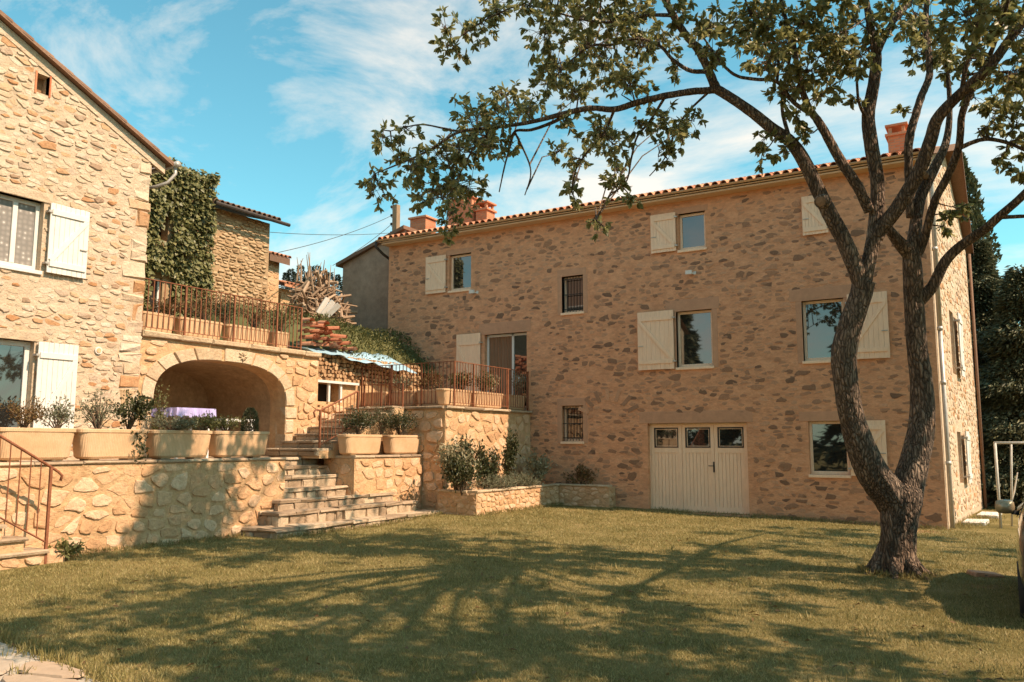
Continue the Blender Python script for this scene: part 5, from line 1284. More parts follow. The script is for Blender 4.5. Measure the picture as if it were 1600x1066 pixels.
# wood store under the bank
wsx = -14.82
ws = thing('wood_store', 'low wood store with white beam and posts and a dark opening beside the arch pillar', 'wood store', (wsx, 15.5, zW))
FWS = side(wsx); y0 = yR + 0.02; y1 = on(0, wsx, 531, 610).y; zb0 = on(0, wsx, 512, 628).z; zb1 = on(0, wsx, 512, 599).z
b = MB(); panel(b, FWS, rect(y0, yF - 0.02, 1.0, 3.3), [rect(y0 + 0.03, y1, zb0, zb1)], 0.3, 0.3); b.build('wall', 'mortar_wall', ws)
MB().fbox(FWS, y0, y1 + 0.3, zb0 - 0.1, zb1 + 0.1, -0.5, -0.4).build('shade_backing', 'interior_shade', ws)  # near-black sheet: the store's inner shade is in its colour
masonry(ws, FWS, rect(y0, 16.3, 1.3, zb0 - 0.02), [], 0.4, 0.2, 'stone_wall', gap=0.014, proud=0.05, seed=85, limit=60)
MB().fbox(FWS, y0, y1 + 0.6, zb1, zb1 + 0.06, -0.1, 0.12).build('beam', 'white_paint', ws)
for a in (y0 + (y1 - y0) * 0.55, y1 - 0.04): MB().fbox(FWS, a, a + 0.06, zb0, zb1, 0.0, 0.06).build('post', 'white_paint', ws)
wp_ = thing('firewood_stack', 'stack of split firewood under the blue tarpaulin', 'wood pile', (wsx, 16.5, 3.3))
R = random.Random(86); zz = zb1 + 0.10; row = 0
while zz < 3.92:
    y = y0 + R.uniform(0, 0.08)
    while y < 19.2:
        r = R.uniform(0.035, 0.065); n = R.choice([3, 4, 5, 6]); p = Vector((wsx - 0.3, y + r, zz + R.uniform(-0.01, 0.01)))
        b = MB(); b.tube([p, p + Vector((0.34 + R.uniform(-0.04, 0.05), 0, 0))], r, n); b.build('log', 'wood_log', wp_); y += 2 * r + 0.006
    zz += 0.098
def cloth_strip(name, mat, pts_a, pts_b, n, sag, parent=None):
    b = MB(); K = 7
    for i in range(n + 1):
        t = i / n; a = Vector(pts_a[0]).lerp(Vector(pts_a[1]), t); c = Vector(pts_b[0]).lerp(Vector(pts_b[1]), t)
        for k in range(K + 1):
            u = k / K; p = a.lerp(c, u); p.z += 0.03 * math.sin(t * 19 + u * 3) * u + 0.02 * math.sin(t * 43 + 2 * u) - sag * 4 * u * (1 - u) * (0.6 + 0.4 * math.sin(t * 11)); p.x += 0.02 * math.sin(t * 27)
            b.v.append(tuple(p))
    for i in range(n):
        for k in range(K): b.f.append((i * (K + 1) + k, (i + 1) * (K + 1) + k, (i + 1) * (K + 1) + k + 1, i * (K + 1) + k + 1))
    o = b.build(name, mat, parent, smooth=True)
    sm = o.modifiers.new('thick', 'SOLIDIFY'); sm.thickness = 0.008
    return o
TA = on(0, -14.75, 474, 546); TB = on(0, -14.55, 636, 573)
tag(cloth_strip('tarpaulin', 'tarp_blue', ((-15.5, TA.y, 4.12), (-15.3, TB.y, 4.22)), ((-14.72, TA.y + 0.1, 4.0), (-14.2, TB.y, 3.62)), 40, 0.04), 'light blue tarpaulin draped over the firewood stack', 'tarpaulin')
# ground cover on the bank
N = 5200; P = np.empty((N, 3)); P[:, 0] = rng.uniform(-18.2, -15.0, N); P[:, 1] = rng.uniform(16.0, 20.8, N)
c = (P[:, 1] - 16.0) / 4.8 > (-15.2 - P[:, 0]) * 0.0 + 0.12
P = P[c & ((P[:, 0] > -17.0) | (P[:, 1] < 17.6))]; P[:, 2] = [bz(a, b) for a, b in P[:, :2]]; P[:, 2] += rng.random(len(P)) * (0.15 + 0.25 * (np.sin(P[:, 0] * 3) * np.sin(P[:, 1] * 2.3) + 1) * 0.5)
stuff(tag(leaf_object('bank_plants', 'leaf_bank', P, np.array([0.5, -0.2, 0.8]) + rng.normal(size=(len(P), 3)) * 0.6, rng.uniform(0.06, 0.13, len(P)), rng.uniform(0.03, 0.06, len(P))), 'green ground cover spilling down the bank above the tarpaulin', 'ground cover'))

# white garden chairs on the terrace
def chair(loc, rz, label):
    o = thing('garden_chair', label, 'chair', loc, rz, 'white garden chairs on the terrace')
    s = MB(); s.box(-0.23, 0.23, -0.22, 0.22, 0.41, 0.44); s.build('seat', 'white_plastic', o, local=True, bevel=0.01)
    b = MB(); n = 9
    for i in range(n + 1):
        t = math.pi * i / n; x = -0.23 * math.cos(t); y = 0.22 + 0.03 * math.sin(t); z = 0.74 + 0.14 * math.sin(t)
        b.v += [(x, y - 0.02, 0.44), (x, y + 0.06, z)]
    for i in range(n): b.f.append((2 * i, 2 * i + 2, 2 * i + 3, 2 * i + 1))
    q = b.build('backrest', 'white_plastic', o, local=True); m = q.modifiers.new('t', 'SOLIDIFY'); m.thickness = 0.02
    for sx in (-1, 1):
        for sy in (-1, 1): MB().bar((sx * 0.24, sy * 0.22, 0), (sx * 0.21, sy * 0.19, 0.42), 0.04).build('leg', 'white_plastic', o, local=True)
        MB().bar((sx * 0.25, -0.2, 0.63), (sx * 0.25, 0.22, 0.65), 0.05, 0.025).build('armrest', 'white_plastic', o, local=True); MB().bar((sx * 0.25, -0.19, 0.42), (sx * 0.25, -0.19, 0.63), 0.04).build('arm_support', 'white_plastic', o, local=True)
    return o
p = on(1, 18.2, 557, 590); chair((p.x, 18.2, zT), 2.2, 'white garden chair nearer the firewood, seen through the terrace railing')
p = on(1, 18.6, 599, 592); chair((p.x, 18.6, zT), -2.6, 'white garden chair with round back nearer the house on the railed terrace')

# table under the arch with purple cloth, and a white bench
tb = thing('garden_table', 'table with purple cloth standing in front of the shaded arch', 'table', (-14.1, 11.0, zF1))
t0 = on(0, -13.9, 272, 640).y; t1 = on(0, -13.9, 330, 640).y; tz = on(0, -13.9, 300, 638).z
MB().box(-14.5, -13.8, t0, t1, tz - 0.04, tz - 0.005).build('tabletop', 'white_plastic', tb)
for x in (-14.42, -13.88):
    for y in (t0 + 0.08, t1 - 0.08): MB().bar((x, y, zF1 - .01), (x, y, tz - 0.04), 0.05).build('leg', 'white_plastic', tb)
b = MB(); N = 30; per = [(-14.52, t0 - 0.02), (-13.78, t0 - 0.02), (-13.78, t1 + 0.02), (-14.52, t1 + 0.02)]
pts = []
for i in range(4):
    A = per[i]; B = per[(i + 1) % 4]
    for k in range(N): pts.append((A[0] + (B[0] - A[0]) * k / N, A[1] + (B[1] - A[1]) * k / N))
cxm, cym = -14.15, (t0 + t1) / 2; n = len(pts)
b.v = [(x, y, tz) for x, y in pts] + [(x + (x - cxm) * 0.06 * (1 + math.sin(i * 0.9)), y + (y - cym) * 0.05 * (1 + math.sin(i * 0.9)), tz - 0.17 + 0.02 * math.sin(i * 0.9)) for i, (x, y) in enumerate(pts)]
b.f = [(i, n + i, n + (i + 1) % n, (i + 1) % n) for i in range(n)] + [tuple(range(n))]
tag(b.build('tablecloth', 'purple_cloth', None), 'pale purple cloth draped over the table by the arch', 'tablecloth')
p = on(0, -14.0, 372, 657)
bn = thing('garden_bench', 'small white bench in front of the arch, right of the purple cloth', 'bench', (p.x, p.y, zF1))
MB().box(p.x - 0.18, p.x + 0.18, p.y - 0.5, p.y + 0.35, p.z - 0.03, p.z + 0.02).build('seat', 'white_plastic', bn, bevel=0.006)
for yy in (p.y - 0.4, p.y + 0.25): MB().box(p.x - 0.15, p.x + 0.15, yy - 0.03, yy + 0.03, zF1, p.z - 0.03).build('leg', 'white_plastic', bn)

# ------------------------------------------------------------------ shrubs
def shrub(name, label, cat, loc, h, r, n, mat, ll=0.09, lw=0.04, group=None, seed=0, stems=7, up=0.5, trail=0.0, top=0.35, parent=None, squash=1.0):
    g = np.random.default_rng(1000 + seed); o = thing(name, label, cat, loc, 0, group)
    h *= 1.2; n = int(n * 1.9); stems = int(stems * 1.4)
    L0 = np.array(loc, float); tips = []; sm = MB()
    for i in range(stems):
        th = g.random() * 2 * math.pi; k = g.random() ** 0.5
        e = np.array([math.cos(th) * r * k, math.sin(th) * r * k * squash, h * g.uniform(0.55, 1.0) * (1 - 0.35 * k)])
        m_ = e * np.array([0.35, 0.35, 0.5]); sm.tube([L0, L0 + m_, L0 + e], [0.012, 0.008, 0.003], 5); tips.append((m_, e))
    sm.build('stems', 'stem', o)
    P = []; Dr = []
    per = max(1, n // stems)
    for m_, e in tips:
        t = g.random((per, 1)) ** 0.7
        base = m_ + (e - m_) * t + g.normal(size=(per, 3)) * np.array([r * 0.17, r * 0.17 * squash, h * 0.07])
        P.append(base); d = (e - m_) / (np.linalg.norm(e - m_) + 1e-6); Dr.append(d * up + g.normal(size=(per, 3)) * 0.6 + np.array([0, 0, 0.1]))
    P = np.concatenate(P); Dr = np.concatenate(Dr)
    if trail:
        k = int(len(P) * trail); P[:k, 0] = r * 0.5 * g.random(k) + 0.12; P[:k, 2] = -g.random(k) ** 1.5 * 0.5; P[:k, 1] = (g.random(k) - 0.2) * r * 0.8
    P[:, 2] = np.where(P[:, 2] < (0.01 if not trail else -9), np.abs(P[:, 2]) * 0.3 + 0.01, P[:, 2])
    leaf_object('foliage', mat, P + L0, Dr, g.uniform(0.6, 1.25, len(P)) * ll, g.uniform(0.6, 1.25, len(P)) * lw, o, 0.15)
    return o
zp = zW + 0.44
def onwall(px, x=xW - 0.24): return on(0, x, px, 680).y
G1 = 'plants in the planters on the retaining wall'
shrub('planter_shrub', 'reddish heather-like bush in the planter at the far left', 'shrub', (xW - 0.24, onwall(35), zp), 0.48, 0.36, 420, 'leaf_red', 0.06, 0.018, G1, 1, 14)
shrub('planter_shrub', 'grey green wiry bush in the far left planter below the white shutter', 'shrub', (xW - 0.24, onwall(88), zp), 0.5, 0.34, 380, 'leaf_grey', 0.06, 0.02, G1, 2, 14)
shrub('planter_shrub', 'loose pale olive bush at the left end of the second planter', 'shrub', (xW - 0.24, onwall(152), zp), 0.62, 0.28, 300, 'leaf_grey', 0.06, 0.022, G1, 3, 14)
shrub('planter_shrub', 'dark glossy shrub in the second planter trailing over its front', 'shrub', (xW - 0.24, onwall(200), zp), 0.72, 0.34, 460, 'leaf_shrub', 0.075, 0.04, G1, 4, 10, trail=0.14)
shrub('planter_shrub', 'low grey green plants in the third planter before the arch', 'shrub', (xW - 0.24, onwall(270), zp), 0.34, 0.42, 420, 'leaf_grey', 0.07, 0.02, G1, 5, 16)
shrub('planter_shrub', 'spreading sage green bush in the third planter beside the purple cloth', 'shrub', (xW - 0.24, onwall(315), zp), 0.36, 0.34, 420, 'leaf_bank', 0.07, 0.022, G1, 6, 14)
shrub('planter_shrub', 'yellow green bush at the left end of the planter nearest the steps', 'shrub', (xW - 0.24, onwall(352), zp), 0.36, 0.3, 300, 'leaf_bank', 0.06, 0.022, G1, 7, 12)
# clipped cone in the last planter
cn_ = thing('clipped_conifer', 'small dark upright clipped conifer in the planter nearest the steps', 'shrub', (xW - 0.24, onwall(390), zp))
g = np.random.default_rng(9); n = 1500; zz = g.random(n); rr = 0.15 * (1 - zz ** 3) ** 0.5 * (0.75 + 0.25 * g.random(n)); th = g.random(n) * 6.283
leaf_object('foliage', 'needle', np.stack([rr * np.cos(th), rr * np.sin(th), zz * 0.5], 1) + np.array(cn_.location), np.stack([np.cos(th), np.sin(th), np.full(n, 0.9)], 1) + g.normal(size=(n, 3)) * 0.3, 0.05, 0.02, cn_)
MB().tube([cn_.location, cn_.location + Vector((0, 0, 0.45))], 0.012, 5).build('stem', 'stem', cn_)
tw = thing('twiggy_climber', 'tall twiggy plant standing at the left edge of the arch', 'plant', (xA + 0.35, on(0, xA + 0.35, 252, 640).y, zF1))
shrub('twiggy_climber', 'tall twiggy plant standing at the left edge of the arch', 'plant', tuple(tw.location), 1.5, 0.22, 220, 'leaf_bank', 0.07, 0.03, None, 11, 7)
D.objects.remove(tw)
G2 = 'shrubs in the planters right of the steps'
zq = zW + 0.42
shrub('planter_shrub', 'dark green bush in the left planter right of the steps', 'shrub', (-12.64, on(0, -12.64, 560, 680).y, zq), 0.62, 0.42, 700, 'leaf_shrub', 0.06, 0.03, G2, 12, 12)
shrub('planter_shrub', 'dark fine leaved bush in the right planter beside the terrace wall', 'shrub', (-12.64, on(0, -12.64, 625, 680).y, zq), 0.7, 0.42, 900, 'leaf_shrub', 0.06, 0.022, G2, 13, 16)
shrub('planter_shrub', 'spiky rosemary bush between the two planters right of the steps', 'shrub', (-12.7, on(0, -12.7, 596, 680).y, zq), 0.75, 0.3, 600, 'leaf_shrub', 0.07, 0.014, G2, 14, 16)
# bed
G3 = 'plants in the raised bed'; zbd = 0.52
def bedp(px, x): return (x, on(0, x, px, 740).y, zbd)
shrub('bed_shrub', 'tall pale leaved shrub against the sunlit terrace wall, left in the bed', 'shrub', bedp(712, -11.25), 1.35, 0.5, 700, 'leaf_pale', 0.10, 0.05, G3, 20, 14)
shrub('bed_shrub', 'dark glossy laurel-like shrub at the left front of the bed', 'shrub', bedp(722, -11.05), 1.15, 0.5, 900, 'leaf_shrub', 0.10, 0.05, G3, 21, 14)
shrub('bed_shrub', 'dark upright shrub left of the middle of the bed', 'shrub', bedp(758, -11.2), 1.2, 0.3, 520, 'leaf_shrub', 0.10, 0.05, G3, 22, 9)
shrub('bed_shrub', 'slim dark pointed shrub at the sunlit wall corner', 'shrub', bedp(795, -11.3), 1.45, 0.26, 480, 'leaf_shrub', 0.10, 0.05, G3, 23, 8)
shrub('bed_shrub', 'pale flowering shrub at the end of the sunlit wall', 'shrub', bedp(838, -11.1), 0.95, 0.42, 420, 'leaf_pale', 0.10, 0.055, G3, 24, 12)
shrub('lavender', 'grey green lavender cushion left of the bed middle', 'shrub', bedp(770, -10.95), 0.42, 0.55, 900, 'leaf_grey', 0.11, 0.012, G3, 25, 26)
shrub('lavender', 'grey green lavender cushion right of the bed middle', 'shrub', bedp(812, -10.95), 0.4, 0.5, 900, 'leaf_grey', 0.11, 0.012, G3, 26, 26)
p = on(1, 20.2, 908, 745); shrub('bed_shrub', 'sparse reddish plant in the short bed beside the garage', 'shrub', (p.x, 20.18, zbd), 0.55, 0.4, 200, 'leaf_red', 0.10, 0.045, G3, 27, 9, squash=0.4)
# upper terraces
G4 = 'plants behind the railing above the arch'
for i, (px, h, r, mt, lb) in enumerate(((262, 0.55, 0.4, 'leaf_red', 'brown wispy plant at the left end of the railing above the arch'), (318, 0.95, 0.5, 'leaf_red', 'tall brownish bush left of the middle behind the railing above the arch'), (352, 0.85, 0.4, 'leaf_shrub', 'dark green bush in the middle behind the railing above the arch'), (398, 1.0, 0.5, 'leaf_red', 'bushy reddish plant right of the middle behind the railing above the arch'), (440, 0.9, 0.35, 'leaf_bank', 'yellow green plant at the right end of the railing above the arch'))):
    shrub('terrace_plant', lb, 'plant', (xP - 0.4, on(0, xP - 0.4, px, 490).y, zTopA + 0.45), h * 0.8, r, 420, mt, 0.07, 0.025, G4, 40 + i, 14)
G5 = 'plants in the planters of the house terrace'
for i, (px, h, r, mt, lb) in enumerate(((722, 0.5, 0.3, 'leaf_red', 'brown dry plant near the terrace railing corner'), (716, 0.5, 0.25, 'leaf_bank', 'yellow plant at the terrace railing corner'), (768, 0.55, 0.32, 'leaf_pale', 'pale flowering plant in the middle of the terrace railing'), (755, 0.6, 0.3, 'leaf_bank', 'leafy plant left of the terrace railing middle'), (812, 0.75, 0.25, 'leaf_pale', 'tall thin pale plant at the house end of the terrace railing'))):
    shrub('terrace_plant', lb, 'plant', (xT - 0.3, on(0, xT - 0.3, px, 590).y, zT + 0.38), h, r, 240, mt, 0.075, 0.032, G5, 60 + i, 9)
for i, (x, mt, lb) in enumerate(((-12.7, 'leaf_red', 'dry brown plant in the shaded terrace planters, nearer the railing corner'), (-13.6, 'leaf_grey', 'grey wispy plant in the shaded terrace planters, farther from the corner'))):
    shrub('terrace_plant', lb, 'plant', (x, yt + 0.24, zT + 0.38), 0.5, 0.4, 260, mt, 0.075, 0.022, G5, 70 + i, 12)
shrub('weed', 'green weeds at the foot of the far left handrail', 'plant', (-12.2, 7.35, 0.0), 0.26, 0.26, 160, 'leaf_bank', 0.10, 0.05, None, 80, 8)
# ------------------------------------------------------------------ walnut tree
tbase = on(2, -0.12, 1400, 897); d0 = depth(tbase)
wal = thing('walnut_tree', 'large forked walnut tree with leaning trunks standing on the lawn', 'tree', tuple(tbase))
def catmull(P, k=5):
    out = []
    for i in range(len(P) - 1):
        p0 = P[max(i - 1, 0)]; p1 = P[i]; p2 = P[i + 1]; p3 = P[min(i + 2, len(P) - 1)]
        for s in range(k):
            t = s / k
            out.append(0.5 * ((2 * p1) + (-p0 + p2) * t + (2 * p0 - 5 * p1 + 4 * p2 - p3) * t * t + (-p0 + 3 * p1 - 3 * p2 + p3) * t ** 3))
    out.append(P[-1]); return out
def bark_tube(b, C, n, R):
    """limb with furrowed bark: ridges that wander up the stem"""
    k = len(b.v); prev = None; ph = [R.uniform(0, 6.28) for _ in range(4)]; L_ = 0.0; last = None
    for i, c in enumerate(C):
        p = Vector(c[:3]); d = (Vector(C[min(i + 1, len(C) - 1)][:3]) - Vector(C[max(i - 1, 0)][:3])).normalized()
        a = d.orthogonal().normalized() if prev is None else (prev - d * prev.dot(d)).normalized()
        prev = a; e = d.cross(a)
        if last is not None: L_ += (p - last).length
        last = p
        for j in range(n):
            t = 2 * math.pi * j / n
            f = 0.045 * math.sin(2 * t + ph[0] + L_ * 1.5) + 0.035 * math.sin(3 * t + ph[1] - L_ * 2.3) + 0.030 * math.sin(9 * t + ph[2] + 0.8 * math.sin(L_ * 5)) + 0.025 * math.sin(13 * t + ph[3] + math.sin(L_ * 7)) + R.uniform(-0.02, 0.02)
            b.v.append(tuple(p + (a * math.cos(t) + e * math.sin(t)) * c[3] * (1 + f)))
    for i in range(len(C) - 1):
        for j in range(n): b.f.append((k + i * n + j, k + i * n + (j + 1) % n, k + (i + 1) * n + (j + 1) % n, k + (i + 1) * n + j))
    b.f.append(tuple(k + (len(C) - 1) * n + j for j in range(n)))
SK = []                                            # skeleton samples: (px, py, position)
def limb(pts, name='limb', n=10, rough=0.06, k=8):
    """pts: (px, py, width in px, depth offset)"""
    def dep(q):                                    # the left arm of the crown reaches back towards the house
        o = q[3]
        if q[0] < 1345 and q[1] < 440: o = (o + 0.2) * 0.4 - 0.2 + 2.2 * (1345 - q[0]) / 745
        if 760 < q[0] < 1115 and q[1] > 165: o += (q[1] - 165) / 180 * 1.7
        return d0 + o
    A = [np.array([*atd(dep(q), q[0], q[1]), q[2] * 0.41 * dep(q) / FPX]) for q in pts]
    C = catmull(A, k); R = random.Random(len(pts) * 7 + int(pts[0][0]))
    b = MB()
    if name == 'trunk' or pts[0][2] > 22: bark_tube(b, C, 40 if name == 'trunk' else 24, R)
    else: b.tube([Vector(c[:3]) for c in C], [max(0.006, c[3]) for c in C], n, True, rough, R)
    o = b.build(name, 'bark', wal, smooth=True)
    for c in C: SK.append(np.array(c[:3]))
    return o
tk = limb([(1400, 915, 92, 0), (1400, 897, 76, 0), (1401, 870, 66, 0), (1403, 830, 62, 0), (1405, 800, 66, 0), (1408, 775, 72, 0), (1412, 758, 60, 0.02)], 'trunk', 16, 0.05)
limb([(1408, 800, 60, 0), (1388, 770, 62, -0.02), (1362, 735, 58, -0.06), (1342, 690, 52, -0.1), (1329, 645, 47, -0.15), (1322, 600, 45, -0.2), (1319, 555, 46, -0.2), (1327, 515, 42, -0.2), (1343, 470, 38, -0.2), (1350, 440, 38, -0.2)], 'trunk', 14, 0.05)
limb([(1412, 800, 56, 0.05), (1417, 765, 58, 0.08), (1430, 715, 50, 0.12), (1441, 660, 44, 0.18), (1440, 600, 38, 0.22), (1432, 540, 36, 0.25), (1428, 480, 36, 0.3), (1426, 430, 36, 0.3), (1424, 395, 32, 0.3)], 'trunk', 14, 0.05)
for i in range(7):                                  # root flare
    a = i * 0.9 + 0.3; dv = Vector((math.cos(a), math.sin(a), 0)); c = Vector(tbase)
    MB().tube([c + dv * 0.12 + Vector((0, 0, 0.42)), c + dv * 0.24 + Vector((0, 0, 0.16)), c + dv * 0.36 + Vector((0, 0, 0.04)), c + dv * 0.56 + Vector((0, 0, -0.04))], [0.08, 0.08, 0.055, 0.02], 9, True, 0.1, random.Random(i)).build('root', 'bark', wal, smooth=True)
# left stem: the long limb sweeping left
limb([(1347, 450, 32, -0.2), (1335, 415, 31, -0.25), (1316, 370, 29, -0.3), (1297, 334, 27, -0.35), (1280, 300, 25, -0.4), (1258, 255, 24, -0.45), (1235, 222, 22, -0.5), (1205, 200, 21, -0.55), (1178, 178, 20, -0.6), (1147, 156, 19, -0.65), (1118, 138, 19, -0.7)])
limb([(1122, 140, 16, -0.7), (1100, 142, 14, -0.72), (1083, 143, 14, -0.75), (1039, 150, 13, -0.8), (997, 160, 13, -0.85), (960, 171, 12, -0.85), (924, 169, 11, -0.85), (892, 175, 11, -0.85), (850, 186, 9, -0.85), (818, 193, 8, -0.9), (776, 199, 6.5, -0.95), (719, 206, 5.5, -1.0), (675, 232, 4.5, -1.05), (648, 246, 4, -1.1), (607, 263, 3, -1.2), (585, 272, 2, -1.2)], n=8)
limb([(892, 176, 8, -0.85), (862, 192, 7, -0.75), (830, 203, 6, -0.7), (804, 206, 5, -0.65), (796, 232, 4, -0.6), (788, 262, 3.2, -0.6), (780, 300, 2.2, -0.55)], n=6)
limb([(804, 206, 4.5, -0.65), (825, 250, 3.5, -0.6), (829, 275, 2.8, -0.6), (820, 305, 2, -0.6)], n=6)
limb([(776, 199, 5, -0.95), (745, 225, 4, -0.8), (725, 260, 3.5, -0.7), (705, 300, 3, -0.65), (698, 345, 2.2, -0.6)], n=6)
limb([(719, 206, 4.5, -1.0), (690, 200, 3.5, -1.2), (655, 195, 3, -1.3), (610, 205, 2, -1.4)], n=6)
limb([(1118, 138, 19, -0.7), (1106, 108, 16, -0.75), (1090, 77, 15, -0.85), (1071, 54, 14, -0.95), (1051, 22, 13, -1.05), (1037, -5, 12, -1.15), (1015, -60, 10, -1.4), (985, -120, 8, -1.7)])
limb([(1104, 112, 9, -0.75), (1077, 110, 8, -0.6), (1051, 93, 7, -0.5), (1032, 73, 6, -0.4), (997, 61, 5.5, -0.35), (956, 70, 5, -0.3), (924, 72, 4.5, -0.3), (892, 95, 3.5, -0.3), (868, 120, 2.5, -0.3)], n=6)
limb([(1050, 24, 8, -1.05), (1010, 24, 6.5, -1.1), (988, 29, 6, -1.2), (956, 35, 5, -1.3), (917, 32, 4.5, -1.4), (870, 20, 3.5, -1.5), (820, 8, 3, -1.6), (770, 25, 2.8, -1.7), (730, 50, 2.5, -1.7), (695, 75, 2, -1.7)], n=6)
limb([(1039, 152, 6, -0.8), (1015, 190, 5, -0.9), (995, 215, 4.5, -1.0), (986, 250, 4, -1.0), (978, 285, 3, -1.05), (950, 310, 2.4, -1.1), (932, 345, 1.8, -1.1)], n=6)
limb([(960, 171, 6, -0.85), (945, 205, 4.5, -0.75), (920, 235, 4, -0.7), (900, 265, 3, -0.7), (893, 300, 2, -0.7)], n=6)
limb([(1105, 146, 5, -0.7), (1075, 175, 4, -0.9), (1055, 205, 3.5, -1.0), (1040, 245, 2.5, -1.0), (1015, 275, 2, -1.05)], n=6)
# middle of the left stem
limb([(1350, 445, 28, -0.2), (1362, 390, 26, -0.15), (1369, 340, 25, -0.1), (1371, 287, 24, -0.05), (1361, 225, 24, 0.0), (1357, 180, 23, 0.05), (1366, 128, 21, 0.1), (1369, 83, 19, 0.15), (1360, 41, 14, 0.2), (1352, -5, 12, 0.2), (1340, -70, 9, 0.3), (1330, -150, 6, 0.5)])
limb([(1368, 90, 13, 0.15), (1391, 41, 12, 0.3), (1417, 8, 11, 0.4), (1445, -40, 9, 0.6), (1460, -110, 7, 0.8)], n=8)
limb([(1358, 330, 20, -0.12), (1340, 292, 20, -0.2), (1312, 249, 19, -0.3), (1283, 197, 16, -0.45), (1262, 165, 13, -0.55), (1248, 120, 11, -0.7), (1240, 70, 9, -0.9), (1225, 20, 8, -1.1), (1210, -50, 6, -1.4)], n=9)
limb([(1270, 180, 9, -0.5), (1240, 160, 8, -0.6), (1214, 128, 7, -0.7), (1180, 124, 6.5, -0.8), (1150, 118, 6, -0.9), (1125, 96, 5, -1.0), (1100, 60, 3.5, -1.2)], n=6)
limb([(1214, 128, 7, -0.7), (1216, 90, 6.5, -0.8), (1205, 60, 6, -0.9), (1175, 25, 5, -1.0), (1160, -15, 4, -1.1)], n=6)
limb([(1236, 222, 8, -0.5), (1226, 190, 8, -0.45), (1222, 165, 7, -0.4), (1225, 130, 6, -0.3), (1235, 90, 5, -0.2)], n=6)
limb([(1357, 190, 8, 0.05), (1342, 160, 6, 0.0), (1335, 105, 5, -0.1), (1310, 95, 4, -0.3)], n=6)
# right going limb of the left stem
limb([(1362, 385, 26, -0.15), (1376, 358, 26, -0.2), (1402, 325, 26, -0.3), (1436, 268, 25, -0.45), (1454, 220, 24, -0.55), (1466, 184, 22, -0.65), (1503, 144, 20, -0.8), (1545, 105, 19, -0.95), (1583, 54, 17, -1.1), (1605, 25, 16, -1.2), (1660, -60, 12, -1.6), (1700, -140, 8, -2.0)])
limb([(1503, 144, 10, -0.8), (1508, 110, 9, -0.9), (1520, 70, 8, -1.0), (1530, 30, 6, -1.2), (1535, -20, 5, -1.4)], n=7)
# right stem
limb([(1424, 400, 27, 0.3), (1410, 385, 24, 0.25), (1394, 366, 18, 0.2), (1385, 350, 12, 0.2)], n=9)
limb([(1425, 400, 26, 0.3), (1430, 360, 22, 0.4), (1436, 316, 20, 0.5), (1446, 290, 20, 0.55), (1460, 262, 18, 0.6), (1478, 222, 14, 0.7), (1484, 170, 10, 0.8), (1480, 110, 8, 0.9), (1470, 40, 6, 1.1)], n=9)
limb([(1422, 340, 15, 0.45), (1420, 280, 16, 0.5), (1420, 223, 16, 0.55), (1429, 185, 15, 0.6), (1440, 150, 14, 0.65), (1452, 118, 13, 0.7), (1450, 75, 12, 0.8), (1446, 35, 11, 0.9), (1450, -30, 9, 1.1), (1440, -110, 6, 1.4)], n=9)
limb([(1434, 400, 16, 0.3), (1445, 370, 16, 0.25), (1460, 316, 15, 0.1), (1481, 274, 15, 0.0), (1498, 230, 14, -0.1), (1503, 179, 13, -0.2), (1519, 140, 12, -0.3), (1545, 90, 9, -0.5), (1570, 20, 7, -0.8), (1590, -60, 5, -1.1)], n=9)
limb([(1437, 470, 24, 0.3), (1457, 448, 22, 0.2), (1476, 410, 20, 0.1), (1499, 386, 19, 0.0), (1535, 361, 18, -0.2), (1559, 340, 16, -0.35), (1602, 302, 14, -0.6), (1660, 240, 10, -0.9), (1710, 190, 7, -1.1)], n=9)
limb([(1560, 340, 8, -0.35), (1600, 338, 7, -0.4), (1650, 335, 5, -0.5)], n=6)
limb([(1498, 232, 9, -0.1), (1535, 218, 8, -0.2), (1570, 222, 7, -0.3), (1604, 236, 6, -0.4)], n=6)
limb([(1510, 118, 5, -0.8), (1550, 112, 4.5, -0.9), (1605, 118, 4, -1.0)], n=6)
# pruned knots
for (px, py, w, dd, ex) in ((1283, 315, 18, -0.5, (0, 0)), (1365, 722, 17, -0.22, (0, 0)), (1369, 748, 15, -0.22, (0, 0)), (1452, 662, 17, 0.05, (4, 0)), (1446, 275, 12, 0.4, (0, 0))):
    p = atd(d0 + dd, px, py); rr = w * 0.5 * d0 / FPX
    dv = (CAM - p).normalized() * 0.7 + _r * (0.25 if px > 1400 else -0.25)
    k = MB(); k.tube([p - dv * 0.12, p + dv * 0.005, p + dv * 0.02], [rr * 1.3, rr * 1.15, rr * 0.85], 12, False); k.build('knot', 'bark', wal, smooth=True)
    k = MB(); k.tube([p + dv * 0.012, p + dv * 0.02], [rr * 0.9, rr * 0.8], 12); k.build('knot_face', 'heartwood', wal, smooth=True)
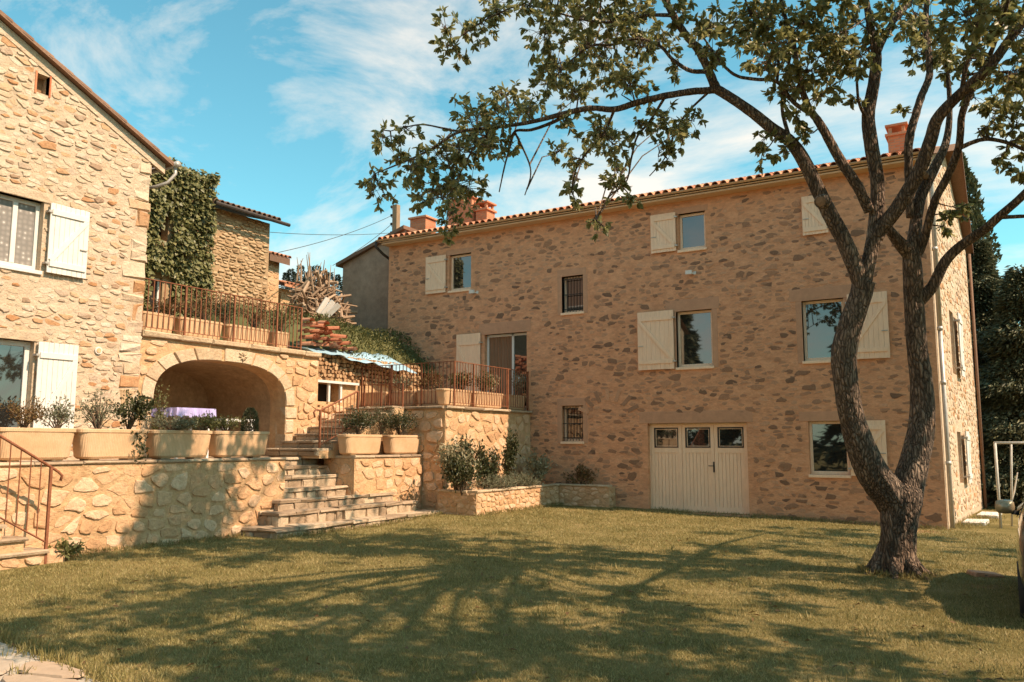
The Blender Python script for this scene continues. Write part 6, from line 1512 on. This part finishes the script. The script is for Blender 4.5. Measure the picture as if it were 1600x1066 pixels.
# foliage: leaf clumps hung on twigs that spring from the nearest limb
blobs = [(580, 275, 30), (598, 218, 30), (640, 205, 28), (648, 268, 40), (690, 252, 36), (690, 308, 42), (720, 230, 44), (745, 182, 40), (702, 338, 28), (600, 302, 26), (735, 296, 38), (700, 366, 14), (762, 215, 36), (790, 172, 36), (800, 225, 26), (655, 305, 28), (620, 250, 26),
 (690, 42, 28), (728, 55, 32), (720, 92, 15), (700, 72, 24), (780, 14, 36), (830, 4, 30), (756, 40, 25),
 (850, 60, 40), (870, 100, 42), (902, 30, 44), (920, 75, 40), (846, 132, 24), (895, 140, 32), (940, 112, 36), (960, 40, 40), (990, 20, 36), (938, 212, 40), (905, 248, 28), (962, 228, 32), (985, 125, 38), (1000, 200, 26), (1040, 185, 26), (1060, 205, 30), (1030, 235, 26), (1044, 248, 14), (895, 300, 20), (960, 290, 30), (935, 352, 18), (988, 312, 16), (1000, 75, 36), (1040, 60, 34), (1100, 40, 36), (1112, 76, 36), (1150, 30, 40), (1180, 20, 40), (1060, 100, 24), (880, 190, 24), (905, 318, 14), (1085, 190, 22), (1010, 150, 22), (830, 165, 24), (1060, 20, 30),
 (1230, 60, 46), (1210, 100, 40), (1260, 30, 46), (1300, 60, 44), (1270, 110, 44), (1230, 140, 36), (1330, 30, 44), (1320, 100, 40), (1195, 215, 26), (1190, 243, 24), (1228, 238, 24), (1285, 150, 30), (1310, 92, 34), (1340, 155, 14), (1400, 20, 40), (1450, 30, 44), (1480, 70, 42), (1440, 85, 30), (1500, 30, 50), (1550, 30, 50), (1590, 50, 44), (1520, 90, 40), (1562, 122, 38), (1592, 110, 36), (1560, 172, 36), (1592, 190, 36), (1540, 200, 24), (1478, 100, 34), (1500, 326, 16), (1476, 352, 18), (1594, 145, 30), (1590, 268, 20), (1440, 60, 36), (1405, 170, 10), (1245, 175, 24), (1560, 250, 16), (1590, 230, 22), (1370, 40, 26), (1485, 338, 12), (1180, 60, 34), (1200, 30, 40), (1345, 75, 30), (1525, 155, 24), (1260, 210, 16)]
off = []
gof = random.Random(55)
for i in range(70):                                 # the crown goes on above and to the right of the picture
    off.append((gof.uniform(860, 1750), gof.uniform(-230, -15), gof.uniform(40, 60)))
for i in range(4): off.append((gof.uniform(1650, 1760), gof.uniform(0, 330), gof.uniform(36, 56)))
S = np.array(SK); LP = []; LD = []; LL = []; twig = MB()
gl = np.random.default_rng(77); R = random.Random(78)
def clump(c, rad, n, anchor, clear=True):
    m = (anchor + c) / 2 + gl.normal(size=3) * rad * 0.25
    twig.tube([Vector(anchor), Vector(m), Vector(c)], [0.013, 0.009, 0.005], 5)
    nt = max(3, int(n / 9))
    for j in range(nt):
        e = gl.normal(size=3); e = c + e / np.linalg.norm(e) * rad * gl.random() ** 0.4
        s = c + (m - c) * gl.random() * 0.7
        twig.tube([Vector(s), Vector((s + e) / 2 + np.array([0, 0, 0.03])), Vector(e)], [0.005, 0.004, 0.002], 4, False)
        out = (e - s); out /= np.linalg.norm(out) + 1e-6
        for k in range(9):                          # a rosette of drooping leaflets at the twig end
            t = gl.random() * 0.5
            b0 = e - (e - s) * t * 0.6
            dd = out * 0.5 + gl.normal(size=3) * 0.55 + np.array([0, 0, -0.45])
            LP.append(b0); LD.append(dd); LL.append(gl.uniform(0.075, 0.14))
for (px, py, r) in blobs + off:
    outside = py < -8 or px > 1605
    rays = np.array(ray(px, py)); c0 = np.array(CAM)
    # closest limb sample to this line of sight gives the depth
    v = S - c0; tt = v @ rays / (rays @ rays); dist = np.linalg.norm(v - tt[:, None] * rays, axis=1)
    k = int(np.argmin(dist)); dep = tt[k] + gl.normal() * (0.25 if not outside else 0.9)
    c = c0 + rays * dep; rad = r * dep / FPX
    clump(c, rad, int((0.085 if r > 20 else 0.12) * r * r) + 20 if not outside else 230, S[k])
    if not outside and r > 28:                      # a second clump deeper in the crown
        dep2 = dep + gl.choice([-1, 1]) * gl.uniform(0.5, 1.4); clump(c0 + rays * dep2 + gl.normal(size=3) * 0.1, rad, int(0.035 * r * r) + 9, S[k])
# the crown also reaches back towards the terrace: its shade falls on the steps
for (px, py, r, dd) in [(870, 240, 24, 15), (900, 282, 20, 15.4), (935, 215, 36, 15.5), (965, 270, 26, 15.8), (905, 150, 34, 15), (985, 120, 34, 16), (860, 110, 40, 14.5), (920, 80, 40, 15), (1000, 70, 36, 16), (830, 165, 28, 14.5), (1040, 192, 24, 16), (750, 200, 36, 13.8), (700, 285, 34, 13.6), (790, 150, 26, 14.2), (955, 35, 40, 15.5), (880, 40, 40, 14.5), (1062, 205, 24, 16.2), (720, 235, 34, 13.7), (930, 345, 14, 15.6), (660, 260, 32, 13.3)]:
    c = np.array(atd(dd, px, py)); v = np.linalg.norm(S - c, axis=1); k = int(np.argmin(v))
    m = (S[k] + c) / 2 + np.array([0, 0, 0.25]); twig.tube([Vector(S[k]), Vector(m), Vector(c)], [0.015, 0.011, 0.006], 6)
    clump(c, r * dd / FPX, int(0.12 * r * r) + 30, c + (m - c) * 0.3)
# limbs and leaves reaching out of the picture towards the viewer's right (their shade lies on the lawn)
nb = np.array(atd(d0 - 1.6, 1690, -120))
for i in range(26):
    e = np.array([R.uniform(-1.5, 3.6), R.uniform(5.0, 10.5), R.uniform(5.6, 8.2)])
    pts = [nb, (nb + e) / 2 + np.array([0, 0, 0.5]), e]
    rr = Vector(e) - CAM
    u_ = 800 + FPX * rr.dot(_r) / max(0.1, rr.dot(_f)); v_ = 533 - FPX * rr.dot(_u) / max(0.1, rr.dot(_f))
    if rr.dot(_f) > 0.3 and u_ < 1760 and v_ > -230: continue
    b = MB(); b.tube([Vector(p) for p in pts], [0.07, 0.05, 0.02], 7); b.build('limb', 'bark', wal, smooth=True)
    for j in range(5): clump(e + gl.normal(size=3) * np.array([0.6, 0.6, 0.3]), 0.45, 150, e)
# right half of the crown, outside the picture: separate bunches of leaves whose shade streaks the lawn
def hidden(p):
    q = Vector(p) - CAM; w = q.dot(_f)
    if w < 0.3: return True
    return 800 + FPX * q.dot(_r) / w > 1665 or 533 - FPX * q.dot(_u) / w < -75
made = 0; mains = []
for i in range(7):
    e = np.array([R.uniform(0.5, 4.0), R.uniform(8.5, 18.5), R.uniform(5.0, 7.0)])
    s0 = np.array(atd(d0 - 1.0, 1710, 190)) if i % 2 else np.array(atd(d0 - 1.6, 1690, -120))
    if not hidden(e): continue
    MB().tube([Vector(s0), Vector((s0 + e) / 2 + np.array([0, 0, .3])), Vector(e)], [0.07, 0.05, 0.02], 7).build('limb', 'bark', wal, smooth=True); mains += [s0 + (e - s0) * t for t in (0.3, 0.6, 0.9)]
mains = np.array(mains)
while made < 98:
    c = np.array([R.uniform(-0.6, 4.8), R.uniform(7.0, 19.6), R.uniform(4.4, 7.8)])
    if not hidden(c): continue
    k = int(np.argmin(np.linalg.norm(mains - c, axis=1)))
    rad = R.uniform(0.25, 0.52); clump(c, rad, int(640 * rad * rad / 0.2) // 2, mains[k]); made += 1
LP = np.array(LP); LD = np.array(LD); LL = np.array(LL)
oval_leaves('crown', 'leaf_walnut', LP, LD, LL, LL * gl.uniform(0.38, 0.55, len(LL)), wal)
twig.build('twigs', 'bark', wal)

# a second walnut to the right of the viewer, outside the picture; its shade dapples the near lawn
w2 = thing('walnut_tree', 'walnut tree outside the picture to the right, shading the near lawn', 'tree', (5.2, 4.6, -0.15))
MB().tube([(5.2, 4.6, -0.2), (5.1, 4.6, 1.2), (4.9, 4.6, 2.6), (4.6, 4.6, 3.8)], [0.26, 0.2, 0.17, 0.12], 12).build('trunk', 'bark', w2, smooth=True)
LP = []; LD = []; LL = []; twig = MB()
for i in range(30):
    a = gl.random() * 6.283; k = gl.random() ** 0.5
    c = np.array([3.0 + 3.2 * k * math.cos(a), 4.6 + 4.2 * k * math.sin(a), 4.8 + 3.0 * gl.random() * (1 - 0.5 * k)])
    rr = Vector(c) - CAM; w_ = rr.dot(_f)
    if w_ > 0.2:
        u_ = 800 + FPX * rr.dot(_r) / w_; v_ = 533 - FPX * rr.dot(_u) / w_
        if u_ < 1780 and v_ > -160: continue
    an = np.array([4.6, 4.6, 3.8]); MB().tube([Vector(an), Vector((an + c) / 2 + np.array([0, 0, .2])), Vector(c)], [0.05, 0.03, 0.012], 6).build('limb', 'bark', w2)
    for j in range(2): clump(c + gl.normal(size=3) * 0.3, 0.42, 280, c)
oval_leaves('crown', 'leaf_walnut', np.array(LP), np.array(LD), np.array(LL), np.array(LL) * 0.45, w2)
twig.build('twigs', 'bark', w2)

# ------------------------------------------------------------------ trees and things at the right
def big_conifer(label, px, pyb, d, h, r, n, seed, name='spruce_tree', mat='needle', ll=0.2):
    p = atd(d, px, 694); return conifer(name, label, 'tree', (p.x, p.y, -0.3), h, r, n, mat, ll, None, 0.45, 0.16, seed=seed, wscale=0.3)
big_conifer('dense dark spruce close behind the gable wall of the long house', 1548, 700, 27.5, 9.2, 2.3, 42000, 201)
big_conifer('wide dark spruce at the right edge behind the metal frame', 1612, 700, 25.0, 7.6, 2.6, 42000, 202)
big_conifer('lower dark spruce between the gable wall and the metal frame', 1568, 700, 34.0, 7.5, 3.0, 26000, 203)
# poplar
pp_ = atd(36, 1530, 694); pop = thing('poplar_tree', 'tall narrow poplar rising behind the gable of the long house', 'tree', (pp_.x, pp_.y, -0.3))
ztop = atd(36, 1530, 228).z; n = 9000; g = np.random.default_rng(210); zz = g.random(n) ** 0.9; th = g.random(n) * 6.283
rr = 1.25 * np.minimum(1, (1 - zz) * 2.2) ** 0.7 * (0.45 + 0.55 * g.random(n) ** 0.5) * (1 + 0.25 * np.sin(zz * 31 + th * 2))
P = np.stack([rr * np.cos(th), rr * np.sin(th), 2.0 + zz * (ztop - 1.9)], 1) + np.array([pp_.x, pp_.y, 0])
leaf_object('crown', 'leaf_poplar', P, np.stack([np.cos(th) * .5, np.sin(th) * .5, np.full(n, 0.8)], 1) + g.normal(size=(n, 3)) * 0.4, g.uniform(0.14, 0.30, n), g.uniform(0.10, 0.18, n), pop, 0.1)
MB().tube([(pp_.x, pp_.y, -0.4), (pp_.x, pp_.y, 6), (pp_.x, pp_.y, ztop - 0.5)], [0.28, 0.18, 0.03], 8).build('trunk', 'bark', pop)
for i, (px, d, h, r, lb) in enumerate(((1640, 40, 9.0, 3.0, 'broad spruce far right beyond the car'), (1700, 30, 10, 3.2, 'tall spruce outside the right edge'))):
    big_conifer(lb, px, 700, d, h, r, 6000, 220 + i)
shrub('hedge_shrub', 'dark undergrowth at the foot of the spruces beside the gable wall', 'shrub', tuple(on(2, -0.14, 1545, 790)), 1.3, 1.3, 900, 'leaf_shrub', 0.14, 0.07, None, 230, 16)
shrub('hedge_shrub', 'dark undergrowth behind the metal frame at the right edge', 'shrub', tuple(on(2, -0.14, 1592, 785)), 1.2, 1.4, 900, 'leaf_shrub', 0.14, 0.07, None, 231, 16)
# spruces behind and beside the viewer: the panes of the long house mirror them
for i, (x, y, h, r) in enumerate(((-14, -12, 11, 3.2), (-8, -15, 12, 3.4), (-2, -13, 10, 3.0), (4, -16, 12, 3.5), (10, -12, 11, 3.2), (-20, -14, 12, 3.4), (17, -6, 10, 3.0), (20, 3, 9, 2.8), (22, 12, 10, 3.0), (19, 22, 9, 3.0))):
    conifer('spruce_tree', 'spruce in the belt of trees behind the viewer, outside the picture', 'tree', (x, y, -0.3), h, r, 3500, 'needle', 0.8, 'spruces behind the viewer', 0.45, 0.2, seed=240 + i, wscale=0.4)
# metal play frame
b0 = on(2, gz(-0.5, 20), 1564, 826); fr2 = thing('metal_frame', 'pale metal frame like a goal standing on the grass at the right edge', 'frame', tuple(b0))
zt2 = atd(depth(b0), 1556, 692).z; rvec = _r.copy(); fv = Vector((_f.x, _f.y, 0)).normalized()
A0 = b0; A1 = Vector((b0.x, b0.y, zt2)); B1 = A1 + rvec * 1.9; 
MB().tube([A0, A1], 0.03, 10).build('post', 'painted_steel', fr2, smooth=True); MB().tube([A1 - rvec * 0.02, B1], 0.028, 10).build('crossbar', 'painted_steel', fr2, smooth=True)
MB().tube([B1, B1 - Vector((0, 0, zt2 - b0.z))], 0.045, 10).build('post', 'painted_steel', fr2, smooth=True)
q1 = A1 + rvec * 0.36 - Vector((0, 0, 0.03)); MB().tube([q1, q1 + fv * 0.3 + rvec * 0.06 - Vector((0, 0, zt2 - b0.z - 0.05))], 0.022, 8).build('brace', 'painted_steel', fr2, smooth=True)
p = on(2, -0.14, 1575, 800); q_ = atd(depth(p), 1590, 738); tag(MB().tube([p, (p + q_) / 2 + Vector((0.03, 0, 0)), q_], [0.03, 0.025, 0.015], 6).build('pale_stick', 'pale_plank', None), 'thin pale stick leaning in the undergrowth behind the frame', 'stick')
for i, (px, py, l) in enumerate(((1510, 818, 1.1), (1533, 806, 1.2))):
    c = on(2, gz(-1, 22), px, py); F = frame((c.x + 0.12, c.y, gz(c.x, c.y)), su, sn, (0, 0, 1)); b = MB(); block(b, F, -l / 2, l / 2, -0.16, 0.3, -0.02, 0.07, random.Random(i), 0.008, 0.015)
    tag(b.build('paving_slab', 'pale_plank', None), ('nearer' if i == 0 else 'farther') + ' of the two pale slabs lying along the gable wall', 'slab', 'pale slabs by the gable')
c = on(2, gz(-0.5, 12.6), 1541, 900); b = MB(); block(b, frame((c.x, c.y, c.z), (0.9, 0.4, 0), (-0.4, 0.9, 0), (0, 0, 1)), -0.2, 0.2, -0.14, 0.14, -0.02, 0.05, random.Random(5), 0.02, 0.02)
tag(b.build('broken_tile', 'roof_tile', None), 'piece of broken clay tile lying on the grass near the car', 'tile')

# ------------------------------------------------------------------ car at the right edge (left side towards us)
car = thing('car', 'dark parked car at the right edge of the picture, its left mirror in view', 'car', (0.82, 10.6, gz(0.8, 10.6)))
CX, CY, CZ = 0.73, 12.0, gz(0.8, 10.6); hw = 0.84
def section(y, zlo, zbelt, zroof, wlo, wbelt, wroof):
    half = [(wlo * 0.86, zlo), (wlo, zlo + 0.12), (wlo * 1.02, (zlo + zbelt) / 2), (wbelt, zbelt - 0.05), (wbelt * 0.97, zbelt), (wroof, zroof - 0.05), (wroof * 0.9, zroof), (0.0, zroof + 0.02)]
    L_ = [(-x, z) for x, z in half]; R_ = [(x, z) for x, z in half[::-1][1:]]
    return [(CX + x, CY + y, CZ + z) for x, z in L_ + R_]
secs = [(-1.95, 0.32, 0.70, 0.72, 0.66, 0.66, 0.60), (-1.85, 0.24, 0.82, 0.86, 0.78, 0.76, 0.66), (-1.4, 0.20, 0.90, 0.96, 0.83, 0.80, 0.70), (-0.95, 0.20, 0.94, 1.02, 0.84, 0.80, 0.68), (-0.35, 0.20, 0.96, 1.40, 0.84, 0.81, 0.60), (0.3, 0.20, 0.97, 1.47, 0.84, 0.81, 0.60), (1.0, 0.20, 0.97, 1.45, 0.84, 0.81, 0.59), (1.6, 0.22, 0.97, 1.36, 0.83, 0.79, 0.57), (1.9, 0.28, 0.95, 1.05, 0.78, 0.74, 0.58), (2.0, 0.36, 0.85, 0.9, 0.70, 0.68, 0.58)]
b = MB(); rg = [section(*s) for s in secs]; n = len(rg[0])
for r in rg: b.v += r
for i in range(len(rg) - 1):
    for j in range(n - 1): b.f.append((i * n + j, i * n + j + 1, (i + 1) * n + j + 1, (i + 1) * n + j))
    b.f.append((i * n + n - 1, i * n, (i + 1) * n, (i + 1) * n + n - 1))
b.f += [tuple(range(n)), tuple((len(rg) - 1) * n + j for j in range(n))[::-1]]
body = b.build('body', 'car_paint', car, smooth=True); sm = body.modifiers.new('s', 'SUBSURF'); sm.levels = 2; sm.render_levels = 2
for nm, ya, za, yb, zb_ in (('windscreen', -0.98, 1.03, -0.36, 1.40), ('rear_window', 1.95, 1.04, 1.58, 1.36)):
    MB().add([(CX - 0.62, CY + ya, CZ + za), (CX + 0.62, CY + ya, CZ + za), (CX + 0.52, CY + yb, CZ + zb_ + 0.02), (CX - 0.52, CY + yb, CZ + zb_ + 0.02)], [(0, 1, 2, 3)]).build(nm, 'car_glass', car)
for sx in (-1, 1):
    for (ya, yb, za, zb_) in ((-0.28, 0.42, 1.0, 1.34), (0.5, 1.3, 1.0, 1.34)):
        g_ = MB(); xa = CX + sx * 0.815; xb_ = CX + sx * 0.655
        g_.add([(xa, CY + ya - 0.15, CZ + za), (xa, CY + yb, CZ + za), (xb_, CY + yb - 0.05, CZ + zb_), (xb_, CY + ya + 0.1, CZ + zb_)], [(0, 1, 2, 3)]); g_.build('side_window', 'car_glass', car)
    for yy in (-1.25, 1.3):
        wc = Vector((CX + sx * 0.74, CY + yy, CZ + 0.31)); t = MB(); N = 22; prof = [(0.2, -0.1), (0.29, -0.1), (0.315, -0.07), (0.315, 0.07), (0.29, 0.1), (0.2, 0.1)]
        for r_, x_ in prof:
            for k in range(N): a = 2 * math.pi * k / N; t.v.append((wc.x + x_, wc.y + r_ * math.cos(a), wc.z + r_ * math.sin(a)))
        for i in range(len(prof) - 1):
            for k in range(N): t.f.append((i * N + k, i * N + (k + 1) % N, (i + 1) * N + (k + 1) % N, (i + 1) * N + k))
        wh = t.build('wheel', 'rubber', car, smooth=True)
        r_ = MB(); r_.tube([wc + Vector((sx * 0.03, 0, 0)), wc + Vector((sx * 0.09, 0, 0))], [0.2, 0.19], 20); r_.build('rim', 'alloy', wh)
    m = MB(); mx = CX + sx * 0.93; my = CY - 0.42; mz = CZ + 1.12
    m.v = []; ring = [(0.0, 0.02), (0.05, 0.075), (0.11, 0.085), (0.15, 0.08)]
    for (dy, hh_) in ring:
        for k in range(12):
            a = 2 * math.pi * k / 12; m.v.append((mx + 0.105 * math.copysign(abs(math.cos(a)) ** 0.6, math.cos(a)) * (hh_ / 0.085), my + dy, mz + hh_ * math.copysign(abs(math.sin(a)) ** 0.6, math.sin(a))))
    for i in range(3):
        for k in range(12): m.f.append((i * 12 + k, i * 12 + (k + 1) % 12, (i + 1) * 12 + (k + 1) % 12, (i + 1) * 12 + k))
    m.f += [tuple(range(12))[::-1], tuple(36 + k for k in range(12))]
    mo_ = m.build('mirror', 'mirror_shell', car, smooth=True)
    MB().bar((mx - sx * 0.08, my + 0.06, mz - 0.06), (CX + sx * 0.80, my + 0.1, mz - 0.07), 0.05, 0.05).build('mirror_arm', 'rubber', mo_)
    MB().box(CX + sx * 0.55 - 0.14, CX + sx * 0.55 + 0.14, CY - 1.97, CY - 1.88, CZ + 0.62, CZ + 0.76).build('headlight', 'lamp_glass', car, bevel=0.02)

# ------------------------------------------------------------------ paving at the lower left
edge = [(-9.5, 4.35), (-8.2, 4.12), (-7.5, 4.05), (-6.9, 4.0), (-6.3, 3.93), (-5.7, 3.83), (-5.2, 3.6), (-4.7, 3.2), (-4.2, 2.6), (-4.0, 1.5), (-9.5, 1.5)]
pv = MB(); pv.v = [(x, y, gz(x, y) + 0.012) for x, y in edge]; pv.f = [tuple(range(len(edge)))[::-1]]
pav = struct(pv.build('paving', 'joint', None))
masonry(pav, frame((0, 0, 0.012), (1, 0, 0), (0, 1, 0), (0, 0, 1)), edge[::-1], [], 0.75, 0.45, 'flagstone', gap=0.025, proud=0.005, seed=91, fat=0.95, jit=1.0, small=0.0, rag=0.03, pv=(0.8, 1.2))

# ------------------------------------------------------------------ grass
def blades(name, n, x0, x1, y0, y1, dens_pow, hmin, hmax, w, seed):
    g = np.random.default_rng(seed)
    # spread by view: more blades close to the camera
    d = 4.6 * (21.5 / 4.6) ** (g.random(n) ** dens_pow); u = g.uniform(-0.68, 0.66, n)
    X = d * (_r.x * u) + d * _f.x / math.cos(PITCH); Y = d * (_r.y * u) + d * _f.y / math.cos(PITCH)
    ok = (X > -12.4) & (Y < 20.2) & ~((X < -10.6) & (Y > 15.9)) & ~((X < -11.5) & (Y > 10.85)) & ~((X < -11.9) & (Y < 7.4)) & ~((Y < 4.15 - 0.1 * (X + 8.5)) & (X < -5.0)) & ~((X < -4.0) & (Y < 3.3))
    ok &= ~((X > -9) & (X < fx(962, 780)) & (Y > 19.9)) & ~((X + 1.5) ** 2 + (Y - tbase.y) ** 2 < 0.09)
    clumpy = np.sin(X * 2.7 + np.sin(Y * 1.9) * 2) * np.sin(Y * 3.1 + np.sin(X * 1.3) * 2)
    bare = np.exp(-((X - 1.2) ** 2 + (Y - 6.4) ** 2) / 4.0) * 0.8
    ok &= g.random(n) > np.clip(0.28 - 0.3 * clumpy, 0, 0.6) + bare
    X, Y, dd = X[ok], Y[ok], d[ok]; m = len(X)
    Z = np.array([lawn_z(a, b) for a, b in zip(X, Y)]) - 0.004
    h = g.uniform(hmin, hmax, m) * (0.8 + 0.035 * dd); a = g.random(m) * 6.283; lean = g.normal(size=(m, 2)) * 0.55
    wd = w * (0.75 + 0.075 * dd)
    V = np.empty((m, 3, 3)); V[:, 0] = np.stack([X - np.cos(a) * wd, Y - np.sin(a) * wd, Z], 1); V[:, 1] = np.stack([X + np.cos(a) * wd, Y + np.sin(a) * wd, Z], 1)
    V[:, 2] = np.stack([X + lean[:, 0] * h, Y + lean[:, 1] * h, Z + h], 1)
    me = D.meshes.new(name); me.vertices.add(3 * m); me.vertices.foreach_set('co', V.ravel()); me.loops.add(3 * m); me.loops.foreach_set('vertex_index', np.arange(3 * m))
    me.polygons.add(m); me.polygons.foreach_set('loop_start', np.arange(0, 3 * m, 3)); me.polygons.foreach_set('loop_total', np.full(m, 3)); me.update(); me.validate()
    me.materials.append(M('blade')); o = D.objects.new(name, me); COL.objects.link(o)
    return stuff(tag(o, 'short mown grass blades across the lawn', 'grass'))
def tufts(n, seed):
    g = np.random.default_rng(seed); P = []
    def edge(a, b, m, w):
        t = g.random(m)[:, None]; q = np.array(a) + (np.array(b) - np.array(a)) * t + g.normal(size=(m, 2)) * w; P.append(q)
    edge((xR, yF - 0.1), (-8.0, yF - 0.1), 1500, 0.06); edge((-12.42, 7.2), (-12.42, 10.9), 900, 0.06); edge((-11.5, 10.85), (-11.5, 15.9), 1100, 0.05); edge((-10.55, 15.9), (-10.55, 20.0), 800, 0.05); edge((-1.2, 20.5), (-0.8, 25), 1200, 0.2); edge((-8.5, 4.25), (-5.0, 3.75), 900, 0.06)
    th = g.random(700) * 6.283; rr = 0.3 + g.random(700) * 0.22; P.append(np.stack([tbase.x + rr * np.cos(th), tbase.y + rr * np.sin(th)], 1))
    for i in range(260):
        d = 5 * (20 / 5) ** g.random(); u = g.uniform(-0.6, 0.6); c = np.array([d * (_r.x * u) + d * _f.x, d * (_r.y * u) + d * _f.y])
        if c[0] > -10.4 and c[1] < 19.5: P.append(c + g.normal(size=(14, 2)) * 0.05)
    P = np.concatenate(P); Z = np.array([lawn_z(a, b) for a, b in P]); m = len(P)
    Dr = g.normal(size=(m, 3)) * 0.35 + np.array([0, 0, 0.9])
    return stuff(tag(leaf_object('grass_tufts', 'blade', np.column_stack([P, Z]), Dr, g.uniform(0.05, 0.13, m), 0.009), 'longer grass and weeds along walls, trunk and in patches of the lawn', 'grass'))
tufts(0, 302)
# fallen leaves
g = np.random.default_rng(303); n = 340; d = 5 * (20 / 5) ** g.random(n); u = g.uniform(-0.62, 0.6, n); X = d * (_r.x * u) + d * _f.x; Y = d * (_r.y * u) + d * _f.y; k = (X > -10.3) & (Y < 19.8); X, Y = X[k], Y[k]
stuff(tag(leaf_object('fallen_leaves', 'leaf_red', np.stack([X, Y, [lawn_z(a, b) + 0.03 for a, b in zip(X, Y)]], 1), g.normal(size=(len(X), 3)) * np.array([1, 1, 0.15]), g.uniform(0.05, 0.10, len(X)), g.uniform(0.03, 0.05, len(X)), None, 0.2, np.array([0, 0, 1.0]) + g.normal(size=(len(X), 3)) * 0.3), 'scattered dry fallen leaves on the lawn', 'leaves'))
blades('grass', 520000, 0, 0, 0, 0, 0.8, 0.015, 0.036, 0.003, 301)
